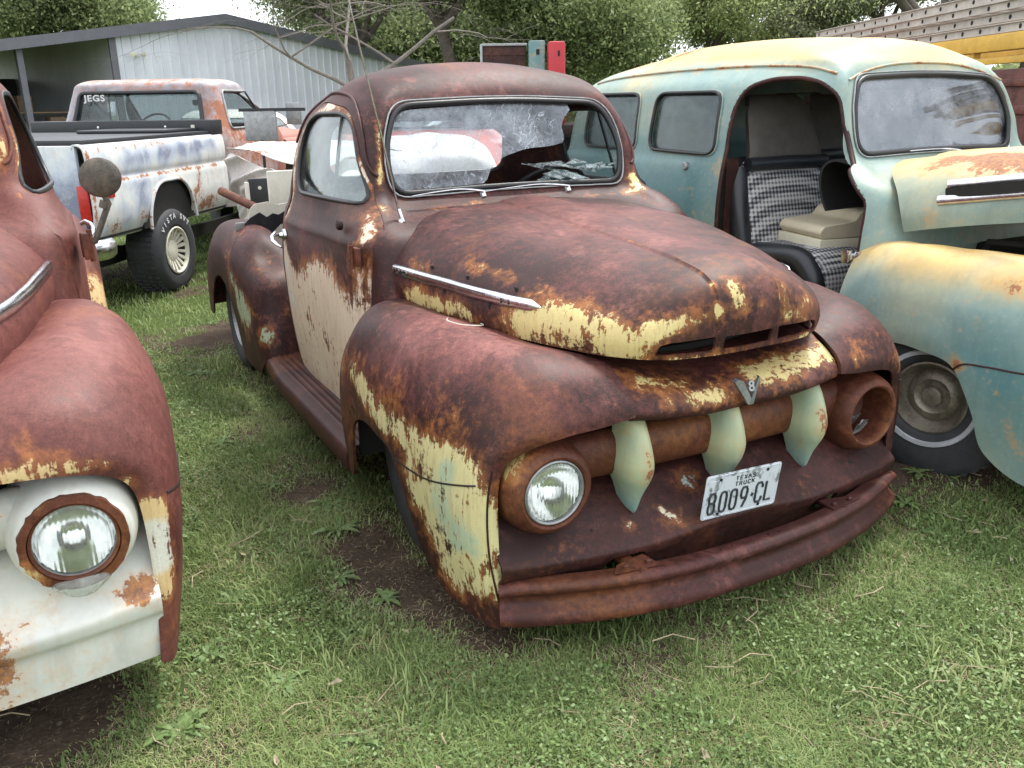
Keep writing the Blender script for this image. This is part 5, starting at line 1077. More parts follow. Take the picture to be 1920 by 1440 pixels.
def vane_wheel(parent, x, y, zc, r, rim, w, letters=None):
    wt, ty, rm_ = make_wheel(parent, (x, y, zc), 1, r=r, w=w, rim=rim, rimmat=m_black)
    b = MB(); h = w/2
    b.lathe([(h*.95, rim), (h*.98, rim-.012), (h*.75, rim-.02)], 48, (0, 0, 0), (1, 0, 0)); b.lathe([(h*.5, rim*.45), (h*.66, rim*.42), (h*.72, rim*.30), (h*.72, .001)], 32, (0, 0, 0), (1, 0, 0))
    for k in range(18):
        a = 2*math.pi*k/18; m = Matrix.Rotation(a, 3, 'X')
        q = [(h*.60, -.010, rim*.38), (h*.60, .012, rim*.38), (h*.82, .020, rim*.9), (h*.82, -.008, rim*.9), (h*.35, -.010, rim*.38), (h*.35, .012, rim*.38), (h*.55, .020, rim*.9), (h*.55, -.008, rim*.9)]
        b.add([tuple(m @ Vector(p)) for p in q], [(0, 1, 2, 3), (4, 7, 6, 5), (0, 3, 7, 4), (1, 5, 6, 2), (0, 4, 5, 1), (3, 2, 6, 7)])
    b.build('vane_rim', m_creamy, wt, 30)
    if letters:
        for i, ch in enumerate(letters):
            if ch == ' ': continue
            ang = R(-48+i*11.5); rr = (r+rim)/2+.012; n_ = Vector((0, math.sin(ang), math.cos(ang))); t_ = Vector((0, math.cos(ang), -math.sin(ang)))
            text_obj(ch, .062, .001, 'tyre_lettering', m_white_letter, ty, Vector((h+.002, 0, 0))+n_*rr, Matrix((t_, n_, Vector((1, 0, 0)))).transposed(), 1, .002)
    return wt
m_white_letter = plain('white_letter_rubber', (.62, .62, .62), .6, var=.1)
vane_wheel(T5, -.16, 0, .37, .375, .21, .32, 'VISTA SVT')
for x, y in ((-1.81, 0), (-.16, 3.1), (-1.8, 3.1)): make_wheel(T5, (x, y, .36), 1 if x > -1 else -1, r=.365, w=.24)
CR5 = []
for z, w, wr, yr, yf in ((.60, .93, .90, 1.27, 2.95), (.95, .965, .94, 1.27, 2.98), (1.25, .955, .93, 1.28, 2.98), (1.36, .92, .90, 1.30, 2.93), (1.50, .86, .85, 1.36, 2.74), (1.74, .78, .77, 1.44, 2.36), (1.81, .755, .745, 1.47, 2.27), (1.855, .68, .67, 1.56, 2.17), (1.87, .45, .45, 1.70, 2.0), (1.873, .05, .05, 1.85, 1.9)):
    m_ = (yf+yr)/2; h_ = (yf-yr)/2
    CR5.append([(0, yf+.02, z), (w*.6, yf, z), (w*.88, yf-h_*.06, z), (w*.985, yf-h_*.18, z), (w, m_, z), (wr*.99, yr+h_*.14, z), (wr*.90, yr+h_*.03, z), (wr*.6, yr, z), (0, yr, z)])
rg = ring_grid(CR5, 70, 160); cab5 = shell_ring('cab', rg, .03, m_pick2, T5)
XO = -.97
for v in cab5.data.vertices: v.co.x += XO
bv5 = bvh_of(cab5)
rwin = fillet([(XO-.70, 1.40), (XO+.70, 1.40), (XO+.64, 1.735), (XO-.64, 1.735)], .05)
fwin = fillet([(XO-.78, 1.40), (XO+.78, 1.40), (XO+.66, 1.74), (XO-.66, 1.74)], .06)
swin = fillet([(1.50, 1.375), (2.80, 1.375), (2.34, 1.745), (1.62, 1.745)], .04)
boolean(cab5, [prism(rwin, 'y', 1.0, 1.8, ang=0), prism(fwin, 'y', 2.15, 3.2, ang=0), prism(swin, 'x', XO-1.2, XO-.55, ang=0), prism(swin, 'x', XO+.55, XO+1.2, ang=0)])
paint(cab5, [up(1.84, .012, .35), lambda c: .22*np.clip((c[:, 0]+.2)/.1, 0, 1)*(c[:, 2] < 1.8), lambda c: .2*(c[:, 1] > 2.5)*(c[:, 2] < 1.4)], .36, 'tone'); paint(cab5, [((-.1, 1.5, 1.5), .2, .5), ((-.1, 1.9, 1.2), .4, .4), ((-.9, 1.9, 1.87), .6, .35)], .18, 'rust')
tube('window_seal', project(bv5, resamp(rwin, 90), 'y', 1.0, (0, 1, 0), .004), .022, m_seal, cab5, 8, True)
tube('window_seal', project(bv5, resamp(fwin, 90), 'y', 3.3, (0, -1, 0), .004), .016, m_seal, cab5, 8, True)
for s in (-1, 1):
    P = project(bv5, resamp(swin, 80), 'x', XO+s*1.4, (-s, 0, 0), .004); tube('door_frame', P, .013, m_dullmetal, cab5, 8, True)
    q = project(bv5, [(2.22, 1.735), (2.42, 1.38)], 'x', XO+s*1.4, (-s, 0, 0), .0); tube('vent_bar', q, .010, m_seal, cab5, 6)
pane_from(bv5, rwin, 'y', 1.0, (0, 1, 0), .02, 'rear_window', m_glass, T5); 
pane_from(bv5, fwin, 'y', 3.3, (0, -1, 0), .02, 'windshield', m_glass, T5)
pane_from(bv5, swin, 'x', XO-1.4, (1, 0, 0), .02, 'side_window', m_glass, T5)
mir = MB(); mir.tube([(XO+.28, 2.30, 1.745), (XO+.28, 2.27, 1.66)], .006, 6); mir.box((XO+.16, 2.25, 1.605), (XO+.40, 2.28, 1.665), bev=.012); mir.build('rear_view_mirror', m_black, T5)
sw = MB(); c = Vector((XO-.38, 2.36, 1.36)); th = np.linspace(0, 2*math.pi, 33)[:-1]; sw.tube([tuple(c+Vector((.2*math.cos(t), .12*math.sin(t), .16*math.sin(t)))) for t in th], .012, 8, True); sw.tube([tuple(c-Vector((.2, 0, 0))), tuple(c+Vector((.2, 0, 0)))], .01, 6); sw.tube([tuple(c), tuple(c+Vector((0, .35, -.25)))], .02, 6); sw.build('steering_wheel', m_black, T5)
b = MB(); b.box((XO-.75, 1.55, .9), (XO+.75, 1.72, 1.32), bev=.05); b.build('seat_back', m_dark, T5); b = MB(); b.box((XO-.85, 2.55, 1.1), (XO+.85, 2.85, 1.34), bev=.04); b.build('dashboard', m_dark, T5)
text_obj('JEGS', .085, .001, 'sticker_lettering', m_white_letter, T5, Vector((XO-.46, 1.382, 1.685)), Matrix.Rotation(R(90), 3, 'X'), 1.25, .002, spacing=1.12)
hd5 = [[(XO+x, y, z) for x, z in ((-.86, 1.16), (-.84, 1.24), (-.6, 1.30), (0, 1.33), (.6, 1.30), (.84, 1.24), (.86, 1.16))] for y in (2.95, 3.4, 3.9, 4.15)]
gg = grid(hd5, 20, 40); o = shell('hood', gg, .012, m_pick2, T5, flip=(gnormals(gg)[10, 20, 2] < 0)); paint(o, [], .85, 'tone'); paint(o, [], .1, 'rust')
for s in (-1, 1):
    ff = [[(XO+s*x, y, z) for x, z in ((.84, 1.22), (.93, 1.20), (.965, 1.12), (.97, .9), (.965, .7), (.93, .6))] for y in (2.96, 3.3, 3.7, 4.1, 4.2)]
    gg = grid(ff, 30, 30); o = shell('front_fender', gg, .012, m_pick2, T5, flip=(gnormals(gg)[10, 15, 0]*s < 0)); boolean(o, [prism([(2.75, .4), (3.45, .4), (3.45, .8), (3.3, .95), (2.9, .95), (2.75, .8)], 'x', XO+s*.6, XO+s*1.3, ang=0)]); paint(o, [], .8, 'tone'); paint(o, [], .2, 'rust')
b = MB(); b.box((XO-.95, 4.1, .55), (XO+.95, 4.22, 1.28), bev=.03); b.build('grille', m_dullmetal, T5)
b = MB(); b.tube([(XO-.93, 2.75, 1.40), (XO-1.05, 2.74, 1.42)], .008, 6); b.box((XO-1.12, 2.72, 1.38), (XO-1.03, 2.76, 1.66), bev=.01); b.build('side_mirror', m_chrome, T5)
b = MB(); b.tube([(XO+.93, 2.75, 1.36), (XO+1.10, 2.74, 1.40)], .008, 6); b.box((XO+1.05, 2.72, 1.38), (XO+1.22, 2.76, 1.62), bev=.01); b.build('side_mirror', m_dullmetal, T5)
b = MB(); b.box((-.25, -1.46, .60), (-.05, -1.40, .62)); b.build('bumper_step', m_chrome, T5)
# ================================================================== JUNK IN THE BED AND BEHIND
m_wreck = wornmix('crushed_white_metal', [(.26, .24, .22), (.52, .50, .46), (.68, .68, .68)], [.2, .5, .8], seed=21, rustc=(.16, .06, .035))
def crumple(g, amp, sc, seed):
    rs = np.random.RandomState(seed); ph = rs.uniform(0, 6, (5, 3)); out = g.copy()
    n = gnormals(g)
    for k in range(5):
        w = sc*(1+.7*k); out += n*(amp/(1+k*.7)*np.sin((g*w+ph[k]).sum(2, keepdims=True)*1.3)*np.cos((g[..., [1, 2, 0]]*w*.8+ph[k]).sum(2, keepdims=True)))
    return out
wk = thing('crushed_hood', 'crushed white hood panel lying across the bed behind the central truck cab', 'body panel', (0, 0, 0))
g = grid([[(-.62, 4.55, 1.30), (-.45, 4.30, 1.26), (-.30, 4.05, 1.20), (-.1, 3.8, 1.18)], [(-.35, 4.75, 1.33), (-.2, 4.5, 1.32), (.0, 4.2, 1.30), (.2, 3.95, 1.26)], [(.0, 4.95, 1.30), (.15, 4.7, 1.33), (.35, 4.4, 1.32), (.55, 4.1, 1.28)]], 30, 40)
o = shell('skin', crumple(g, .012, 6, 3), .006, m_wreck, wk, ang=30); paint(o, [], .55, 'tone'); paint(o, [((-.45, 4.3, 1.26), .2, .4)], .12, 'rust')
g = grid([[(-.60, 4.52, 1.28), (-.52, 4.25, 1.22), (-.40, 4.02, 1.17), (-.22, 3.8, 1.14)], [(-.66, 4.46, 1.12), (-.60, 4.28, 1.05), (-.50, 4.05, 1.08), (-.3, 3.85, 1.06)], [(-.62, 4.44, .96), (-.55, 4.2, .98), (-.46, 4.0, 1.03), (-.30, 3.83, 1.02)], [(-.62, 4.4, .78), (-.58, 4.25, .82), (-.50, 4.1, .86), (-.40, 3.95, .90)]], 46, 46)
o = shell('crumpled_edge', crumple(g, .035, 9, 5), .006, m_wreck, wk, ang=30); paint(o, [], .3, 'tone'); paint(o, [], .22, 'rust')
t = tube('pipe', [(-.775, 4.05, 1.055), (-.56, 3.50, .925), (-.40, 3.1, .86)], .028, m_bar, None, 12); tag(t, 'rusty pinkish pipe sticking out of the bed behind the central truck cab', 'pipe')
b = MB(); b.box((-.56, 3.60, .66), (-.38, 3.64, 1.20), bev=.01); tag(b.build('cream_panel', m_creamy, None), 'upright cream panel standing in the bed right behind the central cab', 'panel')
b = MB(); b.box((-.635, 3.84, .62), (-.50, 3.87, 1.14), bev=.006); o = b.build('black_panel', m_vinyl, None); tag(o, 'narrow black panel with holes and a white edge standing beside the cream panel', 'panel')
b = MB(); b.box((-.655, 3.83, .66), (-.633, 3.875, 1.12), bev=.004); b.build('white_edge', m_creamy, o)
for zz in (1.08, .80): b = MB(); b.lathe([(0, .012), (.003, .012), (.004, .001)], 12, (-.565, 3.838, zz), (0, -1, 0)); b.build('screw', m_creamy, o)
br = thing('torn_bracket', 'torn black sheet bracket with a cream ragged edge lying on the rear fender', 'bracket')
ol = [(-.86, .90), (-.80, .955), (-.74, .985), (-.70, .955), (-.665, .975), (-.63, .965), (-.56, 1.0), (-.60, .93), (-.68, .86), (-.72, .83)]
b = MB(); b.prism([(x, z+.02) for x, z in ol], 'y', 3.10, 3.108); o = b.build('black_sheet', m_vinyl, br)
b = MB(); b.prism([(-.80, .965), (-.74, .995), (-.70, .965), (-.665, .985), (-.63, .975), (-.56, 1.01), (-.55, 1.05), (-.62, 1.04), (-.68, 1.06), (-.76, 1.05), (-.79, 1.02)], 'y', 3.13, 3.138); b.build('cream_sheet', m_creamy, br)
b = MB(); b.box((-.885, 3.085, .905), (-.835, 3.105, .955), bev=.003); b.build('grey_clip', m_dullmetal, br)
# tailgates stacked upright far behind
CX, CY = CAM.x, CAM.y; rh = (math.cos(YAW), -math.sin(YAW)); fh = (math.sin(YAW), math.cos(YAW))
def W(a, b, z=0): return (CX+a*rh[0]+b*fh[0], CY+a*rh[1]+b*fh[1], z)
RZ = -YAW
def flat_tex(): pass
q = thing('rusty_tailgate', 'brown ribbed tailgate standing on end above the central truck roof', 'tailgate', W(.02, 15, 1.35), RZ)
b = MB(); b.box((-.42, -.03, 0), (.28, .03, 1.10), bev=.01); 
for i in range(5): b.box((-.40, -.045, .16+.2*i), (.27, -.028, .20+.2*i))
for i in range(2): b.box((-.30+.38*i, -.05, .03), (-.27+.38*i, -.028, 1.07))
o = b.build('ribbed_panel', m_bare, q); paint(o, [], .02)
b = MB(); b.box((-.46, -.06, 0), (-.42, .04, 1.13), bev=.008); b.box((-.44, -.06, 1.10), (.3, .04, 1.14), bev=.008); b.build('frame', m_dullmetal, q)
q = thing('metal_cabinet', 'pale blue upright metal cabinet beside a red one beyond the trucks', 'cabinet', W(.48, 15, 1.25), RZ)
b = MB(); b.box((-.14, -.18, 0), (.12, .18, 1.27), bev=.03); o = b.build('body', m_panel, q); paint(o, [], .05, 'tone'); paint(o, [((0, -.2, .9), .3, .25)], .05, 'rust')
b = MB(); b.box((-.02, -.195, 1.06), (.03, -.175, 1.14), bev=.004); b.build('latch', m_dark, q)
q = thing('metal_cabinet', 'bright red upright metal cabinet with rounded corners beyond the trucks', 'cabinet', W(.78, 14.9, 1.2), RZ)
b = MB(); b.box((-.14, -.18, 0), (.14, .18, 1.30), bev=.05); b.build('body', plain('red_enamel', (.42, .015, .025), .35, 0, .15, 8), q)
b = MB(); b.box((.02, -.195, 1.08), (.05, -.175, 1.16), bev=.004); b.build('latch', m_dark, q)
q = thing('flatbed_trailer', 'low trailer deck carrying the tailgate and the two cabinets', 'trailer', W(.3, 15.1, 0), RZ)
b = MB(); b.box((-1.6, -.8, 1.1), (1.6, .8, 1.24), bev=.01); b.build('deck', m_bare, q)
for xx in (-.9, .9): b = MB(); b.lathe([(-.1, .001), (-.1, .36), (.1, .36), (.1, .001)], 28, (xx, -.7, .37), (0, 1, 0)); b.build('wheel', m_rubber, q)
b = MB(); b.box((-1.2, -.5, .5), (1.2, .5, 1.1)); b.build('chassis', m_dark, q)
# ladder rack truck at the right
LAD = R(90)-YAW; LP = W(4.05, 7.0)
LT = thing('yellow_ladder_truck', 'yellow utility truck body with a rack of ladders behind the panel truck', 'truck', LP, LAD)
m_yel = plain('yellow_rack_paint', (.62, .37, .06), .5, 0, .18, 5)
b = MB(); b.box((-2.5, -.06, 1.94), (5.2, .06, 2.07), bev=.01); b.build('rack_beam', m_yel, LT); b = MB(); b.box((-2.5, -1.6, 1.94), (5.2, -1.48, 2.07), bev=.01); b.build('rack_beam', m_yel, LT)
b = MB(); b.box((-2.5, -.03, 1.84), (5.2, .03, 1.895), bev=.01); b.build('lower_rail', m_yel, LT)
b = MB(); b.box((-2.2, -1.9, .6), (5.0, .02, 1.80), bev=.05); b.box((-2.2, .0, 1.45), (5.0, .05, 1.52), bev=.015); b.box((-2.2, .0, 1.66), (5.0, .05, 1.72), bev=.015); o = b.build('body', m_bare, LT); paint(o, [], .12); paint(o, [], .3, 'pale')
for xx in (-1.6, 1.0, 4.4): b = MB(); b.box((xx, -.03, 1.6), (xx+.07, .03, 1.95)); b.build('rack_post', m_yel, LT)
for xx in (-1.0, 3.6): b = MB(); b.lathe([(-.13, .001), (-.13, .40), (.13, .40), (.13, .001)], 28, (xx, -.20, .41), (0, 1, 0)); b.build('wheel', m_rubber, LT)
m_alu = plain('weathered_ladder', (.46, .42, .37), .6, .1, .2, 6)
def ladder(x0, x1, y, z, rise, label, w=.42, h=.075, yaw=0):
    t = thing('ladder', label, 'ladder', LP, LAD+yaw, 'ladders stacked on the yellow rack')
    for yy in (y, y-w):
        b = MB()
        def bar(ya, yb, z0, z1): b.add([(x0, ya, z+z0), (x0, yb, z+z0), (x0, yb, z+z1), (x0, ya, z+z1), (x1, ya, z+rise+z0), (x1, yb, z+rise+z0), (x1, yb, z+rise+z1), (x1, ya, z+rise+z1)], [(0, 3, 2, 1), (4, 5, 6, 7), (0, 1, 5, 4), (1, 2, 6, 5), (2, 3, 7, 6), (3, 0, 4, 7)])
        bar(yy-.004, yy+.004, .0085, h-.0085); bar(yy-.004, yy+.028, 0, .008); bar(yy-.004, yy+.028, h-.008, h); b.build('rail', m_alu, t)
    for i in range(int((x1-x0)/.305)):
        x = x0+.2+i*.305; zz = z+h*.48+rise*(x-x0)/(x1-x0)
        b = MB(); b.lathe([(y-w, .001), (y-w, .016), (y-.004, .016), (y-.004, .001)], 8, (x, 0, zz), (0, 1, 0)); r_ = b.build('rung', m_alu, t)
        q = MB(); q.lathe([(0, .019), (.003, .019), (.004, .001)], 12, (x, y+.004, zz), (0, 1, 0)); q.build('rung_end', m_dark, r_)
ladder(-2.6, 4.2, .02, 2.075, .0, 'bottom ladder of the stack resting on the yellow rack beam')
ladder(-2.7, 4.5, .0, 2.155, .01, 'second ladder from the bottom of the stack on the yellow rack')
ladder(-2.4, 4.9, .03, 2.245, .0, 'third ladder up in the stack, its near end bent slightly')
ladder(-.2, 5.3, -.02, 2.325, .01, 'topmost and shortest ladder of the stack, against the trees', h=.085)
# other old vehicles seen through the windows
def sedan(name, label, loc, rz, mat, tone=.5):
    t = thing(name, label, 'car', loc, rz); rows = []
    for z, w, yf, yr in ((.30, .84, -2.1, 2.2), (.55, .90, -2.25, 2.35), (.80, .90, -2.2, 2.3), (.92, .86, -1.9, 2.1), (.97, .74, -.95, 1.3), (1.15, .70, -.65, 1.10), (1.36, .60, -.30, .8), (1.42, .50, -.1, .65), (1.44, .1, .2, .35)):
        m_ = (yf+yr)/2; L_ = (yr-yf)/2
        rows.append([(0, yf, z), (w*.6, yf+L_*.01, z), (w*.9, yf+L_*.06, z), (w, yf+L_*.22, z), (w, m_, z), (w, yr-L_*.22, z), (w*.9, yr-L_*.05, z), (w*.6, yr-L_*.01, z), (0, yr, z)])
    g = ring_grid(rows, 60, 120); o = shell_ring('body', g, .02, mat, t)
    paint(o, [], tone, 'tone'); paint(o, [], .08, 'rust')
    s1 = fillet([(-.62, 1.0), (1.0, 1.0), (.75, 1.33), (-.28, 1.33)], .06); s2 = fillet([(-.60, 1.02), (.60, 1.02), (.50, 1.33), (-.50, 1.33)], .06)
    bv = bvh_of(o)
    boolean(o, [prism(s1, 'x', -1.2, -.3, ang=0), prism(s1, 'x', .3, 1.2, ang=0), prism(s2, 'y', -1.4, -.15, ang=0), prism(s2, 'y', .6, 1.6, ang=0)])
    for s in (-1, 1): pane_from(bv, s1, 'x', s*1.2, (-s, 0, 0), .01, 'side_window', m_glass, t)
    pane_from(bv, s2, 'y', -2.9, (0, 1, 0), .01, 'windshield', m_glass, t)
    for s in (-1, 1):
        for y in (-1.35, 1.4):
            b = MB(); b.lathe([(-.08, .001), (-.08, .33), (.09, .33), (.10, .22), (.07, .20), (.07, .001)], 28, (s*.80, y, .33), (s, 0, 0)); b.build('wheel', m_rubber, t)
        b = MB(); b.lathe([(0, .09), (-.03, .09), (-.04, .001)], 20, (s*.68, -2.19, .68), (0, 1, 0)); b.build('headlight', m_chrome, t)
    b = MB(); b.tube([(-.85, -2.1, .45), (-.6, -2.33, .45), (.6, -2.33, .45), (.85, -2.1, .45)], .06, 10); b.build('bumper', m_chrome, t); return t
sedan('white_car', 'old white car with reddish patches parked beyond the white and blue pickup', W(-4.0, 13.5, .1), RZ+.6, m_redw, .72)
sedan('old_car', 'faded red and white car parked behind the panel truck', W(3.9, 9.5, .1), RZ+.9, m_redw, .25)
sedan('grey_car', 'pale grey old car parked far beyond the central truck', W(-1.0, 16.5, .1), RZ-1.2, m_pick, .55)
b = thing('tow_mirror', 'grey square towing mirror sticking up behind the torn white panel', 'mirror', W(-2.45, 9.0, 0), RZ)
q = MB(); q.box((-.16, -.02, 1.26), (.16, .02, 1.56), bev=.015); q.build('mirror_head', m_dullmetal, b); q = MB(); q.tube([(0, 0, 0), (0, 0, 1.28)], .015, 8); q.box((-.20, -.02, 1.54), (.45, .02, 1.57)); q.build('arm', m_black, b)

# ================================================================== METAL SHED
SH = thing('metal_shed', 'long grey metal building with a low gable and an open lean-to on its left', 'building', W(-9.1, 30, 0), math.atan2(rh[1]*5.3+fh[1]*5.8, rh[0]*5.3+fh[0]*5.8))
def siding():
    k = NT('grey_ribbed_siding'); n1 = k.noise(.8, 5, .6); n2 = k.noise(3, 8, .6, stretch=(1, 1, .15)); c = k.mix(k.rng(k.math('ADD', k.lin(n1, .6, 0), k.lin(n2, .4, 0)), .35, .65), (.58, .60, .66), (.70, .72, .78)); return k.bsdf(Base_Color=c, Roughness=.5, Metallic=.15)
m_side = siding(); m_trim = plain('dark_grey_trim', (.13, .13, .15), .5, .2, .15, 4); m_roof = plain('galvanised_roof', (.35, .36, .38), .5, .3, .15, 3)
HR, HE, HW = 4.28, 3.05, 8.2
def rz_(x): return HR-(HR-HE)*abs(x)/HW
ribs = MB(); xs = np.arange(-3.6, HW, .30)
v = []; pts = []
for x in xs:
    for dx, dy in ((0, 0), (.235, 0), (.25, -.035), (.28, -.035)): pts.append((x+dx, dy))
pts.append((HW, 0)); 
for x, y in pts: v.append((x, y, 0)); v.append((x, y, rz_(x)-.02))
f = [(2*i, 2*i+2, 2*i+3, 2*i+1) for i in range(len(pts)-1)]
mk('wall', v, f, m_side, SH, 0)
b = MB(); b.add([(HW, 0, 0), (HW, 14, 0), (HW, 14, HE), (HW, 0, HE)], [(0, 1, 2, 3)]); b.add([(-3.6, 0.02, 0), (-3.6, 14, 0), (-3.6, 14, rz_(3.6)), (-3.6, .02, rz_(3.6))], [(0, 1, 2, 3)]); b.build('wall', m_side, SH, 0)
b = MB()
for s in (-1, 1):
    e = HW+.25 if s > 0 else 15.5; ze = HR-(HR-HE)*e/HW
    b.add([(0, -.25, HR+.06), (s*e, -.25, ze+.06), (s*e, 14, ze+.06), (0, 14, HR+.06), (0, -.25, HR), (s*e, -.25, ze), (s*e, 14, ze), (0, 14, HR)], [(0, 1, 2, 3), (4, 7, 6, 5), (0, 4, 5, 1), (1, 5, 6, 2), (2, 6, 7, 3)])
b.build('roof', m_roof, SH, 0)
b = MB()
for s in (-1, 1):
    e = HW+.28 if s > 0 else 15.5; ze = HR-(HR-HE)*e/HW
    b.add([(0, -.29, HR+.09), (s*e, -.29, ze+.09), (s*e, -.29, ze-.20), (0, -.29, HR-.20), (0, -.26, HR+.09), (s*e, -.26, ze+.09), (s*e, -.26, ze-.20), (0, -.26, HR-.20)], [(0, 1, 2, 3), (4, 7, 6, 5), (0, 4, 5, 1), (3, 2, 6, 7)])
b.build('fascia', m_trim, SH, 0)
b = MB(); b.box((-3.75, -.08, 0), (-3.55, .0, rz_(3.65))); b.build('corner_trim', m_trim, SH)
for xx in (-6.3, -9.0, -12.5): b = MB(); b.box((xx, .0, 0), (xx+.16, .16, rz_(xx)-.1)); b.build('post', m_trim, SH)
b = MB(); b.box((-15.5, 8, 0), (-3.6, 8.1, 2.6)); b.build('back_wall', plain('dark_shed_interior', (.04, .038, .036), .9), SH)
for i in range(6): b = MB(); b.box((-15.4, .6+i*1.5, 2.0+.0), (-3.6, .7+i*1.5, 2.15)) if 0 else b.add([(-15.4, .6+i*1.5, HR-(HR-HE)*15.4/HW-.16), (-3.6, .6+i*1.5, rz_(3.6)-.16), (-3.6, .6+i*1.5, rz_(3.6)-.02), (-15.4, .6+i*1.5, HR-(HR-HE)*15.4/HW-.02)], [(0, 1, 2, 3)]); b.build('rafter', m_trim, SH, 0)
fl = thing('floodlight', 'small white double floodlight on the shed gable wall', 'lamp', SH.location, SH.rotation_euler.z)
b = MB(); b.box((-3.05, -.12, 3.05), (-2.95, -.03, 3.15), bev=.01); b.build('base', m_creamy, fl)
for s in (-1, 1): b = MB(); b.lathe([(0, .03), (.06, .05), (.14, .08), (.15, .001)], 16, (-3.0+s*.12, -.14, 3.1), (s*.5, -1, -.2)); b.build('lamp_head', m_creamy, fl)
rsj = random.Random(8)
m_cb = [plain('crate_brown', (.16, .10, .06), .8), plain('crate_grey', (.25, .25, .25), .7), plain('crate_rust', (.14, .06, .04), .8), plain('crate_pale', (.4, .38, .34), .8)]
for i in range(14):
    x = rsj.uniform(-12, -4.3); w = rsj.uniform(.25, .6); z = rsj.choice((0, 0, .9, 1.5)); hh = rsj.uniform(.3, .9); yy = rsj.uniform(1.5, 5)
    b = MB(); b.box((-w/2, -w/2, 0), (w/2, w/2, hh), bev=.015)
    for q in range(3): b.box((-w/2-.01, -w/2-.012, hh*(.12+.32*q)), (w/2+.01, -w/2+.002, hh*(.12+.32*q)+.04))
    o = b.build('crate', m_cb[i % 4], None); o.matrix_world = Matrix.Translation(SH.location) @ Matrix.Rotation(SH.rotation_euler.z, 4, 'Z') @ Matrix.Translation((x, yy, z))
    tag(o, 'stored box or crate in the dark open lean-to of the shed', 'crate', 'boxes stored under the lean-to')
sf = thing('shelf', 'storage shelving under the shed lean-to', 'shelf', SH.location, SH.rotation_euler.z)
for z in (.86, 1.46): b = MB(); b.box((-12.5, 1.2, z), (-4.0, 5.2, z+.04)); b.build('board', m_cb[0], sf)
for x in (-12.4, -8, -4.1): b = MB(); b.box((x, 1.2, 0), (x+.08, 1.28, 1.5)); b.build('upright', m_cb[2], sf)
# ================================================================== GROUND, GRASS, TREES
def bumps(x, y):
    r = .012*np.sin(x*1.7+1)*np.cos(y*1.3)+.008*np.sin(x*4.1+y*2.7)+.005*np.sin(y*7.3-x*5.1+2)
    r = r+.125*np.exp(-(((x-1.75)/.62)**4+((y-.22)/.42)**2))*1.0
    r = r-.035*np.exp(-(((x+.86)/.28)**2+((y-.45)/.40)**2))            # hollow by the front tyre
    return r
def gsp(): return np.concatenate([-np.geomspace(600, 12, 26), np.linspace(-11.5, 11.5, 320), np.geomspace(12, 600, 26)])
gx = gsp(); gy = gsp()+4; X_, Y_ = np.meshgrid(gx, gy); Z_ = bumps(X_, Y_)*np.exp(-((np.hypot(X_, Y_-4))/18)**4)
n1_, n2_ = X_.shape; V = np.stack([X_, Y_, Z_], 2).reshape(-1, 3)
I = np.arange(n1_*n2_).reshape(n1_, n2_); F = np.stack([I[:-1, :-1], I[:-1, 1:], I[1:, 1:], I[1:, :-1]], 2).reshape(-1, 4)
def fast_mesh(name, V, F, mat, attrs=None, smooth_=False):
    me = bpy.data.meshes.new(name); k = F.shape[1]; me.vertices.add(len(V)); me.vertices.foreach_set('co', np.ascontiguousarray(V, np.float32).ravel())
    me.loops.add(F.size); me.loops.foreach_set('vertex_index', np.ascontiguousarray(F, np.int32).ravel()); me.polygons.add(len(F))
    me.polygons.foreach_set('loop_start', np.arange(0, F.size, k, dtype=np.int32)); me.update(calc_edges=True)
    if smooth_: me.polygons.foreach_set('use_smooth', np.ones(len(F), bool))
    for n, a in (attrs or {}).items(): q = me.attributes.new(n, 'FLOAT', 'POINT'); q.data.foreach_set('value', np.ascontiguousarray(a, np.float32))
    o = bpy.data.objects.new(name, me); COL.objects.link(o); me.materials.append(mat); return o
# bare patches: (x, y, radius, strength)
BARE = [(x_, y_, r_*.8, s_*.75) for x_, y_, r_, s_ in [(-.90, .35, .30, 1.3), (-.95, .75, .26, 1.1), (-.80, .0, .26, 1.0), (-.35, -.28, .40, .75), (.25, -.30, .35, .6), (-1.66, -.06, .17, .7), (-1.40, -.30, .16, .6), (-2.05, .2, .25, .9), (-1.2, .55, .18, .7), (-1.05, 1.35, .2, .7), (-.62, 3.5, .3, .8), (-1.15, 2.2, .22, .6), (.9, -.35, .2, .4), (-.6, -.5, .25, .5), (-.80, 4.3, .5, .9), (-.42, 3.0, .4, .5), (1.7, .15, .5, .9), (1.3, .5, .5, 1.0), (-1.9, .3, .2, .6), (-2.35, .2, .4, .7), (-1.05, 1.6, .25, .4), (0, 1.5, 1.2, 1.3), (0, 3, 1.2, 1.3), (2.2, 1, 1.2, 1.3), (2.2, 3, 1.3, 1.3), (-2.6, 1, 1.0, 1.3), (-2.6, 3, 1.0, 1.2), (-1.5, 7.5, 1.2, 1.0), (.4, 6.0, 1.5, .8)]]
def vnoise(x, y, s, seed):
    rs = np.random.RandomState(seed); T = rs.rand(64, 64); u = x*s; w = y*s; i = np.floor(u).astype(int); j = np.floor(w).astype(int); fx = u-i; fy = w-j; fx = fx*fx*(3-2*fx); fy = fy*fy*(3-2*fy)
    a = T[i % 64, j % 64]; b = T[(i+1) % 64, j % 64]; c = T[i % 64, (j+1) % 64]; d = T[(i+1) % 64, (j+1) % 64]; return (a*(1-fx)+b*fx)*(1-fy)+(c*(1-fx)+d*fx)*fy
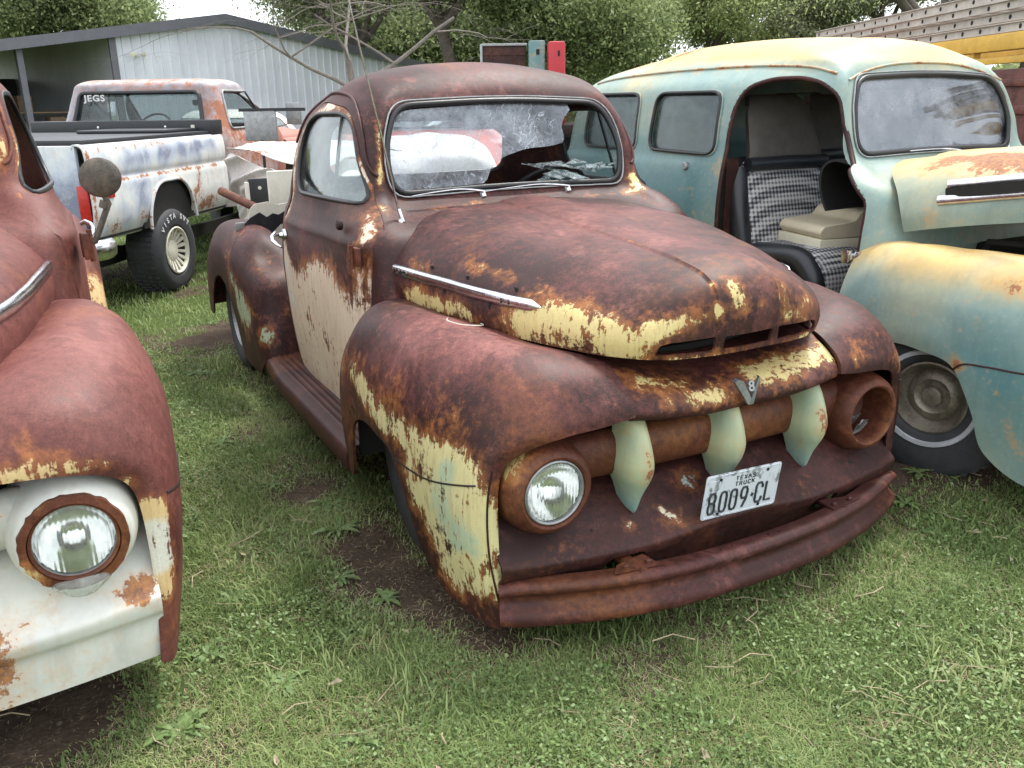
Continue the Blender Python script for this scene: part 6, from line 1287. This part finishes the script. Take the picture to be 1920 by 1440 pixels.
def cover(x, y):
    g = .62*vnoise(x, y, 1.3, 1)+.30*vnoise(x, y, 4.5, 2)+.22*vnoise(x, y, 12, 3)
    c = 1.0-.42*np.clip((.40-g)/.12, 0, 1)
    for bx, by, r, s in BARE: c = c-s*np.exp(-(((x-bx)**2+(y-by)**2)/r**2)**1.2)*(.75+.5*vnoise(x, y, 9, 5))
    return np.clip(c, .0, 1)
cv = cover(V[:, 0], V[:, 1])
def ground_mat():
    k = NT('soil_and_turf'); n1 = k.noise(5, 10, .7, .3); n2 = k.noise(45, 8, .7); n3 = k.noise(240, 4, .7)
    soil = k.ramp(k.math('ADD', k.lin(n1, .45, 0), k.math('ADD', k.lin(n2, .35, 0), k.lin(n3, .25, -.02))), [(.30, (.028, .018, .012)), (.50, (.075, .052, .036)), (.72, (.19, .145, .10))])
    turf = k.ramp(k.math('ADD', k.lin(n2, .6, 0), k.lin(n3, .5, -.05)), [(.3, (.025, .035, .010)), (.55, (.075, .105, .025)), (.8, (.17, .19, .07))])
    m = k.rng(k.math('ADD', k.attr('cover'), k.math('ADD', k.lin(n2, .7, -.35), k.lin(n1, .3, -.15))), .45, .75)
    vo = k.n('ShaderNodeTexVoronoi'); vo.inputs['Scale'].default_value = 60; k.put(vo.inputs['Vector'], k.tc.outputs['Object'])
    return k.bsdf(Base_Color=k.mix(m, soil, turf), Roughness=.95, Specular_IOR_Level=.2, Normal=k.bump(k.math('ADD', n2, k.math('ADD', k.lin(n3, .5, 0), k.lin(vo.outputs[0], .5, 0))), .8, .012))
gr = fast_mesh('ground', V, F, ground_mat(), {'cover': cv}, True); gr['kind'] = 'structure'
def leaf_mat(name, c0, c1, c2, tr=.35, rough=.6):
    k = NT(name); a = k.attr('shade'); n = k.noise(3, 3, .6); c = k.ramp(k.math('ADD', a, k.lin(n, .3, -.15)), [(.15, c0), (.5, c1), (.9, c2)])
    b = k.n('ShaderNodeBsdfPrincipled'); k.put(b.inputs['Base Color'], c); b.inputs['Roughness'].default_value = rough; b.inputs['Specular IOR Level'].default_value = .35
    t = k.n('ShaderNodeBsdfTranslucent'); k.put(t.inputs[0], c); m = k.n('ShaderNodeMixShader'); m.inputs[0].default_value = tr
    k.t.links.new(b.outputs[0], m.inputs[1]); k.t.links.new(t.outputs[0], m.inputs[2]); k.t.links.new(m.outputs[0], k.out.inputs[0]); return k.m
RS = np.random.RandomState(42)
def scatter(n, rmax, pw=1.0):
    """points on the ground, denser near the camera"""
    a = RS.uniform(-.70, .72, n)+YAW; d = 1.2+(rmax-1.2)*RS.rand(n)**pw; x = CAM.x+np.sin(a)*d; y = CAM.y+np.cos(a)*d; return x, y, d
def blades(n, rmax, pw, h0, w0, thr, seed, lean=.9, cmin=.25):
    x, y, d = scatter(n, rmax, pw); c = cover(x, y); keep = RS.rand(n) < np.clip((c-cmin)/(thr-cmin), 0, 1); x, y, d, c = x[keep], y[keep], d[keep], c[keep]; n = len(x)
    clump = vnoise(x, y, 7, seed); h = h0*(.45+.9*clump)*RS.uniform(.5, 1.3, n)*(.6+.4*c); w = w0*RS.uniform(.7, 1.4, n)*(1+d*.10)
    az = RS.uniform(0, 2*np.pi, n); ln = RS.uniform(.25, 1.25, n)*lean; dx, dy = np.cos(az), np.sin(az); tx, ty = -dy, dx
    z = bumps(x, y)-.004; V = np.empty((n, 5, 3)); 
    hx = h*ln
    V[:, 0] = np.stack([x-tx*w, y-ty*w, z], 1); V[:, 1] = np.stack([x+tx*w, y+ty*w, z], 1)
    V[:, 2] = np.stack([x+dx*hx*.35+tx*w*.8, y+dy*hx*.35+ty*w*.8, z+h*.62], 1); V[:, 3] = np.stack([x+dx*hx*.35-tx*w*.8, y+dy*hx*.35-ty*w*.8, z+h*.62], 1)
    V[:, 4] = np.stack([x+dx*hx, y+dy*hx, z+h*(.95-.35*np.clip(ln-.5, 0, 1))], 1)
    b = np.arange(n)*5; F3 = np.concatenate([np.stack([b, b+1, b+2], 1), np.stack([b, b+2, b+3], 1), np.stack([b+3, b+2, b+4], 1)])
    sh = np.clip(.15+.5*vnoise(x, y, 2.2, seed+1)+.35*RS.rand(n)+.0, 0, 1)
    return V.reshape(-1, 3), F3, np.repeat(sh, 5)
m_grass = leaf_mat('grass_blades', (.080, .115, .034), (.19, .27, .085), (.40, .46, .20))
m_dry = leaf_mat('dry_grass', (.20, .16, .08), (.34, .28, .16), (.50, .43, .27), .2)
m_weed = leaf_mat('weed_leaves', (.06, .105, .03), (.13, .205, .065), (.26, .35, .14), .3, .45)
V1, F1, S1 = blades(600000, 6.0, 1.1, .029, .0011, .62, 11, lean=1.2, cmin=.12)
V2, F2_, S2 = blades(180000, 16, .75, .055, .0022, .6, 12, cmin=.1)
o = fast_mesh('grass', np.concatenate([V1, V2]), np.concatenate([F1, F2_+len(V1)]), m_grass, {'shade': np.concatenate([S1, S2])}); tag(o, 'short patchy green grass growing over the yard', 'grass', kind='stuff')
V1, F1, S1 = blades(110000, 6.5, 1.1, .024, .0009, .3, 13, 2.6, -.15)
o = fast_mesh('dry_grass', V1, F1, m_dry, {'shade': S1}); tag(o, 'dry straw and dead blades lying among the grass', 'dry grass', kind='stuff')
# small round leaves (clover and chickweed) and toothed rosettes
def leaves(n, rmax, size, thr, seed, cmin=.3, hmax=.05):
    x, y, d = scatter(n, rmax, 1.1); c = cover(x, y); keep = (RS.rand(n) < np.clip((c-cmin)/(thr-cmin), 0, 1)) & (vnoise(x, y, 3.1, seed) > .45); x, y, d = x[keep], y[keep], d[keep]; n = len(x)
    s = size*RS.uniform(.6, 1.5, n)*(1+d*.06); az = RS.uniform(0, 6.283, n); tl = RS.normal(0, .45, n); tl2 = RS.normal(0, .4, n); z = bumps(x, y)+RS.uniform(.006, hmax, n)*(.4+.8*vnoise(x, y, 6, seed+2))
    U = np.stack([np.cos(az)*np.cos(tl), np.sin(az)*np.cos(tl), np.sin(tl)], 1); Wv = np.stack([-np.sin(az)*np.cos(tl2), np.cos(az)*np.cos(tl2), np.sin(tl2)], 1); P = np.stack([x, y, z], 1)
    s = s[:, None]; Q = np.stack([P-U*s, P-U*s*.1+Wv*s*.62, P+U*s*.75+Wv*s*.45, P+U*s, P+U*s*.75-Wv*s*.45, P-U*s*.1-Wv*s*.62], 1)
    b = np.arange(n)*6; F = np.concatenate([np.stack([b, b+1, b+2, b+5], 1)*1, np.stack([b+5, b+2, b+3, b+4], 1)]); sh = np.clip(.2+.5*RS.rand(n)+.3*vnoise(x, y, 2, seed), 0, 1)
    return Q.reshape(-1, 3), F, np.repeat(sh, 6)
V1, F1, S1 = leaves(130000, 7.5, .0048, .6, 31, .15)
o = fast_mesh('ground_weeds', V1, F1, m_weed, {'shade': S1}); tag(o, 'low clover and chickweed leaves spread through the grass', 'weeds', kind='stuff')
def rosette(x, y, r, nl, seed, label):
    rs = random.Random(seed); v = []; f = []; sh = []
    for i in range(nl):
        a = 6.283*i/nl+rs.uniform(-.3, .3); L = r*rs.uniform(.6, 1.1); w = L*rs.uniform(.09, .15); N = 9; el = rs.uniform(.15, .8); base = len(v); z0 = bumps(np.array(x), np.array(y))+.004
        for k in range(N+1):
            t = k/N; rr = L*t; hh = el*L*(t-.85*t*t)*1.0; ww = w*(math.sin(math.pi*min(1, t*.9+.08))**.7)*(1+.35*math.sin(k*2.6+i))*(1 if k < N else .05)
            cx, cy = x+math.cos(a)*rr, y+math.sin(a)*rr
            for q in (-1, 0, 1): v.append((cx-math.sin(a)*ww*q, cy+math.cos(a)*ww*q, z0+hh-.12*ww*(1-abs(q)))); sh.append(.35+.5*rs.random())
        for k in range(N):
            for q in (0, 1): a_ = base+k*3+q; f.append((a_, a_+1, a_+4, a_+3))
    o = fast_mesh('weed_rosette', np.array(v), np.array(f), m_weed, {'shade': np.array(sh)}); tag(o, label, 'weed', 'leafy weeds in the grass'); return o
ROS = [(-1.02, .95, .17), (-1.12, .62, .13), (-.98, 1.18, .16), (-1.02, .42, .12), (-1.25, 1.0, .10), (-1.22, .25, .09), (-1.45, .1, .13), (-1.62, .35, .13), (-1.50, .62, .12), (-1.75, .05, .15), (-1.33, -.25, .12), (1.05, -.02, .13), (1.25, .08, .12), (.95, -.25, .09), (-1.15, 1.5, .13), (-1.25, 2.1, .13), (-1.6, 1.2, .12), (-1.7, 1.9, .12), (-.35, -.75, .09), (.35, -.85, .10), (-.9, -.5, .09), (.7, -.5, .09), (-1.35, 2.8, .14), (-1.15, 3.4, .14), (-1.58, -.38, .10), (.05, -1.2, .12), (-1.8, .75, .12), (1.55, -.35, .10)]
for i, (x, y, r) in enumerate(ROS): rosette(x, y, r*.62, rnd.choice((9, 11, 13)), 100+i, 'leafy green weed spreading flat on the ground among the grass')
# stray dead leaves and small stones
def deadleaf(x, y, s, seed, label):
    rs = random.Random(seed); a = rs.uniform(0, 6); u = Vector((math.cos(a), math.sin(a), rs.uniform(-.2, .3)))*s; w = Vector((-math.sin(a), math.cos(a), rs.uniform(-.1, .3)))*s*.35; c = Vector((x, y, float(bumps(np.array(x), np.array(y)))+.022))
    o = mk('fallen_leaf', [c-u, c-u*.3+w, c+u*.4+w*.8+Vector((0, 0, .01)), c+u, c+u*.4-w*.8, c-u*.3-w, c+Vector((0, 0, -.008))], [(0, 1, 6), (1, 2, 6), (2, 3, 6), (3, 4, 6), (4, 5, 6), (5, 0, 6)], m_dleaf, None, 60); tag(o, label, 'leaf', 'fallen leaves in the grass')
m_dleaf = plain('dry_leaf', (.42, .34, .24), .8, 0, .3, 30)
for i, (x, y) in enumerate([(1.05, -.32), (.98, -.52), (-1.33, .0), (-1.55, -.22), (-1.2, -.45), (.3, -.6), (-1.05, .15), (-1.4, .9), (-.6, -.75), (.6, -.95), (-1.9, .5), (1.3, -.2)]): deadleaf(x, y, rnd.uniform(.018, .032), i, 'pale dry leaf lying in the grass')

rs_t = random.Random(77); tw = MB()
for i in range(170):
    a_ = YAW+rs_t.uniform(-.62, .62); d_ = rs_t.uniform(1.6, 5.5); x, y = CAM.x+math.sin(a_)*d_, CAM.y+math.cos(a_)*d_; L_ = rs_t.uniform(.04, .16); az = rs_t.uniform(0, 6.28); z = float(bumps(np.array(x), np.array(y)))+rs_t.uniform(.010, .026)
    tw.tube([(x, y, z), (x+math.cos(az)*L_*.5, y+math.sin(az)*L_*.5, z+rs_t.uniform(.0, .012)), (x+math.cos(az+.3)*L_, y+math.sin(az+.3)*L_, z+rs_t.uniform(-.004, .01))], rs_t.uniform(.0010, .0022), 5)
tag(tw.build('dead_stems', plain('dead_stem', (.36, .29, .19), .85, 0, .35, 20), None, 60), 'thin dead stems and twigs scattered over the grass', 'dead stems', kind='stuff')
m_clod = plain('soil_clod', (.085, .060, .043), .95, 0, .5, 30, .8); ck = MB(); cn = 0
while cn < 420:
    a_ = YAW+rs_t.uniform(-.66, .66); d_ = rs_t.uniform(1.5, 7); x, y = CAM.x+math.sin(a_)*d_, CAM.y+math.cos(a_)*d_
    if float(cover(np.array([x]), np.array([y]))[0]) > .35: continue
    r_ = rs_t.uniform(.003, .012); z = float(bumps(np.array(x), np.array(y))); bm = bmesh.new(); bmesh.ops.create_icosphere(bm, subdivisions=1, radius=r_)
    for v_ in bm.verts: v_.co *= rs_t.uniform(.7, 1.25); v_.co.z *= .7; v_.co += Vector((x, y, z+r_*.3))
    bm.verts.index_update(); ck.add([v_.co[:] for v_ in bm.verts], [[q.index for q in f_.verts] for f_ in bm.faces]); bm.free(); cn += 1
tag(ck.build('soil_clods', m_clod, None, 60, False), 'small clods and crumbs of soil lying on the bare dirt', 'soil', kind='stuff')
# ------------------------------------------------------------------ trees
m_bark = plain('grey_brown_bark', (.075, .060, .048), .9, 0, .45, 9, .6)
m_bark2 = plain('pale_dead_bark', (.16, .14, .12), .9, 0, .35, 9, .5)
def branch_tree(name, label, x, y, H, spread, seed, bark, leafmat=None, nleaf=0, lsize=.1, trunk_r=.28, fork=2.2, lean=(0, 0), depth=5, droop=.0, group=None, crown_low=.3, puff=1.0, twig=False, ch=None, limbs=4, rad=None):
    rs = random.Random(seed); t = thing(name, label, 'tree', (x, y, 0), 0, group)
    mb = MB(); tips = []; segs = []
    def grow(p, d, r, L, k):
        n_ = 5; pts = [p]; rad = [r]; q = p.copy(); dd = d.copy()
        for i in range(n_):
            dd = (dd+Vector((rs.uniform(-1, 1), rs.uniform(-1, 1), rs.uniform(-.8, .9)-droop*k*.2))*.22).normalized(); q = q+dd*(L/n_); pts.append(q.copy()); rad.append(r*(1-.42*(i+1)/n_))
        mb.add(*tube_vf([tuple(a) for a in pts], rad, 7 if k < 2 else 5 if k < 4 else 4))
        if k >= 2: tips.extend([(a.copy(), L) for a in pts[2:]])
        if k >= depth: return
        nb = limbs if k == 0 else rs.choice((2, 3, 3))
        for j in range(nb):
            u = rs.uniform(.45, 1.0) if k > 0 else rs.uniform(.72, 1.0); idx = max(1, min(n_, int(round(u*n_)))); az = 2*math.pi*(j+rs.uniform(-.3, .3))/nb
            side = Vector((math.cos(az), math.sin(az), rs.uniform(-.15, .45) if k > 0 else rs.uniform(.15, .7)))
            nd = (dd*(.55 if k > 0 else .3)+side*spread).normalized()
            grow(pts[idx], nd, rad[idx]*rs.uniform(.5, .72), L*rs.uniform(.60, .80)*(1.15 if k == 0 else 1), k+1)
    grow(Vector((0, 0, -.1)), Vector((lean[0], lean[1], 1)).normalized(), trunk_r, fork, 0)
    # scale so that the whole tree has the asked height
    top = max(v[2] for v in mb.v); s = H/top; rr_ = np.percentile([math.hypot(v[0], v[1]) for v in mb.v], 97)*s; kx = min(1.0, rad/rr_) if rad else 1.0
    mb.v = [(a*s*kx, b*s*kx, c*s) for a, b, c in mb.v]
    mb.build('trunk', bark, t, 60, False)
    if leafmat and nleaf:
        rr = np.random.RandomState(seed); P = np.array([(q.x*s*kx, q.y*s*kx, q.z*s) for q, L in tips]); LL = np.array([L*s for q, L in tips]); P = P[P[:, 2] > H*crown_low] if crown_low else P
        m_ = len(P); ci = rr.randint(0, m_, nleaf); C_ = P[ci]+rr.normal(0, 1, (nleaf, 3))*np.array([.42, .42, .30])*puff
        tone = rr.rand(m_)[ci]*.5+rr.rand(nleaf)*.5
        U = rr.normal(0, 1, (nleaf, 3)); U /= np.linalg.norm(U, axis=1, keepdims=True); Wv = np.cross(U, rr.normal(0, 1, (nleaf, 3))); Wv /= np.linalg.norm(Wv, axis=1, keepdims=True)
        sz = lsize*rr.uniform(.6, 1.4, (nleaf, 1)); Q = np.stack([C_-U*sz, C_+Wv*sz*.5, C_+U*sz, C_-Wv*sz*.5], 1).reshape(-1, 3); F = np.arange(nleaf*4).reshape(-1, 4)
        o = fast_mesh('crown', Q, F, leafmat, {'shade': np.repeat(tone, 4)}); o.parent = t
    return t
m_oak = leaf_mat('oak_leaves', (.075, .105, .04), (.20, .255, .10), (.42, .47, .23), .45)
m_spring = leaf_mat('spring_leaves', (.16, .20, .08), (.34, .40, .16), (.56, .60, .30), .45)
m_olive = leaf_mat('olive_leaves', (.14, .16, .085), (.29, .32, .18), (.50, .52, .33), .4)
def TW(a, b): p = W(a, b); return p[0], p[1]
# big dark oak in the middle: three trunks grown together read as three trees
for i, (a, b, H, sp, sd, nl) in enumerate([(-1.6, 31, 10.5, .95, 3, 60000), (-5.6, 35, 10.5, .9, 5, 45000), (1.6, 33, 9.6, .95, 9, 40000)]):
    x, y = TW(a, b); branch_tree('oak_tree', ['big dark oak behind the centre with heavy limbs, above the rusty truck roof', 'dark oak at the right corner of the grey shed roof', 'dark oak rising behind the red cabinet'][i], x, y, H, sp, sd, m_bark, m_oak, int(nl*2.2), .07, .26, 2.6, depth=5, group='dark oaks behind the shed', crown_low=.20, puff=1.3, rad=3.6)
for i, (a, b, H, sd, R__) in enumerate([(-4.2, 46, 7.0, 71, 6.0), (1.8, 47, 6.2, 72, 3.8)]):
    x, y = TW(a, b); branch_tree('oak_tree', ['low dense oak filling the gap behind the bare tree', 'low dense oak behind the red cabinet'][i], x, y, H, 1.1, sd, m_bark, m_oak, 120000, .10, .3, 1.3, depth=5, group='dark oaks behind the shed', crown_low=0, puff=2.0, rad=R__)
for i, (a, b, H, sd) in enumerate([(-21.5, 44, 10.5, 21), (-26, 46, 10, 22)]):
    x, y = TW(a, b); branch_tree('oak_tree', ['green tree behind the left slope of the shed roof', 'green tree at the far left behind the open lean-to'][i], x, y, H, .9, sd, m_bark, m_oak2 if 'm_oak2' in globals() else m_oak, 90000, .085, .40, 2.4, depth=5, group='trees behind the shed', crown_low=.2, puff=1.5, rad=4.2)
x, y = TW(-20, 29); branch_tree('shrub_tree', 'small bright green tree seen through the open lean-to', x, y, 4.2, .9, 31, m_bark, m_spring, 16000, .08, .12, 1.2, depth=4, crown_low=.1, puff=.8)
for i, (a, b, H, sd, mt, nl, ls) in enumerate([(9.5, 44, 8.6, 41, m_spring, 44000, .085), (14, 46, 10.2, 42, m_olive, 46000, .075), (18.5, 44, 10.5, 43, m_olive, 44000, .075), (23.5, 42, 11, 44, m_spring, 34000, .08), (29, 43, 11, 45, m_spring, 46000, .085), (6.2, 50, 8.5, 46, m_spring, 40000, .12)]):
    x, y = TW(a, b); branch_tree('spring_tree', ['pale green tree left of the panel truck roof', 'tall olive green tree above the panel truck roof', 'thin olive tree with sky gaps above the panel truck', 'sparse tree with dark limbs above the ladders', 'light green tree at the far right above the ladders', 'pale green tree behind the tallest oak, right of the centre'][i], x, y, H, .9, sd, m_bark, mt, nl, ls, .26, 2.4, depth=5, group='light trees along the right', crown_low=.15, puff=1.0, rad=3.4)
# dark limbed tree nearer on the right, nearly leafless
x, y = TW(11.2, 27); branch_tree('bare_tree', 'dark limbed half bare tree above the ladders', x, y, 8.0, 1.0, 52, m_bark, m_spring, 9000, .05, .20, 2.3, depth=5, crown_low=.3, puff=1.3)
x, y = TW(-3.2, 18); branch_tree('bare_tree', 'leafless grey tree with fine twigs in front of the shed', x, y, 4.3, 1.2, 63, m_bark2, None, 0, .1, .058, 1.5, depth=7, droop=.45, lean=(.15, 0))
# far line of woods closing the horizon
def far_wood(n, seed):
    rr = np.random.RandomState(seed); a = rr.uniform(-1.0, 1.1, n)+YAW; d = rr.uniform(62, 95, n); top = 2.2+2.2*vnoise(a*30, a*0+3, 1, 4)+1.2*vnoise(a*120, a*0+3, 1, 5); z = rr.rand(n)**.8*top
    C_ = np.stack([CAM.x+np.sin(a)*d, CAM.y+np.cos(a)*d, z], 1); U = rr.normal(0, 1, (n, 3)); U /= np.linalg.norm(U, axis=1, keepdims=True); Wv = np.cross(U, rr.normal(0, 1, (n, 3))); Wv /= np.linalg.norm(Wv, axis=1, keepdims=True); s = rr.uniform(.25, .6, (n, 1))
    Q = np.stack([C_-U*s, C_+Wv*s*.6, C_+U*s, C_-Wv*s*.6], 1).reshape(-1, 3); o = fast_mesh('far_wood', Q, np.arange(n*4).reshape(-1, 4), m_spring, {'shade': np.repeat(rr.rand(n), 4)}); tag(o, 'distant belt of green woods closing the horizon', 'woods', kind='stuff')
far_wood(60000, 3)
